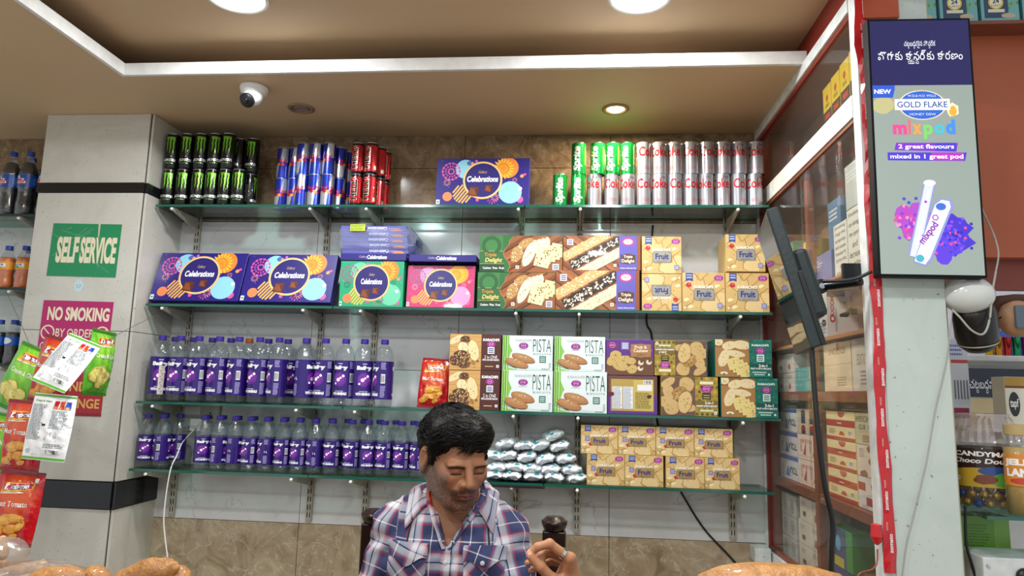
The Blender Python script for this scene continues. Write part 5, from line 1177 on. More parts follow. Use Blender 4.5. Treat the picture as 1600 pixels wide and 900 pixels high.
# box of a monitor mount, front towards the counter
def mount_front(a):
    w, h = a.w, a.h; a.rect(0, 0, w, h, '#d6d6d8', 0); a.rect(0, .86*h, .45*w, h, '#4a4c52', 1)
    a.text('MAXOOM', .12*w, .6*h, h=.10*w, w=.52*h, c='#c3202c', L=2, rot=PI/2, bold=.03); a.ell(.12*w, .38*h, .07*w, .085*h, c='#c3202c', L=2); a.ell(.12*w, .38*h, .035*w, .04*h, c='#e8e8e8', L=3)
    a.rect(.30*w, .60*h, .52*w, .84*h, '#bfc1c6', 1); a.rect(.66*w, .72*h, .84*w, .9*h, '#e4e4e6', 1); a.rect(.56*w, .76*h, .63*w, .88*h, '#c98a5c', 1)
    a.poly([(.3*w, .48*h), (.52*w, .56*h), (.56*w, .5*h), (.5*w, .42*h), (.3*w, .42*h)], '#1c1d20', 2); a.poly([(.48*w, .58*h), (.6*w, .64*h), (.62*w, .56*h), (.54*w, .5*h)], '#26282c', 2.5); a.rect(.58*w, .48*h, .74*w, .6*h, '#1c1d20', 2); a.ell(.44*w, .72*h, .05*w, .04*h, c='#1c1d20', L=2)
    for i in range(5): a.smallprint((.76+.045*i)*w, .05*h, (.785+.045*i)*w, .55*h, 16, '#7a7c82', 1)
    a.smallprint(.18*w, .1*h, .24*w, .6*h, 14, '#6a6c72', 1)
p0, p1, p2 = at_x(1294, 524, .785), at_x(1294, 452, .785), at_y(1358, 500, at_x(1294, 500, .785).y)
bw = p2.x-.785; bh = p1.z-1.596
mb = carton('mount_box', 'white and grey box showing a black monitor arm, behind the terminal', 'box', None, 'mount', bw, bh, .13, '#c4c4c8', mount_front, (.785+bw/2, p0.y, 1.596))
a = Art(.13, bh, 4); a.rect(0, 0, .13, bh, '#b9bac0', 0)
for x, y in ((.03, .3), (.04, .65), (.1, .3), (.1, .65)): a.blob(x, y*bh, .02, .012, '#1c1d20', 1)
a.smallprint(.06, .01, .12, .05, 4, '#7a7c82', 1)
link('side_print', a.mesh('side_print', lambda u, v, o: (-bw/2-o, .13-u, v)), mb, PRINT)
zb = 1.771
for k, (yf, t, ls) in enumerate(((2.215, 'first', ['Smoking', 'clogs the', 'arteries', 'and causes', 'heart', 'attacks', 'and', 'strokes']), (2.105, 'second', ['Smoking', 'can damage', 'the sperm', 'and', 'decreases', 'fertility']), (1.995, 'third', ['Smoking', 'may', 'reduce', 'the blood', 'flow and', 'causes', 'impotence']))):
    pk(f'white carton printed with a smoking warning, {t} from the wall', 'wn'+t, yf, yf-.107, zb, zb+.165+.02*k, '#c4c5bd', warn(ls))
    if k > 0: pk(f'pale grey carton standing on the {t} smoking warning carton', 'pg', yf, yf-.107, zb+.166+.02*k, zb+.29+.03*k, '#a9b0ae' if k == 1 else '#4c5054', flat('#aab2ae' if k == 1 else '#50545a'))
pk('violet-blue carton in the upper cabinet, far bay', 'vb', 2.56, 2.24, zb, zb+.10, '#5a64a0', flat('#6a72a8'), .12)
pk('yellow and navy carton in the upper cabinet, on the violet-blue one', 'yn', 2.56, 2.42, zb+.101, zb+.175, '#b9a030', lambda a: (a.rect(0, 0, a.w, a.h, '#c9ae3a', 0), a.rect(0, 0, .4*a.w, a.h, '#3c3a70', 1)), .12)
pk('slate blue tall carton in the upper cabinet', 'sb', 2.335, 2.225, zb+.101, zb+.27, '#4a6a8c', flat('#56789a'), .1, .83)
pk('orange carton in the upper cabinet by the wall', 'oc', 2.74, 2.60, zb, zb+.13, '#b9782e', flat('#c08436'), .1)
pk('green carton in the upper cabinet by the wall', 'gc', 2.80, 2.62, zb+.131, zb+.21, '#1f7a5c', flat('#25866a'), .1)
zb = 2.240
for k in range(5): pk(f'yellow and black carton in the top compartment, {ORD[k]} from the wall', 'yb', 2.255-.074*k, 2.184-.074*k, zb, zb+.165+.006*k, '#b39a1c', art_yb, .08)
pk('yellow and black carton lying on the row in the top compartment', 'yb', 1.985, 1.905, zb+.196, zb+.25, '#b39a1c', art_yb, .08)

# ------------------------------------------------------------------ white post, red tape, light box
POST = stone('chipped_pale_green_paint', '#bcc8be', ['#c4cfc6', '#cad4cc'], 4., .4, speck=(75., .70, '#4c524c'))
post = structure(MB().box(.782, .938, 1.85, 1.895, 0, 2.66).build('wall_post', POST, bevel=.002))
structure(MB().box(.752, .782, 1.852, 1.895, 0, 2.66).build('trim_4', WHT, bevel=.001))
tag(MB().box(.768, .862, 1.838, 1.849, 2.425, 2.66).build('orange_board', mat('orange_paint', '#c0532c', .5, noise=(9, '#a84824', .6)), None, bevel=.002), 'orange-red board on the post above the light box', 'board')
tp = MB(); rn = random.Random(8); L_ = []; n = 60
for i in range(n+1):
    z = .99+(2.655-.99)*i/n; x = .7665+.003*math.sin(i*.35)+rn.uniform(-.001, .001); w_ = .0135+.002*math.sin(i*.8)+(.004 if i > n-12 else 0)
    L_.append((x-w_, 1.8475-rn.uniform(0, .003), z)); L_.append((x, 1.843-rn.uniform(0, .003), z)); L_.append((x+w_, 1.8475-rn.uniform(0, .003), z))
tp.add(L_, [(3*i+k, 3*i+k+1, 3*i+k+4, 3*i+k+3) for i in range(n) for k in range(2)]); 
tape = tag(tp.build('red_tape', mat('red_glossy_tape', '#c3131c', .25, coat=.5), None), 'red glossy printed packing tape running down the post edge', 'tape')
a = Art(.022, 1.6)
for i in range(16): a.text('zomato', .011+.003*(-1)**i, .06+.1*i, h=.008, w=.045, c='#f2e4e4', L=1, rot=PI/2, bold=.03); a.smallprint(.004, .09+.1*i, .009, .11+.1*i, 6, '#e8b4b4', 1)
link('lettering', a.mesh('lettering', lambda u, v, o: (.7665-.011+u, 1.8395-o, 1.0+v)), tape, STICKER)

from mathutils.geometry import tessellate_polygon
GLY = {}
def glyph(t):
    """a letter as filled outlines; each outer stroke is filled on its own, so crossing strokes stay solid"""
    if t in GLY: return GLY[t]
    cu = bpy.data.curves.new('lettering', 'FONT'); cu.body = t; cu.resolution_u = 3; cu.fill_mode = 'NONE'
    o = bpy.data.objects.new('lettering', cu); col.objects.link(o); me_ = bpy.data.meshes.new_from_object(o)
    P = [v.co.copy() for v in me_.vertices]; nb = {}
    for e_ in me_.edges:
        i, j = e_.vertices; nb.setdefault(i, []).append(j); nb.setdefault(j, []).append(i)
    first = {}
    for e_ in me_.edges: first.setdefault(e_.vertices[0], e_.vertices[1])
    seen = set(); loops = []
    for i in nb:
        if i in seen: continue
        lp = [i]; seen.add(i); cur = first.get(i, nb[i][0])
        while cur not in seen:
            lp.append(cur); seen.add(cur); nx = [q for q in nb[cur] if q not in seen]; cur = nx[0] if nx else cur
        if len(lp) > 2: loops.append([P[q] for q in lp])
    bpy.data.objects.remove(o); bpy.data.curves.remove(cu); bpy.data.meshes.remove(me_)
    def area(l): return sum(l[k].x*l[(k+1) % len(l)].y-l[(k+1) % len(l)].x*l[k].y for k in range(len(l)))/2
    def inside(p, l):
        c = False
        for k in range(len(l)):
            a_, b_ = l[k], l[(k+1) % len(l)]
            if (a_.y > p.y) != (b_.y > p.y) and p.x < (b_.x-a_.x)*(p.y-a_.y)/(b_.y-a_.y)+a_.x: c = not c
        return c
    big = max(loops, key=lambda l: abs(area(l))); sg = area(big) > 0
    out = []
    for l in loops:
        if (area(l) > 0) != sg: continue
        hs = [h for h in loops if (area(h) > 0) != sg and all(inside(q, l) for q in h[::3])]
        pl = [l]+hs; flat_ = [q for k in pl for q in k]
        for t3 in tessellate_polygon(pl): out.append([(flat_[k].x, flat_[k].y) for k in t3])
    xs_ = [p.x for l in loops for p in l]; GLY[t] = (out, min(xs_), max(xs_)); return GLY[t]
def telugu(a, toks, cx, cy, h, w, c, L=4):
    x = 0; items = []
    for base, sub in toks:
        if base == ' ': x += .3; continue
        T, lo, hi = glyph(base); items.append((T, x-lo, 0, 1.))
        if sub:
            T2_, l2, h2 = glyph(sub); items.append((T2_, x+(hi-lo)*.3-l2*.55, -.36, .55))
        x += hi-lo+.07
    sx = w/x; sy = h/.7; k = 0
    for T, ox, oy, q in items:
        for t3 in T: a.poly([(cx-w/2+(ox+p[0]*q)*sx, cy-h/2+(oy+p[1]*q)*sy) for p in t3], c, L+(k % 3)*.3)
        k += 1
T1 = [('చ', ''), ('ట', 'ట'), ('బ', ''), ('ద', 'ధ'), ('మై', ''), ('న', ''), (' ', ''), ('హె', ''), ('చ', 'చ'), ('రి', ''), ('క', '')]
T2 = [('పొ', ''), ('గా', ''), ('కు', ''), (' ', ''), ('కా', 'య'), ('న', 'స'), ('ర్', ''), ('కు', ''), (' ', ''), ('కా', ''), ('ర', ''), ('ణ', ''), ('ం', '')]
def lightbox_art(a):
    w, h = a.w, a.h
    a.rect(0, 0, w, h, '#8f9b94', 0); a.rect(0, .735*h, w, h, '#1e1852', 1)
    telugu(a, T1, .5*w, .905*h, .020*h, .32*w, '#f4f6ff'); telugu(a, T2, .5*w, .855*h, .033*h, .86*w, '#ffffff')
    a.poly([(0, .685*h), (.2*w, .685*h), (.225*w, .72*h), (.225*w, .735*h), (0, .735*h)], '#2b55c8', 2); a.text('NEW', .10*w, .71*h, h=.018*h, w=.17*w, c='#ffffff', L=3, bold=.03)
    a.blob(.1*w, .655*h, .11*w, .035*h, '#b9b480', 1, 14)
    cx, cy = .49*w, .655*h
    for s, c, L in ((1.07, '#d9b878', 2), (1.03, '#eef2f8', 3), (1., '#2f62c4', 4)): a.ell(cx, cy, .225*w*s, .056*h*s, c=c, L=L, n=32)
    for s, c, L in ((1.02, '#c9a868', 5), (1., '#e9f0fa', 6)): a.rect(cx-.275*w*s, cy-.02*h*s, cx+.275*w*s, cy+.024*h*s, c, L)
    a.text('GOLD FLAKE', cx, cy+.002*h, h=.024*h, w=.5*w, c='#1c3f8a', L=7, bold=.01); a.text('W.D.& H.O. WILLS', cx, cy+.037*h, h=.009*h, w=.28*w, c='#dfe8f6', L=7); a.text('HONEY DEW', cx, cy-.037*h, h=.009*h, w=.26*w, c='#dfe8f6', L=7)
    a.blob(.79*w, .635*h, .06*w, .028*h, '#f6e4c0', 5.5, 12); a.blob(.79*w, .63*h, .042*w, .02*h, '#f0a838', 6, 12)
    xs = .185*w
    for ch, c, ww in (('m', '#e0488c', .14), ('i', '#e8646a', .025), ('x', '#eb9a4a', .095), ('p', '#7cc86a', .095), ('o', '#48b8c8', .10), ('d', '#3f8ae0', .095)):
        hh = .040*h if ch in 'mxo' else .058*h; yy = .558*h + (0 if ch in 'mxo' else (.010*h if ch in 'id' else -.010*h)); xs += ww*w/2; a.text(ch, xs, yy, h=hh, w=ww*w, c=c, L=5, bold=.05); xs += ww*w/2+.014*w
    a.poly([(.19*w, .476*h), (.80*w, .47*h), (.82*w, .505*h), (.21*w, .505*h)], '#7a2fc0', 3); a.rect(.6*w, .472*h, .8*w, .504*h, '#4a35c4', 3.4); a.text('2 great flavours', .505*w, .488*h, h=.022*h, w=.55*w, c='#ffffff', L=5, bold=.02)
    a.poly([(.12*w, .436*h), (.88*w, .434*h), (.9*w, .467*h), (.12*w, .467*h)], '#4a35c4', 3.2); a.rect(.55*w, .436*h, .87*w, .466*h, '#b32fb8', 3.6); a.text('mixed in 1 great pod', .505*w, .449*h, h=.022*h, w=.72*w, c='#ffffff', L=5, bold=.02)
    # splash of beads behind the pod
    for x, y, rx, ry, c in ((.36, .20, .17, .075, '#a848b8'), (.70, .15, .20, .085, '#4530c0'), (.62, .10, .16, .05, '#5a3cd0')): a.blob(x*w, y*h, rx*w, ry*h, c, 2, 22, 0, .25)
    for i in range(70):
        x, y = a.rnd.gauss(.34, .09), a.rnd.gauss(.2, .04); a.ell(x*w, y*h, .018*w, c=a.rnd.choice(['#e0488c', '#c03aa8', '#7a3cc8', '#e88ab8', '#3f4ac0']), L=3+(i % 5)*.2, n=8)
    for i in range(80):
        x, y = a.rnd.gauss(.72, .09), a.rnd.gauss(.15, .04); a.ell(x*w, y*h, .016*w, c=a.rnd.choice(['#e0488c', '#3f35d0', '#5a48e0', '#8a4ae0', '#2a2aa8']), L=3+(i % 5)*.2, n=8)
    def bar(x0, y0, x1, y1, t, c, L): a.line(x0*w, y0*h, x1*w, y1*h, t*w, c, L)
    bar(.325, .065, .52, .345, .115, '#8d94c8', 5); bar(.33, .066, .515, .343, .085, '#cfd4f0', 5.5); a.ell(.518*w, .348*h, .06*w, .012*h, c='#e6e8f8', L=6); bar(.36, .11, .51, .32, .02, '#eef0fc', 6)
    a.poly([(.32*w, .045*h), (.44*w, .03*h), (.50*w, .055*h), (.74*w, .26*h), (.72*w, .285*h), (.62*w, .29*h), (.55*w, .27*h)], '#8a90cc', 7); a.poly([(.33*w, .05*h), (.43*w, .037*h), (.48*w, .06*h), (.71*w, .255*h), (.70*w, .278*h), (.625*w, .283*h), (.56*w, .265*h)], '#dfe2f6', 7.5)
    a.text('mixpod', .485*w, .155*h, h=.035*h, w=.26*w, c='#8a2fa0', L=9, rot=.92, bold=.03); a.ell(.615*w, .257*h, .05*w, .014*h, c='#3f6ac8', L=9); a.ell(.385*w, .06*h, .04*w, .014*h, c='#48a8b8', L=9)
    a.ring(.555*w, .215*h, .022*w, .034*w, '#a03ab0', 9, 6); a.ell(.47*w, .275*h, .015*w, c='#a03ab0', L=9, n=8)
lb = tag(MB().box(-.129, .129, .0, .032, 0, .688).build('light_box', mat('black_frame', '#08080a', .6, spec=.2), None, bevel=.002, loc=(.883, 1.795, 1.708), rot=(0, R(.4), R(0))), 'lit tobacco advertising light box with black frame on the white post', 'light box')
a = Art(.246, .676, 12); lightbox_art(a); fp = a.mesh('lit_face', lambda u, v, o: (u-.123, -o, v+.006))
link('lit_face', fp, lb, attr_mat('backlit_print', .2, emit=.42))
gl = tag(MB().ball((0, 0, 0), (.062, .052, .048), 28, 18).lathe([(.022, .036), (.024, .06), (.018, .065)], 20).build('globe_bulb', mat('opal_white', '#d6d8d2', .18), None, smooth=True, loc=at_y(1512, 461, 1.86)), 'white round globe bulb hanging under the light box', 'bulb')

# ------------------------------------------------------------------ monitor terminal on an arm
tn = at_y(1226, 440, 1.90); 
term = tag(empty('sales_terminal', tn, (0, R(-15), R(-10))), 'black billing screen seen edge-on, tilted on an arm by the cabinet', 'monitor')
TG = mat('dark_green_grey_plastic', '#1d2a2b', .45, bump=(120, .08))
MB().box(-.008, .022, -.13, .17, -.19, .175).build('casing', TG, term, bevel=.004)
MB().box(-.0088, -.0078, -.12, .16, -.165, .165).build('screen', mat('black_screen_glass', '#030405', .04, spec=.9), term)
MB().box(.022, .062, -.10, .12, -.12, .06).build('back_bulge', TG, term, bevel=.012)
MB().box(.016, .028, -.135, -.128, -.19, .0).build('side_trim', BLACK, term, bevel=.002)
arm0 = at_y(1281, 448, 1.93); arm1 = at_y(1346, 440, 1.84)
ar = cord('arm', None, BLACK, [tn+Vector((.055, .02, .0)), arm0, arm1], .011); ar.parent = term; ar.matrix_parent_inverse = Matrix.Identity(4)
bpy.context.view_layer.update(); ar.matrix_parent_inverse = term.matrix_world.inverted()
pv = MB().lathe([(.018, -.012), (.02, -.01), (.02, .01), (.018, .012)], 18).build('pivot', BLACK, None, smooth=True, loc=arm0, rot=(R(90), 0, 0)); pv.parent = term; pv.matrix_parent_inverse = term.matrix_world.inverted()
bl = MB().lathe([(.008, 0), (.008, .004)], 12).build('bolt', ALU, None, loc=at_y(1284, 447, 1.915), rot=(R(90), 0, 0)); bl.parent = term; bl.matrix_parent_inverse = term.matrix_world.inverted()
bk_ = MB().box(-.03, .03, -.006, .006, -.022, .028).build('wall_bracket', BLACK, None, bevel=.002, loc=at_y(1334, 428, 1.90)); bk_.parent = term; bk_.matrix_parent_inverse = term.matrix_world.inverted()
cord('power_cable', 'thick black cable dropping from the billing screen down the cabinet front', BC, [at_y(1268, 534, 1.80), at_y(1272, 600, 1.79), at_y(1279, 680, 1.78), at_y(1289, 760, 1.78), at_y(1301, 815, 1.78), at_y(1300, 860, 1.78), at_y(1298, 930, 1.78)], .0065)
cord('sign_cable', 'black cable curving from the terminal arm to the light box', BC, [at_y(1286, 440, 1.86), at_y(1310, 439, 1.84), at_y(1338, 435, 1.825), at_y(1362, 424, 1.815)], .0045)
cord('red_wire', 'thin reddish wire curling at the bottom of the taped post', mat('red_brown_wire', '#8a3a30', .5), [at_y(1371, 858, 1.84), at_y(1370, 880, 1.83), at_y(1362, 890, 1.82), at_y(1345, 895, 1.81), at_y(1338, 905, 1.80)], .002)
tag(MB().lathe([(.004, .03), (.012, .028), (.014, .0), (.009, -.014), (.003, -.02)], 10).build('tape_tail', mat('red_glossy_tape', '#c3131c', .25, coat=.5), None, loc=at_y(1370, 838, 1.838)), 'crumpled tail of red tape on the post above the wire', 'tape')

# ------------------------------------------------------------------ the bay beyond the post
OR = mat('terracotta_panel', '#b45e3c', .5, noise=(5, '#a9532f', .6))
q0 = at_y(1560, 56, 2.32); q1 = at_y(1560, 402, 2.32)
structure(MB().box(.966, 2.3, 2.32, 2.36, q1.z, q0.z).build('wall_bay', OR))
structure(MB().box(.966, 2.3, 2.362, 2.40, at_y(1560, 452, 2.36).z, q1.z+.02).build('trim_5', mat('dull_red_lintel', '#8f4434', .5, noise=(7, '#7c3527', .5))))
structure(MB().box(.957, .965, 1.9, 2.9, 0, 2.6).build('wall_side', mat('cream_side', '#c9bca4', .5)))
SH = tag(MB().box(.966, 2.3, 2.24, 2.90, q0.z, q0.z+.012).build('upper_shelf', BROWN_LAM, None), 'brown ledge above the terracotta panel', 'shelf')
def sachet(a):
    w, h = a.w, a.h; a.rect(0, 0, w, h, '#6aa6a8', 0); a.rect(.08*w, .08*h, .72*w, .95*h, '#203a5c', 1); a.ell(.4*w, .58*h, .2*w, .22*h, c='#d9b83a', L=2); a.ell(.4*w, .58*h, .16*w, .18*h, c='#e8e0c0', L=3); a.text('24', .4*w, .62*h, h=.14*h, c='#203a5c', L=4, bold=.03); a.text('CARAT', .4*w, .48*h, h=.06*h, c='#203a5c', L=4); a.rect(.18*w, .26*h, .62*w, .36*h, '#d9d2b8', 2); a.blob(.72*w, .15*h, .2*w, .09*h, '#b9a58a', 3); a.dots(.7*w, .3*h, w, h, 14, .04*w, ['#7fb04a', '#4a8a3a'], 1)
for r_ in range(2):
    for k in range(5):
        carton('tea_box', f'blue and teal tea box on the high ledge, {["lower", "upper"][r_]} row, {ORD[k]} from the post', 'tea box', 'tea boxes on the ledge', 'tea', .118, .112, .06, '#5a9094', sachet, (1.11+.128*k, 2.245, q0.z+.0125+.114*r_))
tl = tag(empty('tube_light', (1.55, 2.55, q1.z+.02)), 'white tube light behind the terracotta panel, lighting the bay', 'light')
MB().box(-.32, .32, -.02, .02, .012, .035).build('batten', WHITE_P, tl, bevel=.003)
MB().tube([(-.3, 0, 0), (.3, 0, 0)], .013, 14).build('tube', mat('tube_glow', '#ffffff', .4, emit=('#f4f8ff', 14)), tl, smooth=True)
# back of the bay: shelf with tumblers, lettered board
zt = at_y(1560, 556, 2.6).z
tag(MB().box(.966, 2.3, 2.58, 2.90, zt-.02, zt).build('tumbler_shelf', WHT, None, bevel=.002), 'white shelf holding shiny coloured tumblers', 'shelf')
tcol = ['#c9a42c', '#c98a2c', '#c03a3a', '#2a9a6a', '#a83a9a', '#c9a42c', '#3a6ac0', '#c03a3a']
for k in range(8):
    p = at_y(1546+14.5*k, 556, 2.63)
    e = tag(MB().lathe([(.010, 0), (.0125, .002), (.0145, .068), (.015, .069), (.0135, .068)], 16).build('tumbler', mat(f'tumbler_metal_{k}', tcol[k], .2, .8), None, smooth=True, loc=(p.x, 2.63, zt)), f'shiny coloured metal tumbler, {ORD[k]} from the post', 'tumbler', 'tumblers')
def blue_front(a): a.rect(0, 0, a.w, a.h, '#2f55b0', 0); a.rect(0, .3*a.h, a.w, .5*a.h, '#dfe6f2', 1)
for k in range(3):
    p = at_y(1560+22*k, 500, 2.7); carton('blue_box', f'blue and white box behind the tumblers, {ORD[k]} from the post', 'box', 'blue boxes', 'blue', .05, .10, .05, '#2b4fa4', blue_front, (p.x, 2.70, zt+.0005))
tag(MB().box(.966, 2.3, 2.902, 2.915, 1.0, q1.z+.3).build('bay_backboard', mat('pale_back', '#c9ccd0', .5), None), 'pale back panel of the bay beyond the post', 'panel')
b0, b1 = at_y(1512, 575, 2.45), at_y(1512, 620, 2.45)
bd = tag(MB().box(0, .8, 0, .012, 0, b0.z-b1.z).build('lettered_board', mat('navy_board', '#22263a', .35), None, loc=(b0.x, 2.45, b1.z)), 'dark navy board with white warning lettering beyond the post', 'sign')
a = Art(.8, b0.z-b1.z); telugu(a, T1, .085, .45*a.h, .3*a.h, .165, '#f0f2f6', 1); link('lettering', a.mesh('lettering', lambda u, v, o: (u, -o, v)), bd, STICKER)
c0, c1 = at_y(1512, 622, 2.44), at_y(1512, 668, 2.44)
tag(MB().box(0, .8, 0, .01, 0, c0.z-c1.z).build('fabric_print', mat('cream_drape', '#d9cdb0', .6, noise=(6, '#c9a85c', .5)), None, loc=(c0.x, 2.44, c1.z)), 'cream and gold printed panel under the lettered board', 'panel')
def stick_art(a):
    w, h = a.w, a.h; a.rect(0, 0, w, h, '#cdd0d8', 0); a.rect(0, .72*h, w, .76*h, '#c0323a', 1)
    for i in range(5): a.rect((.2+.16*i)*w, .3*h, (.28+.16*i)*w, .52*h, '#6a707c', 1)
    a.rect(.1*w, .08*h, .9*w, .2*h, '#8a2a4a', 1); a.smallprint(.1*w, .8*h, .9*w, .95*h, 3, '#4a6ac0', 1)
p = at_y(1504, 665, 2.20); p_ = at_y(1504, 530, 2.20)
tag(MB().box(p.x-.04, 2.2, 2.10, 2.70, p.z-.012, p.z-.002).build('counter_shelf', WHT, None), 'white counter shelf beyond the post', 'shelf')
carton('tall_box', 'tall white box with red band just beyond the post', 'box', None, 'tall', .056, p_.z-p.z, .05, '#c4c7cf', stick_art, (p.x, 2.20, p.z))
# near glass shelf with jar, carton and bottle
JY = 1.98
js = at_y(1560, 792, JY)
gs = tag(empty('glass_shelf', (1.40, 2.02, js.z-.008)), 'green-edged glass shelf under the candy jar', 'glass shelf')
MB().box(-.42, .42, -.205, .12, 0, .008).build('sheet', GLASS, gs); MB().box(-.42, .42, -.207, -.205, 0, .008).build('edge', GLASS_EDGE, gs)
jc = at_y(1540, 740, JY); jr = .083
jar = tag(empty('candy_jar', (jc.x, JY, js.z)), 'clear jar of gold-wrapped chocolates with ribbed lid, brown label', 'jar')
jt = at_y(1540, 697, JY).z-js.z; jh = at_y(1540, 650, JY).z-js.z
MB().lathe([(jr*.9, .001), (jr, .01), (jr, jt), (jr*.93, jt+.006)], 40, cap=False).build('glass_body', PET, jar, smooth=True)
lidv = MB(); seg = 60; prof = [(jr*.97, jt+.004), (jr*1.05, jt+.012), (jr*1.02, jt+.03), (jr*.8, jh-.01), (jr*.72, jh), (jr*.72, jh+.006), (jr*.5, jh+.007)]
V = []; F = []
for k, (r_, z) in enumerate(prof):
    for i in range(seg):
        t = 2*PI*i/seg; q = r_*(1+(.025 if (i % 2 and 0 < k < 4) else 0)); V.append((q*math.cos(t), q*math.sin(t), z))
for k in range(len(prof)-1):
    for i in range(seg): F.append((k*seg+i, k*seg+(i+1) % seg, (k+1)*seg+(i+1) % seg, (k+1)*seg+i))
link('ribbed_lid', mesh_from(V, F, 'lid'), jar, clear_mat('lid_plastic', '#f6ece8', .22, .05, milk=.12, milk_col='#f4e8e4'))
a = Art(2*PI*jr, jt*.62, 5); w, h = a.w, a.h; a.rect(0, 0, w, h, '#2e1712', 0)
for off in (.25,):
    c = off*w; a.text('CANDYMAN', c, .86*h, h=.13*h, w=.26*w, c='#f4f2ee', L=2, bold=.04); a.text('Choco Double', c, .68*h, h=.13*h, w=.28*w, c='#f4f2ee', L=2, bold=.03, shear=.15); a.ell(c-.02*w, .2*h, .18*w, .3*h, c='#b9972c', L=1); a.ell(c+.05*w, .42*h, .08*w, .12*h, c='#2a4a8a', L=2); a.ell(c+.1*w, .2*h, .08*w, .2*h, c='#5a9a3a', L=2); a.blob(c, .2*h, .05*w, .12*h, '#7a3a1c', 3); veg(a, c-.13*w, .15*h, .1*h, 3)
link('label', a.mesh('label', wrap(jr), .008, None, 6e-4), jar, PRINT_FILM, (0, 0, jt*.36), (0, 0, R(-119)))
GOLD = mat('gold_foil', '#b98a2c', .25, .8, bump=(150, .5)); BLUEF = mat('blue_foil', '#2a4a9a', .25, .6); rn = random.Random(3)
cm = [MB().ball((0, 0, 0), (.011, .011, .013), 8, 6).mesh('chocolate') for _ in range(2)]
cm[0].materials.append(GOLD); cm[1].materials.append(BLUEF)
for k in range(64):
    t = 2*PI*(k % 16)/16+.2*(k//16); q = jr-.014 if k < 48 else jr-.04; z = .014+.021*((k//16) % 3)
    tag(link('wrapped_chocolate', cm[1 if k % 7 == 3 else 0], None, None, (jc.x+q*math.cos(t), JY+q*math.sin(t), js.z+z), (rn.uniform(0, 3), rn.uniform(0, 3), 0)), 'foil-wrapped chocolate in the candy jar', 'candy', 'wrapped chocolates in the jar')
def tapf(a):
    w, h = a.w, a.h; a.rect(0, 0, w, h, '#ded8c4', 0); a.rect(0, .93*h, w, h, '#b08a2c', 1); a.rect(0, .91*h, w, .93*h, '#7a3a20', 1); a.ell(.3*w, .78*h, .2*w, .1*h, c='#1c1c1e', L=1); a.text('tapf', .3*w, .78*h, h=.09*h, w=.3*w, c='#f4f4f0', L=2, bold=.02); 0
    for x, y in ((.2, .5), (.35, .55), (.5, .58), (.62, .52), (.45, .5)): a.ell(x*w, y*h, .06*w, .03*h, c='#a8362a', L=1); a.ell(x*w, y*h, .03*w, .016*h, c='#3a2a20', L=2)
    a.rect(.1*w, .12*h, .35*w, .2*h, '#a8702c', 1); a.rect(0, 0, w, .1*h, '#2a7a44', 1)
t0_, t1_ = at_y(1573, 792, 1.96), at_y(1573, 586, 1.96)
carton('coffee_carton', 'tall cream carton with round black logo beside the candy jar', 'carton', None, 'tapf', .075, t1_.z-js.z, .06, '#d2ccb8', tapf, (at_y(1574, 700, 2.072).x+.042, 2.072, js.z))
def mango(a):
    w, h = a.w, a.h; a.rect(0, 0, w, h, '#d98a2a', 0); a.text('JELLY', .25*w, .72*h, h=.26*h, w=.34*w, c='#f8f4ec', L=2, bold=.06); a.text('LAND', .25*w, .42*h, h=.26*h, w=.3*w, c='#f8f4ec', L=2, bold=.06); a.ell(.25*w, .15*h, .12*w, .1*h, c='#c0402a', L=1)
bottle_kind('jelly', [(.032, 0), (.036, .006), (.036, .17), (.030, .185), (.030, .195)], (.032, .19, .215), (.0362, .07, .145), mat('tan_cap', '#b9a06a', .4), PET, mango, [(.034, .003), (.034, .16)], mat('jelly_mix', '#c9a04c', .4))
bj = bottle('jelly', at_y(1600, 780, 1.855).x, 1.855, js.z, R(-119), 'clear jar with orange label at the right picture edge', None); bj.name = 'jelly_jar'; bj['category'] = 'jar'
gk = at_y(1540, 868, 2.02)
carton('green_packet', 'lime green carton under the glass shelf', 'carton', None, 'lime', .13, js.z-.03-gk.z, .08, '#5a8a2c', lambda a: (a.rect(0, 0, a.w, a.h, '#6a9a30', 0), a.smallprint(.1*a.w, .2*a.h, .6*a.w, .8*a.h, 8, '#4a7a20', 1), a.rect(.7*a.w, 0, a.w, a.h, '#86b04a', 1)), (gk.x, 2.02, gk.z))
tag(MB().tube([(gk.x+.09, 1.97, gk.z+.02), (gk.x+.22, 1.97, gk.z+.025)], .016, 14).build('yellow_roll', mat('pale_yellow_paper', '#d9d27a', .5), None, smooth=True), 'pale yellow paper roll under the glass shelf', 'roll')
mm = at_y(1565, 868, 1.90)
mbx = tag(MB().box(-.06, .2, -.03, .10, -.2, 0).build('steel_case', WHT, None, bevel=.003, loc=(mm.x, 1.90, mm.z)), 'white steel case with black knob at the lower right corner', 'case')
MB().lathe([(.018, 0), (.02, .004), (.016, .014)], 18).build('knob', BLACK, mbx, smooth=True, loc=(.03, -.03, -.04), rot=(R(90), 0, 0))
MB().lathe([(.004, 0), (.003, .003)], 8).lathe([(.004, 0), (.003, .003)], 8, (0, -.05, 0)).build('screws', ALU, mbx, loc=(-.05, -.031, -.02), rot=(R(90), 0, 0))
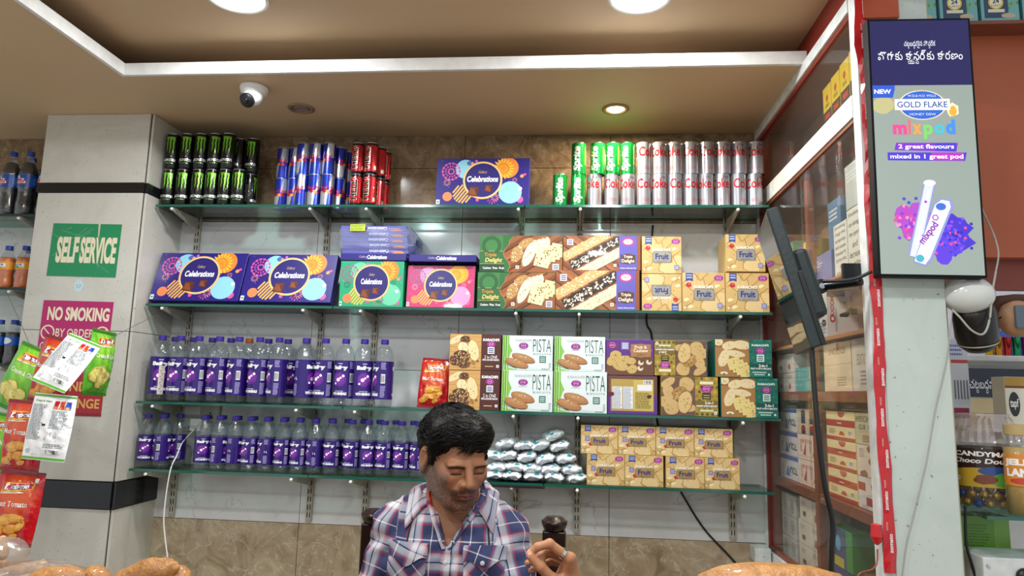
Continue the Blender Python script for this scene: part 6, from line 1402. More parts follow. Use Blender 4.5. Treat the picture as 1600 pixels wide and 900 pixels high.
# hanging things by the post
hb = at_y(1525, 512, 1.90)
hl = tag(empty('hanging_camera', hb), 'black bullet camera with cream stripe hanging beyond the post', 'camera')
MB().lathe([(.045, .06), (.05, .04), (.05, -.02), (.044, -.045), (.03, -.06)], 28).build('housing', mat('satin_black', '#14110f', .3), hl, smooth=True, rot=(R(18), R(-14), 0))
MB().lathe([(.0475, -.0365), (.0460, -.0405)], 28, cap=False).build('stripe', mat('cream_stripe', '#c9bfae', .4), hl, smooth=True, rot=(R(18), R(-14), 0))
fb = at_y(1588, 497, 1.95)
fl = tag(empty('bracket_lamp', fb), 'brown clamp lamp with grey lens at the right picture edge', 'lamp')
MB().ball((0, 0, 0), (.05, .03, .05), 18, 12).build('shade', mat('tan_plastic', '#a87c58', .4), fl, smooth=True)
MB().box(-.022, .03, -.036, -.026, -.03, .03).build('lens', mat('grey_lens', '#5a6670', .15), fl, bevel=.004)
MB().tube([(-.06, 0, .02), (-.045, 0, .045), (0, 0, .05), (.03, 0, .05)], .014, 8).build('clamp', mat('dark_brown_cloth', '#4a2c1c', .8), fl, smooth=True)
cord('grey_wire', 'grey wire looping in front of the hanging black camera', mat('grey_wire', '#a9a59c', .5), [at_y(1556, 424, 1.83), at_y(1550, 460, 1.83), at_y(1546, 500, 1.83), at_y(1536, 522, 1.82), at_y(1518, 516, 1.82), at_y(1500, 496, 1.82), at_y(1488, 484, 1.83)], .0026)
cord('grey_wire', 'grey wire running down beside the light box over the terracotta panel', mat('grey_wire', '#a9a59c', .5), [at_y(1530, 300, 1.86), at_y(1534, 325, 1.88), at_y(1552, 365, 1.88), at_y(1560, 395, 1.86), at_y(1556, 424, 1.83)], .0022)
cord('twine', 'frayed grey twine hanging down the front of the white post', mat('grey_wire', '#a9a59c', .5), [at_y(1488, 484, 1.84), at_y(1479, 560, 1.843), at_y(1461, 640, 1.843), at_y(1447, 720, 1.843), at_y(1428, 800, 1.843), at_y(1416, 850, 1.843), at_y(1408, 910, 1.843)], .0015)
cord('lamp_cable', 'thin black cable to the clamp lamp', BC, [at_y(1542, 520, 1.90), at_y(1552, 505, 1.92), at_y(1566, 495, 1.94), at_y(1580, 497, 1.95)], .0022)
cord('floor_cable', 'black cable at the foot of the white post', BC, [at_y(1508, 790, 1.92), at_y(1510, 850, 1.91), at_y(1518, 880, 1.91), at_y(1528, 915, 1.91)], .0035)
# ------------------------------------------------------------------ smooth bodies: distance fields turned into one skin
class Field:
    def __init__(s, lo, hi, h):
        s.lo = np.array(lo, float); s.h = h; s.n = np.ceil((np.array(hi)-s.lo)/h).astype(int)+1
        s.D = np.full(s.n, .05, np.float32); s.ax = [s.lo[i]+h*np.arange(s.n[i]) for i in range(3)]
    def sub(s, lo, hi):
        a = np.clip(np.floor((np.array(lo)-s.lo)/s.h).astype(int), 0, s.n); b = np.clip(np.ceil((np.array(hi)-s.lo)/s.h).astype(int)+1, 0, s.n)
        sl = tuple(slice(a[i], b[i]) for i in range(3))
        return sl, (s.ax[0][sl[0]][:, None, None], s.ax[1][sl[1]][None, :, None], s.ax[2][sl[2]][None, None, :])
    def put(s, lo, hi, f, k=.0, op='add', pad=.05):
        sl, P = s.sub(np.array(lo)-pad, np.array(hi)+pad)
        if 0 in s.D[sl].shape: return
        d = f(*P).astype(np.float32); D = s.D[sl]
        if op == 'add':
            if k: q = np.clip(.5+.5*(D-d)/k, 0, 1); s.D[sl] = D*(1-q)+d*q-k*q*(1-q)
            else: s.D[sl] = np.minimum(D, d)
        else:
            d = -d
            if k: q = np.clip(.5-.5*(D-d)/k, 0, 1); s.D[sl] = D*(1-q)+d*q+k*q*(1-q)
            else: s.D[sl] = np.maximum(D, d)
    def ell(s, c, r, k=.01, op='add', M=None):
        c = np.array(c); r = np.array(r, float)
        def f(x, y, z):
            p = [x-c[0], y-c[1], z-c[2]]
            if M is not None: p = [M[0][i]*p[0]+M[1][i]*p[1]+M[2][i]*p[2] for i in range(3)]
            k0 = np.sqrt(sum((p[i]/r[i])**2 for i in range(3))); k1 = np.sqrt(sum((p[i]/r[i]**2)**2 for i in range(3)))+1e-9
            return k0*(k0-1)/k1
        m = r.max(); s.put(c-m, c+m, f, k, op)
    def cap(s, a, b, ra, rb, k=.01, op='add'):
        a, b = np.array(a, float), np.array(b, float); ab = b-a; L2 = ab@ab
        def f(x, y, z):
            t = np.clip(((x-a[0])*ab[0]+(y-a[1])*ab[1]+(z-a[2])*ab[2])/L2, 0, 1)
            return np.sqrt((x-a[0]-t*ab[0])**2+(y-a[1]-t*ab[1])**2+(z-a[2]-t*ab[2])**2)-(ra+(rb-ra)*t)
        m = max(ra, rb); s.put(np.minimum(a, b)-m, np.maximum(a, b)+m, f, k, op)
    def mesh(s):
        D = s.D; S = D < 0; n = np.array(D.shape)-1
        cnt = np.zeros(n, np.int8)
        off = [(i, j, k) for i in (0, 1) for j in (0, 1) for k in (0, 1)]
        for i, j, k in off: cnt += S[i:n[0]+i, j:n[1]+j, k:n[2]+k]
        I, J, K = np.nonzero((cnt > 0) & (cnt < 8))
        idx = np.full(n, -1, np.int64); idx[I, J, K] = np.arange(len(I))
        acc = np.zeros((len(I), 3)); num = np.zeros(len(I))
        for o in off:
            for ax in range(3):
                if o[ax]: continue
                o2 = list(o); o2[ax] = 1
                da = D[I+o[0], J+o[1], K+o[2]]; db = D[I+o2[0], J+o2[1], K+o2[2]]
                m = (da < 0) != (db < 0); t = np.where(m, da/np.where(m, da-db, 1), 0)
                p = np.zeros((len(I), 3)); p[:] = o; p[:, ax] += t; acc += p*m[:, None]; num += m
        V = (np.stack([I, J, K], 1)+acc/num[:, None])*s.h+s.lo
        F = []
        for ax in range(3):
            u, v = (ax+1) % 3, (ax+2) % 3
            sa = [slice(None)]*3; sb = [slice(None)]*3; sa[ax] = slice(0, -1); sb[ax] = slice(1, None)
            A, B = S[tuple(sa)], S[tuple(sb)]; E = np.stack(np.nonzero(A != B), 1)
            E = E[(E[:, u] > 0) & (E[:, v] > 0) & (E[:, u] < n[u]) & (E[:, v] < n[v])]
            du = np.zeros(3, int); du[u] = 1; dv = np.zeros(3, int); dv[v] = 1
            q = np.stack([idx[tuple((E-a).T)] for a in (du*0, du, du+dv, dv)], 1)
            flip = A[tuple(E.T)]; q[~flip] = q[~flip][:, ::-1]; F.append(q)
        F = np.concatenate(F)
        return V, F
def np_mesh(V, F, name='skin', smooth=True):
    me = bpy.data.meshes.new(name); me.vertices.add(len(V)); me.vertices.foreach_set('co', V.astype(np.float32).ravel())
    me.loops.add(F.size); me.loops.foreach_set('vertex_index', F.astype(np.int32).ravel())
    me.polygons.add(len(F)); me.polygons.foreach_set('loop_start', np.arange(0, F.size, F.shape[1], dtype=np.int32)); me.polygons.foreach_set('loop_total', np.full(len(F), F.shape[1], np.int32))
    me.update(calc_edges=True); me.validate()
    if smooth: me.polygons.foreach_set('use_smooth', [True]*len(me.polygons))
    return me
def vnoise(p, f, seed=0):
    """cheap smooth noise from a few sines"""
    r_ = np.random.RandomState(seed); s = 0
    for _ in range(6):
        d = r_.normal(size=3)*f; s = s+np.sin(p[:, 0]*d[0]+p[:, 1]*d[1]+p[:, 2]*d[2]+r_.uniform(0, 6))
    return s/6

# ------------------------------------------------------------------ the shopkeeper
MX, MY = -.312, 1.86                       # spine
HC = np.array([-.299, 1.797, 1.240])       # middle of the head
hy, hp_ = R(34), R(20)                     # head turned to his left, bowed
Fd = np.array([math.sin(hy)*math.cos(hp_), -math.cos(hy)*math.cos(hp_), -math.sin(hp_)])
Ud = np.array([math.sin(hy)*math.sin(hp_), -math.cos(hy)*math.sin(hp_), math.cos(hp_)])
Rd = np.cross(Fd, Ud)                      # towards picture right
HM = np.stack([Rd, -Fd, Ud], 1)            # columns: head x, y (back), z
SC = .95
def hw(x, y, z): return HC+HM@(np.array([x, y, z])*SC)
SL, SR = np.array([-.458, 1.885, 1.040]), np.array([-.176, 1.868, 1.034])
EL, ER = np.array([-.528, 1.83, .79]), np.array([-.092, 1.77, .79])
WR = np.array([-.012, 1.545, .985])
def build_head(B):
    e = lambda x, y, z, r, k=.012, op='add': B.ell(hw(x, y, z), np.array(r)*SC, k, op, HM)
    c = lambda a, b, ra, rb, k=.01, op='add': B.cap(hw(*a), hw(*b), ra*SC, rb*SC, k, op)
    e(0, .018, .040, (.076, .094, .072)); e(0, -.028, -.022, (.068, .066, .092), .03); e(0, -.04, -.075, (.052, .05, .045), .025)
    for s in (-1, 1):
        c((s*.058, .002, -.045), (s*.026, -.070, -.098), .020, .018, .02)       # jaw
        e(s*.040, -.066, -.026, (.027, .026, .026), .02)                        # cheek
        e(s*.030, -.083, .010, (.027, .013, .010), .014)                        # brow
        e(s*.033, -.104, -.004, (.019, .017, .0105), .010, 'cut')                # socket
        e(s*.032, -.0800, -.005, (.0165, .013, .0115), .004)                     # lowered lid
    e(0, -.084, -.108, (.022, .017, .016), .018)                                # chin
    c((0, -.088, .016), (0, -.116, -.030), .0075, .0125, .010)                  # nose
    for s in (-1, 1):
        e(s*.0135, -.104, -.034, (.0095, .011, .0085), .005); e(s*.008, -.112, -.0425, (.0045, .006, .004), .002, 'cut')
    e(0, -.092, -.057, (.030, .014, .022), .016)                                # mouth mound
    c((-.021, -.0935, -.0665), (0, -.1035, -.0625), .0042, .0062, .003); c((.021, -.0935, -.0665), (0, -.1035, -.0625), .0042, .0062, .003)
    c((-.018, -.0935, -.0735), (.018, -.0935, -.0735), .0045, .0045, .003); e(0, -.099, -.0745, (.013, .007, .006), .004)
    c((-.022, -.1035, -.0695), (.022, -.1035, -.0695), .0016, .0016, .0015, 'cut')
    for s in (-1, 1):                                                           # ears
        e(s*.083, .010, -.014, (.010, .023, .035), .006); e(s*.091, .004, -.010, (.006, .012, .020), .005, 'cut'); e(s*.084, .002, -.042, (.008, .011, .011), .005)
HAND = dict(i=[(-.006, 1.500, 1.066), (-.046, 1.488, 1.096), (-.070, 1.482, 1.090), (-.086, 1.482, 1.078)], m=[(-.003, 1.521, 1.062), (-.046, 1.520, 1.083), (-.064, 1.512, 1.066), (-.060, 1.505, 1.050)],
            r=[(-.004, 1.541, 1.052), (-.046, 1.545, 1.066), (-.072, 1.532, 1.056), (-.092, 1.520, 1.049)], p=[(-.008, 1.558, 1.038), (-.044, 1.560, 1.046), (-.068, 1.546, 1.038), (-.086, 1.532, 1.031)],
            t=[(-.020, 1.508, 1.004), (-.040, 1.486, 1.028), (-.063, 1.476, 1.053), (-.085, 1.475, 1.0735)])
def build_hand(B):
    B.cap(ER, WR, .040, .027, .02); B.cap(WR, (-.008, 1.532, 1.02), .026, .026, .015)
    for q in 'imrp': B.cap((-.010, 1.535, 1.0), HAND[q][0], .020, .0125, .014)
    B.cap((-.014, 1.53, 1.0), HAND['t'][1], .020, .0125, .014)
    for q, rs in (('i', (.0105, .0092, .0084, .0072)), ('m', (.0105, .0094, .0086, .0074)), ('r', (.0098, .0088, .008, .0068)), ('p', (.0088, .0078, .007, .006)), ('t', (.0135, .0115, .0105, .0082))):
        P = HAND[q]
        for j in range(3): B.cap(P[j], P[j+1], rs[j], rs[j+1], .0035)
        B.ell(np.array(P[1]), (rs[1]*1.07,)*3, .003)
man = tag(empty('person', (MX, MY, 0)), 'man in a plaid shirt with short black hair, looking down, seated behind the counter', 'person')
def build_torso(B):
  B.ell((MX, 1.885, .93), (.150, .098, .215), .0); B.ell((MX, 1.89, .76), (.150, .105, .16), .05); B.cap(SL, SR, .050, .050, .05)
  B.cap((MX+.006, 1.895, 1.02), hw(0, .045, -.045), .062, .056, .035); B.cap((MX-.09, 1.90, 1.075), (MX+.0, 1.90, 1.125), .03, .04, .03); B.cap((MX+.09, 1.895, 1.075), (MX+.0, 1.90, 1.125), .03, .04, .03)
  B.cap(SL, EL, .048, .040, .03); B.cap(SR, ER, .048, .042, .03)
  B.ell((MX-.07, 1.80, .965), (.075, .035, .06), .03); B.ell((MX+.07, 1.80, .965), (.075, .035, .06), .03)

B = Field((-.56, 1.62, .66), (-.05, 2.03, 1.078), .004); build_torso(B); build_head(B); Va, Fa = B.mesh()
B = Field(HC-np.array([.13, .16, .176]), HC+np.array([.15, .15, .16]), .002); build_torso(B); build_head(B); Vb, Fb = B.mesh()
V1 = np.concatenate([Va, Vb]); F1 = np.concatenate([Fa, Fb+len(Va)])
H2 = Field((-.16, 1.44, .76), (.05, 1.83, 1.125), .002); H2.cap(SR, ER, .046, .041, .0); build_hand(H2)
V2, F2 = H2.mesh()
V = np.concatenate([V1, V2]); F = np.concatenate([F1, F2+len(V1)])
me = np_mesh(V, F, 'body')
# skin colour: stubble, lips, brows are the skin's own colours
L = (V-HC)@HM/SC; x, y, z = L[:, 0], L[:, 1], L[:, 2]; ax_ = np.abs(x)
head = (np.linalg.norm(L, axis=1) < .15)
C = np.tile(np.array(lin('#9d6c4d')), (len(V), 1))
def blend(m, c, amt): 
    m = (np.clip(m, 0, 1)*amt)[:, None]; C[:] = C*(1-m)+np.array(lin(c))*m
sm = lambda v, a, b: np.clip((v-a)/(b-a), 0, 1)
blend(head*sm(ax_, .02, .05)*sm(-y, .03, .07)*(1-sm(np.abs(z+.03), .02, .04)), '#a86e52', .5)
nz = np.random.RandomState(5).uniform(-1, 1, len(V)); n2 = vnoise(V, 260, 5)
edge_ = .004*n2
beard = head*np.maximum.reduce([sm(-(z+edge_), .050, .066)*sm(ax_-.0*z, -.1, 0)*sm(-y, -.06, -.02), sm(ax_, .046, .056)*sm(-z, .0, .03)*sm(-y, -.015, .0)])*(1-sm(-z, .118, .13))
lipz = (np.abs(z+.0692) < .0095) & (ax_ < .0235) & (y < -.088)
mus = head*(ax_ < .036)*sm(-y, .07, .08)*sm(-z-.15*0-ax_*.25, .042, .047)*(1-sm(-z-ax_*.35, .0585, .062))
under = head*(1-sm(ax_, .008, .014))*(1-sm(np.abs(z+.083), .002, .006))
blend(beard*(.85+.5*nz), '#2e231f', .85); blend(beard*sm(ax_, .03, .05)*(nz > .2), '#8d857e', .6); blend(mus*(.8+.4*nz), '#2c201b', .85)
blend((lipz & head).astype(float), '#8f5346', .8); blend(((np.abs(z+.0695) < .0014) & (ax_ < .024) & (y < -.085) & head).astype(float), '#4a2620', .9)
brow = head*(y < -.06)*(1-sm(np.abs(z-.0085+.30*np.maximum(ax_-.036, 0)-.12*np.maximum(ax_-.012, 0)+.003), .0030, .0062))*sm(ax_, .010, .014)*(1-sm(ax_, .052, .060))
blend(np.clip(brow*1.3*(.8+.4*nz), 0, 1), '#150f0d', .95)
lash = head*(y < -.075)*(1-sm(np.abs(z+.0125-3.5*(ax_-.032)**2*1.0), .0014, .0028))*(1-sm(np.abs(ax_-.032), .0145, .0175)); blend(lash, '#160f0d', .95)
blend(head*(y < -.06)*(1-sm(np.hypot((ax_-.032)/.02, (z+.008)/.014), .7, 1.1))*(1-lash), '#875642', .45)
ch = (V[:, 2] < 1.10)*(V[:, 2] > .98)*(np.abs(V[:, 0]-(MX+.004)) < .06)*(V[:, 1] < 1.86); blend(ch*sm(1.085-V[:, 2], 0, .06)*np.clip(.5+1.1*vnoise(V*np.array([1, .2, .35]), 500, 9), 0, 1), '#4a3226', .45)
blend((V[:, 1] < 1.62).astype(float), '#b9835f', .6)
at = me.color_attributes.new('Col', 'FLOAT_COLOR', 'POINT'); at.data.foreach_set('color', np.concatenate([C, np.ones((len(V), 1))], 1).astype(np.float32).ravel())
SKIN = attr_mat('skin', .45, bump=(420, .12), spec=.35)
SKIN.node_tree.nodes['Principled BSDF'].inputs['Subsurface Weight'].default_value = .12
SKIN.node_tree.nodes['Principled BSDF'].inputs['Subsurface Radius'].default_value = (.012, .005, .003)
PO = Vector((-MX, -MY, 0))
def mpart(name, me_, m, parent=man): return link(name, me_, parent, m, PO if parent is man else None)
body = mpart('body', me, SKIN)
# ---- hair: a shaped cap plus curled locks
HF = Field(HC-.16, HC+.17, .003)
e = lambda x, y, z, r, k=.012, op='add': HF.ell(hw(x, y, z), np.array(r)*SC, k, op, HM)
e(0, .024, .044, (.087, .102, .078), 0); e(-.02, -.035, .074, (.06, .055, .036), .03); e(.03, -.03, .072, (.05, .05, .034), .03); e(0, .06, .0, (.078, .06, .07), .03)
for s in (-1, 1): e(s*.074, -.012, .018, (.012, .022, .045), .01)
e(0, -.085, -.045, (.068, .075, .092), .008, 'cut'); e(0, -.105, .022, (.062, .05, .036), .010, 'cut')
for s in (-1, 1): e(s*.092, .006, -.018, (.032, .031, .040), .006, 'cut')
e(0, .03, -.11, (.12, .12, .06), .01, 'cut'); e(.034, -.112, .042, (.040, .05, .030), .010, 'cut')
Vh, Fh = HF.mesh(); Lh = (Vh-HC)@HM/SC
nrm = (Lh-np.array([0, .02, .03])); nrm /= np.linalg.norm(nrm, axis=1)[:, None]
dsp = .0055*vnoise(Lh, 120, 21)+.003*vnoise(Lh*np.array([1, .6, 1.4]), 260, 22)
Vh2 = Vh+(nrm*dsp[:, None])@HM.T
HAIR = mat('black_hair', '#0b0a09', .55, spec=.22, noise=(160, '#15110f', .6))
hair = mpart('hair', np_mesh(Vh2, Fh, 'hair'), HAIR)
rn = random.Random(77); lk = MB(); pick = [i for i in range(len(Vh2)) if Lh[i, 2] > .005 and not (abs(Lh[i, 0]) > .06 and Lh[i, 2] < .03 and Lh[i, 1] > -.03)]
for _ in range(3600):
    i = rn.choice(pick); p = Vector(Vh2[i]); n_ = Vector(HM@nrm[i]); l_ = Lh[i]
    fr_ = min(1, max(0, (-l_[1]+.02)/.06)); fwd = Vector(HM@np.array([.5*math.sin(l_[0]*60+l_[2]*40)*(1-fr_)+.9*fr_+rn.uniform(-.4, .4), (-1.+.5*math.sin(l_[0]*45))*(1-.7*fr_), -.25+.35*fr_+rn.uniform(-.35, .35)])); t_ = (fwd-n_*fwd.dot(n_)).normalized(); b_ = n_.cross(t_)
    ln = rn.uniform(.022, .040); cu = .8*math.sin(l_[0]*70+l_[1]*50)+rn.uniform(-.3, .3)
    pts = [p-n_*.002, p+n_*.0012+t_*ln*.3, p+n_*.0016-n_*ln*.04+t_*ln*.65+b_*cu*ln*.22, p-n_*(.0006+ln*.12)+t_*ln+b_*cu*ln*.5]
    lk.tube(pts, [.0009, .0010, .0008, .0003], 4)
lo_ = lk.build('locks', HAIR, hair, smooth=True); lo_['kind'] = 'stuff'

# ---- shirt: shell with an open V neck
SF = Field((-.60, 1.66, .66), (-.02, 2.06, 1.18), .004)
SF.ell((MX, 1.885, .93), (.166, .112, .225), .0); SF.ell((MX, 1.89, .76), (.170, .120, .18), .06); SF.cap(SL, SR, .062, .062, .06)
SF.cap((MX-.10, 1.90, 1.075), (MX-.02, 1.90, 1.115), .042, .050, .03); SF.cap((MX+.10, 1.895, 1.075), (MX+.02, 1.90, 1.115), .042, .050, .03)
SF.cap(SL, EL, .060, .052, .025); SF.cap(SR, ER, .060, .054, .025); SF.cap(ER, ER+(WR-ER)*.45, .050, .044, .02)
SF.ell((MX-.07, 1.795, .965), (.085, .038, .065), .03); SF.ell((MX+.07, 1.795, .965), (.085, .038, .065), .03)
xx, yy, zz = SF.ax[0][:, None, None], SF.ax[1][None, :, None], SF.ax[2][None, None, :]
wr = .0026*np.sin(55*xx+38*zz+9*np.sin(22*zz))*np.sin(30*zz-14*xx+2.)+.0020*np.sin(90*zz+40*xx*np.sign(xx-MX)+60*yy)+.003*np.sin(70*(zz-.4*np.abs(xx-MX))+5)*(np.abs(xx-MX) > .13)
SF.D += wr.astype(np.float32)
SF.D = np.maximum(SF.D, -(SF.D+.010))
# neck hole and V (a wedge cut from the front)
vz = 1.018; wv = np.abs(xx-(MX+.004+(zz-vz)*.10))-(.002+(zz-vz)*.48)
cut = np.maximum(wv, yy-1.865)+0*zz; SF.D = np.maximum(SF.D, -np.where(zz > vz, cut, np.maximum(cut, vz-zz)).astype(np.float32))
nk = np.sqrt((xx-(MX+.004))**2+(yy-1.885)**2)-.070+0*zz; SF.D = np.maximum(SF.D, -np.where(zz > 1.06, nk, .05).astype(np.float32))
Vs, Fs = SF.mesh(); sh = np_mesh(Vs, Fs, 'shirt')
# cloth coordinates: straight on the torso, along the arm on the sleeves
def armuv(P, A, Bq):
    d = (Bq-A)/np.linalg.norm(Bq-A); a_ = np.cross(d, [0, 1, 0]); a_ /= np.linalg.norm(a_); b_ = np.cross(d, a_)
    Q = P-A; t = Q@d; ang = np.arctan2(Q@b_, Q@a_); return ang*.055, t, np.linalg.norm(Q-np.outer(t, d), axis=1)
uv = np.stack([Vs[:, 0]-MX, Vs[:, 2]], 1)
uL, tL, dL = armuv(Vs, SL, EL); uR, tR, dR = armuv(Vs, SR, ER)
mL = Vs[:, 0] < SL[0]+.014; mR = Vs[:, 0] > SR[0]-.014
uv[mL] = np.stack([uL, 1.03-tL], 1)[mL]; uv[mR] = np.stack([uR+.03, 1.02-tR], 1)[mR]
def set_uv(me_, uvs):
    a_ = me_.attributes.new('cloth', 'FLOAT_VECTOR', 'POINT'); a_.data.foreach_set('vector', np.concatenate([uvs, np.zeros((len(uvs), 1))], 1).astype(np.float32).ravel())
set_uv(sh, uv)
def plaid():
    m = bpy.data.materials.new('plaid_cotton'); m.use_nodes = True; nt = m.node_tree; b = nt.nodes['Principled BSDF']; b.inputs['Roughness'].default_value = .85; b.inputs['Specular IOR Level'].default_value = .2
    at_ = nt.nodes.new('ShaderNodeAttribute'); at_.attribute_name = 'cloth'; sp = nt.nodes.new('ShaderNodeSeparateXYZ'); nt.links.new(at_.outputs['Vector'], sp.inputs[0])
    stops = [(0, '#353b5c'), (.26, '#353b5c'), (.265, '#a83648'), (.295, '#a83648'), (.30, '#565a78'), (.36, '#c2c0c4'), (.47, '#c9c7c9'), (.475, '#22253c'), (.50, '#22253c'), (.505, '#a9b4c8'), (.60, '#cbc8c8'), (.68, '#b98a98'), (.685, '#9c2e42'), (.715, '#9c2e42'), (.72, '#383e60'), (.93, '#353b5c'), (.935, '#d6d0d2'), (.955, '#d6d0d2'), (.96, '#353b5c')]
    outs = []
    for ch, per, ph in (('X', .098, .31), ('Z' if False else 'Y', .105, .12)):
        dv = nt.nodes.new('ShaderNodeMath'); dv.operation = 'MULTIPLY_ADD'; dv.inputs[1].default_value = 1/per; dv.inputs[2].default_value = ph+20; nt.links.new(sp.outputs[ch], dv.inputs[0])
        fr_ = nt.nodes.new('ShaderNodeMath'); fr_.operation = 'FRACT'; nt.links.new(dv.outputs[0], fr_.inputs[0])
        r = nt.nodes.new('ShaderNodeValToRGB'); r.color_ramp.interpolation = 'LINEAR'; el = r.color_ramp.elements
        el[0].position = 0; el[0].color = lin(stops[0][1])+(1,); el[1].position = 1; el[1].color = lin('#353b5c')+(1,)
        for p_, c_ in stops[1:]: q = el.new(p_); q.color = lin(c_)+(1,)
        nt.links.new(fr_.outputs[0], r.inputs[0]); outs.append(r.outputs[0])
    mx = nt.nodes.new('ShaderNodeMix'); mx.data_type = 'RGBA'; mx.inputs[0].default_value = .46; nt.links.new(outs[0], mx.inputs[6]); nt.links.new(outs[1], mx.inputs[7])
    nt.links.new(mx.outputs[2], b.inputs['Base Color'])
    n = nt.nodes.new('ShaderNodeTexNoise'); n.inputs['Scale'].default_value = 900; bp = nt.nodes.new('ShaderNodeBump'); bp.inputs['Strength'].default_value = .12; bp.inputs['Distance'].default_value = .002
    tc = nt.nodes.new('ShaderNodeTexCoord'); nt.links.new(tc.outputs['Object'], n.inputs['Vector']); nt.links.new(n.outputs['Fac'], bp.inputs['Height']); nt.links.new(bp.outputs[0], b.inputs['Normal'])
    return m
PLAID = plaid()
shirt = mpart('shirt', sh, PLAID)
# ---- front surface lookup for things sewn on the shirt
yfront = {}
g2 = (np.round(Vs[:, [0, 2]]/.006)).astype(int)
for (a_, b_), yv in zip(map(tuple, g2), Vs[:, 1]):
    if yv < yfront.get((a_, b_), 9): yfront[(a_, b_)] = yv
def fy(x_, z_):
    a_, b_ = round(x_/.006), round(z_/.006); n_ = d_ = 0
    for i in range(-2, 3):
        for j in range(-2, 3):
            if (a_+i, b_+j) in yfront: w_ = math.exp(-((a_+i-x_/.006)**2+(b_+j-z_/.006)**2)/1.6); n_ += w_*yfront[(a_+i, b_+j)]; d_ += w_
    return n_/d_ if d_ else 1.80
def cloth_patch(name, outline, nx, nz, th, parent, rot=0., lift=.003):
    """a sewn-on flap that follows the shirt; outline(u, v) -> world x, z"""
    V_ = []; U_ = []
    for s in (0, 1):
        for j in range(nz+1):
            for i in range(nx+1):
                x_, z_ = outline(i/nx, j/nz); V_.append((x_, fy(x_, z_)-lift-(th if s else -.004), z_)); q = ((x_-MX)*math.cos(rot)-(z_-.95)*math.sin(rot), (x_-MX)*math.sin(rot)+(z_-.95)*math.cos(rot)+.95); U_.append(q)
    n_ = (nx+1)*(nz+1); F_ = []
    for j in range(nz):
        for i in range(nx):
            a_ = j*(nx+1)+i; F_.append((n_+a_, n_+a_+1, n_+a_+nx+2, n_+a_+nx+1))
    ring = [i for i in range(nx+1)]+[j*(nx+1)+nx for j in range(1, nz+1)]+[nz*(nx+1)+i for i in range(nx-1, -1, -1)]+[j*(nx+1) for j in range(nz-1, 0, -1)]
    for k in range(len(ring)): a_, b_ = ring[k], ring[(k+1) % len(ring)]; F_.append((a_, b_, n_+b_, n_+a_))
    me_ = mesh_from(V_, F_, name, True); set_uv(me_, np.array(U_)); me_.set_sharp_from_angle(angle=R(50)); return link(name, me_, parent, PLAID)
for s in (-1, 1):
    cx_ = MX+.004+s*.096
    cloth_patch('pocket', lambda u, v: (cx_+(u-.5)*.098, .915+.085*v), 14, 10, .0016, shirt, .75*s)
    cloth_patch('pocket_flap', lambda u, v: (cx_+(u-.5)*.104, 0.992+(.034-.0*v)*v-.012*(1-v)*(1-abs(2*u-1))+.006*(1-v)*math.sin(u*9)), 16, 6, .004, shirt, .3, .005)
cloth_patch('placket', lambda u, v: (MX+.005+(u-.5)*.026, 0.70+.310*v), 4, 30, .002, shirt)
BT = mat('shirt_button', '#c9c6c4', .3)
for zq in (.985, .90, .82): 
    xq = MX+.005; MB().lathe([(.0055, 0), (.0058, .0015), (.004, .0022)], 14).build('button', BT, shirt, smooth=True, loc=(xq, fy(xq, zq)-.006, zq), rot=(R(90), 0, 0))
xq = MX+.097; MB().lathe([(.0055, 0), (.0058, .0015), (.004, .0022)], 14).build('button', BT, shirt, smooth=True, loc=(xq, fy(xq, .99)-.010, .99), rot=(R(90), 0, 0))
# dark piping seams down both chest panels
for s in (-1, 1):
    P_ = []
    for k in range(16):
        zq = 1.07-.02*k; xq = MX+.004+s*(.098+.010*math.sin(k*.25)+(.010 if s > 0 else -.012)*k/16); P_.append((xq, fy(xq, zq)-.001, zq))
    MB().tube(P_, .0022, 6).build('seam', mat('navy_seam', '#171a2e', .8), shirt, smooth=True)
ztop = {}
for a_, b_, zv in zip(np.round(Vs[:, 0]/.008).astype(int), np.round(Vs[:, 1]/.008).astype(int), Vs[:, 2]):
    if zv > ztop.get((a_, b_), 0): ztop[(a_, b_)] = zv
def zt_(x_, y_):
    a_, b_ = round(x_/.008), round(y_/.008); return max([ztop.get((a_+i, b_+j), 0) for i in (-1, 0, 1) for j in (-1, 0, 1)])
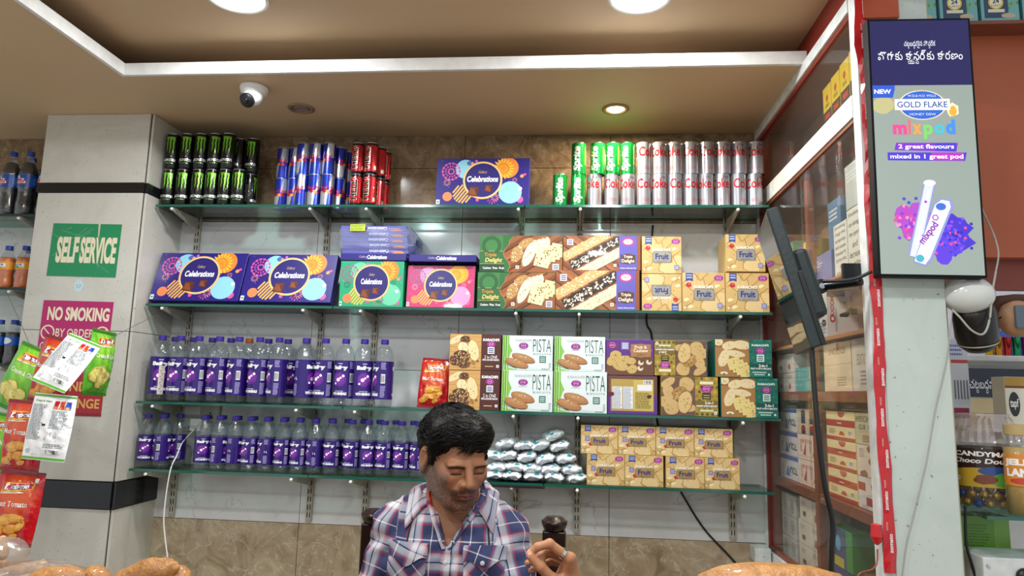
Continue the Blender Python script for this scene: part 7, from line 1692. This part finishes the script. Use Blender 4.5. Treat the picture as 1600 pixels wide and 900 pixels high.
# collar: two folded leaves standing round the neck
def collar(s):
    V_ = []; U_ = []; n1, n3 = 18, 8
    for th in (0, .0022):
        for i in range(n1+1):
            t = i/n1; a_ = PI/2-s*0+(-s)*(-1)*0
            # neckline curve from the nape round to the throat
            an = PI/2-t*(PI*.5+.85); rx, ry = .074+.004*t, .074
            bx = MX+.004+s*math.cos(an)*rx; by = 1.882-ry*(-math.sin(an)) if False else 1.882+ry*math.sin(an); bz = 1.170-.012*t-.085*max(0, t-.4)**1.1
            ox = bx+s*(.010+.036*math.cos(an*.6)*(.6+.4*t)); oy = by+(.022*math.sin(an) if an > 0 else .022*math.sin(an))-.010*t; oz = bz-.030-.016*t
            if t > .8: ox += s*.020*(t-.8)/.2; oz -= .012*(t-.8)/.2
            for j in range(n3+1):
                v = j/n3; up_ = .010*math.sin(PI*min(v*1.2, 1))
                X_, Y_, Z_ = bx+(ox-bx)*v, by+(oy-by)*v-up_*.5*max(0, -math.sin(an)), bz+(oz-bz)*v+up_
                if v > .25:
                    if an > -.35: Z_ = max(Z_, zt_(X_, Y_)+.005)
                    else: Y_ = min(Y_, fy(X_, Z_)-.006)
                V_.append((X_, Y_-th*.7, Z_+th)); U_.append((t*.17+.03*s, v*.055))
    m_ = (n1+1)*(n3+1); F_ = []
    for k in (0, m_):
        for i in range(n1):
            for j in range(n3): a_ = k+i*(n3+1)+j; F_.append((a_, a_+1, a_+n3+2, a_+n3+1))
    ring = [j for j in range(n3+1)]+[i*(n3+1)+n3 for i in range(1, n1+1)]+[n1*(n3+1)+j for j in range(n3-1, -1, -1)]+[i*(n3+1) for i in range(n1-1, 0, -1)]
    for k in range(len(ring)): a_, b_ = ring[k], ring[(k+1) % len(ring)]; F_.append((a_, b_, m_+b_, m_+a_))
    me_ = mesh_from(V_, F_, 'collar', True); set_uv(me_, np.array(U_)); bm_ = bmesh.new(); bm_.from_mesh(me_); bmesh.ops.recalc_face_normals(bm_, faces=bm_.faces); bm_.to_mesh(me_); bm_.free()
    return link('collar', me_, shirt, PLAID)
collar(-1); collar(1)
# lapels: the turned edges of the open front
for s in (-1, 1):
    def ol(u, v, s=s):
        zq = 1.015+.095*v; e_ = MX+.004+(zq-vz)*.10+s*(.002+(zq-vz)*.48); return (e_+s*(.002+.020*u*(.4+.6*v)), zq)
    cloth_patch('lapel', ol, 4, 14, .003, shirt, .5*s, .003)
# beads, ring, lashes
bead = MB().ball((0, 0, 0), .0034, 8, 6).mesh('bead', smooth=True); bead.materials.append(mat('red_bead', '#b8201c', .35))
nk_ = tag(empty('bead_necklace', (MX, 1.87, 1.08)), 'red bead string round the neck of the man', 'necklace')
yb = {}
Vn = Va[Va[:, 2] < 1.2]; Vq = Vb[np.linalg.norm((Vb-HC)@HM/SC-np.array([0, -.05, -.04]), axis=1) > .10]; Vn = np.concatenate([Vn, Vq])
for a_, b_, yv in zip(np.round(Vn[:, 0]/.006).astype(int), np.round(Vn[:, 2]/.006).astype(int), Vn[:, 1]):
    if yv < yb.get((a_, b_), 9): yb[(a_, b_)] = yv
for s in (-1, 1):
    for k in range(20):
        t = k/19; x_ = MX+.006+s*(.060-.022*t**1.2); z_ = 1.142-.085*t; y_ = yb.get((round(x_/.006), round(z_/.006)), 1.84)
        link('bead', bead, nk_, None, (x_-MX, min(y_, 1.86)-1.87-.002, z_-1.08))
i0, i1 = Vector(HAND['i'][0]), Vector(HAND['i'][1]); c_ = i0.lerp(i1, .36); d_ = (i1-i0).normalized()
rg = MB().lathe([(.0108, -.0035), (.0122, -.0035), (.0122, .0035), (.0108, .0035), (.0108, -.0035)], 24, cap=False).mesh('ring', smooth=False)
ro = tag(link('finger_ring', rg, None, mat('silver', '#d9d9d6', .18, 1.), c_, d_.to_track_quat('Z', 'Y').to_euler()), 'silver ring on the finger of the raised hand', 'ring')
for q in 'itm':
    P_ = HAND[q]; t_ = Vector(P_[3]); d_ = (t_-Vector(P_[2])).normalized(); n_ = Vector((0, -1, .35)); n_ = (n_-d_*n_.dot(d_)).normalized()
    MB().ball((0, 0, 0), (.0048, .0062, .0012), 10, 6).build('nail', mat('nail', '#c99a84', .3), body, smooth=True, loc=t_+n_*.0066, rot=Matrix((n_.cross(d_)*-1, d_, n_)).transposed().to_euler())

# ------------------------------------------------------------------ chair behind him
WOOD = mat('dark_polished_wood', '#2a1710', .25, noise=(18, '#1c0f0a', .6))
px_ = at_y(866, 838, 2.06).x; ch_ = tag(empty('wooden_chair', (MX, 2.06, 0)), 'dark wooden chair with rounded finial behind the man', 'chair')
zf = at_y(866, 806, 2.06).z; zs = at_y(866, 829, 2.06).z
wd = px_-MX
for s in (-1, 1):
    MB().box(s*wd-.033, s*wd+.033, -.018, .018, .0, zs).build('post', WOOD, ch_, bevel=.004)
    MB().lathe([(.026, zs), (.030, zs+.004), (.036, zs+.018), (.037, zs+.028), (.034, zf-.012), (.024, zf-.002), (.006, zf)], 24, (s*wd, 0, 0)).build('finial', WOOD, ch_, smooth=True)
    MB().box(s*wd-.025, s*wd+.025, -.43, -.385, 0, .50).build('front_leg', WOOD, ch_, bevel=.004)
pts = [];
for k in range(13):
    t = -1+2*k/12; pts.append((t*(wd-.033), zs-.045-.035*abs(t)**2*-1*-1+.035*(1-abs(t)))); 
MB().prism(pts+[(p_[0], p_[1]-.11) for p_ in pts[::-1]], 'y', -.012, .012).build('top_rail', WOOD, ch_, bevel=.003)
for k in range(4): x_ = -.12+.08*k; MB().box(x_-.015, x_+.015, -.008, .008, .50, zs-.10).build('slat', WOOD, ch_, bevel=.002)
MB().box(-wd, wd, -.43, .02, .50, .545).build('seat', WOOD, ch_, bevel=.006)
tr = MB(); 
for s in (-1, 1): tr.cap = None; tr.tube([(MX+s*.09, 1.88, .60), (MX+s*.10, 1.70, .61), (MX+s*.10, 1.52, .60)], [.095, .085, .07], 16); tr.tube([(MX+s*.10, 1.52, .60), (MX+s*.10, 1.54, .35), (MX+s*.10, 1.56, .09)], [.068, .058, .045], 16)
tr.ball((MX, 1.89, .64), (.17, .12, .10), 20, 12)
mpart('trousers', tr.mesh('trousers', True), mat('dark_trousers', '#22242c', .8))
for s in (-1, 1): mpart('shoe', MB().ball((MX+s*.10, 1.50, .045), (.045, .12, .045), 16, 10).mesh('shoe', True), BLACK)

# ------------------------------------------------------------------ counter and what lies on it
ct = tag(empty('shop_counter', (-.3, 1.15, 0)), 'wooden counter in the foreground, below the picture edge', 'counter')
MB().box(-1.2, .95, -.30, .26, .965, .985).build('top', mat('counter_top', '#6a5040', .3), ct, bevel=.003)
MB().box(-1.15, .9, -.26, .22, 0, .965).build('front', BROWN_LAM, ct)
PUFF = mat('baked_pastry', '#bd8746', .5, noise=(26, '#7a4a20', .7), bump=(60, .8), coat=.25)
def puff(label, loc, r, rz, seed, name='puff_pastry'):
    rn_ = random.Random(seed); b_ = MB().ball((0, 0, 0), r, 40, 26); p_ = np.array(b_.v)
    n_ = p_/np.linalg.norm(p_/np.array(r), axis=1)[:, None]; q = p_+n_*(.10*vnoise(p_/np.array(r), 4., seed)+.05*vnoise(p_/np.array(r), 12., seed+1)+.018*np.sin(30*p_[:, 2]/r[2]))[:, None]
    b_.v = [tuple(v) for v in q]; return tag(b_.build(name, PUFF, None, smooth=True, loc=loc, rot=(0, R(-4), rz)), label, 'pastry', 'baked goods on the counter')
puff('long flaky baked pastry at the bottom left, below the white cable', (-.838, 1.36, 1.018), (.085, .030, .036), R(-8), 3).rotation_euler = (0, R(-22), R(-6))
puff('small flaky pastry end beside the long baked pastry', (-.930, 1.36, 1.012), (.030, .030, .030), R(10), 5)
puff('flat flaky pastry between the rusks and the long pastry', (-.985, 1.33, 1.020), (.060, .035, .026), R(5), 8)
puff('small pastry tip right of the long baked pastry', (-.768, 1.37, 1.022), (.028, .026, .026), R(0), 9)
bun = puff('large golden baked loaf in film at the bottom right', (.345, 1.335, 1.052), (.150, .075, .058), R(-4), 14, 'baked_loaf')
RUSK = mat('rusk', '#c9a67c', .6, noise=(40, '#b08a5c', .5), bump=(90, .4))
def rusk(p0, p1, r, label):
    A, B_ = Vector(p0), Vector(p1); n_ = 28; pts = [A.lerp(B_, i/n_) for i in range(n_+1)]; rr = [r*(.75 if i in (0, n_) else 1)*(1-.08*(i % 5 == 0)) for i in range(n_+1)]
    return tag(MB().tube(pts, rr, 16).build('rusk_roll', RUSK, None, smooth=True), label, 'rusk', 'rusks in clear bags')
q = lambda px, py, Y: at_y(px, py, Y)
rusk(q(-25, 930, 1.36), q(112, 897, 1.40), .021, 'pale rusk roll reaching furthest right in the clear bag')
rusk(q(-30, 905, 1.42), q(72, 886, 1.45), .017, 'pale rusk roll behind the front one in the clear bag')
rusk(q(-40, 950, 1.30), q(60, 925, 1.32), .021, 'pale rusk roll lowest at the bottom left corner')
rusk(q(-60, 868, 1.36), q(8, 855, 1.38), .024, 'thick rusk roll at the left edge in its own clear bag')
rusk(q(-60, 900, 1.40), q(10, 884, 1.44), .016, 'thin rusk roll at the left edge under the thick one')
film = clear_mat('bag_film', '#f2ece6', .10, .1, milk=.12, milk_col='#f4ece4')
def film_bag(c, r, label, seed):
    b_ = MB().ball((0, 0, 0), r, 24, 14); p_ = np.array(b_.v); p_ += (.12*np.array(r)[None, :])*np.stack([vnoise(p_, 70, seed+k) for k in range(3)], 1); b_.v = [tuple(v) for v in p_]
    return tag(b_.build('clear_bag', film, None, loc=c), label, 'plastic bag')
film_bag(q(45, 905, 1.36), (.135, .085, .030), 'clear plastic bag around the rusk rolls at the bottom left', 4)
film_bag(q(4, 862, 1.36), (.050, .04, .028), 'clear plastic bag end around the thick rusk at the left edge', 9)
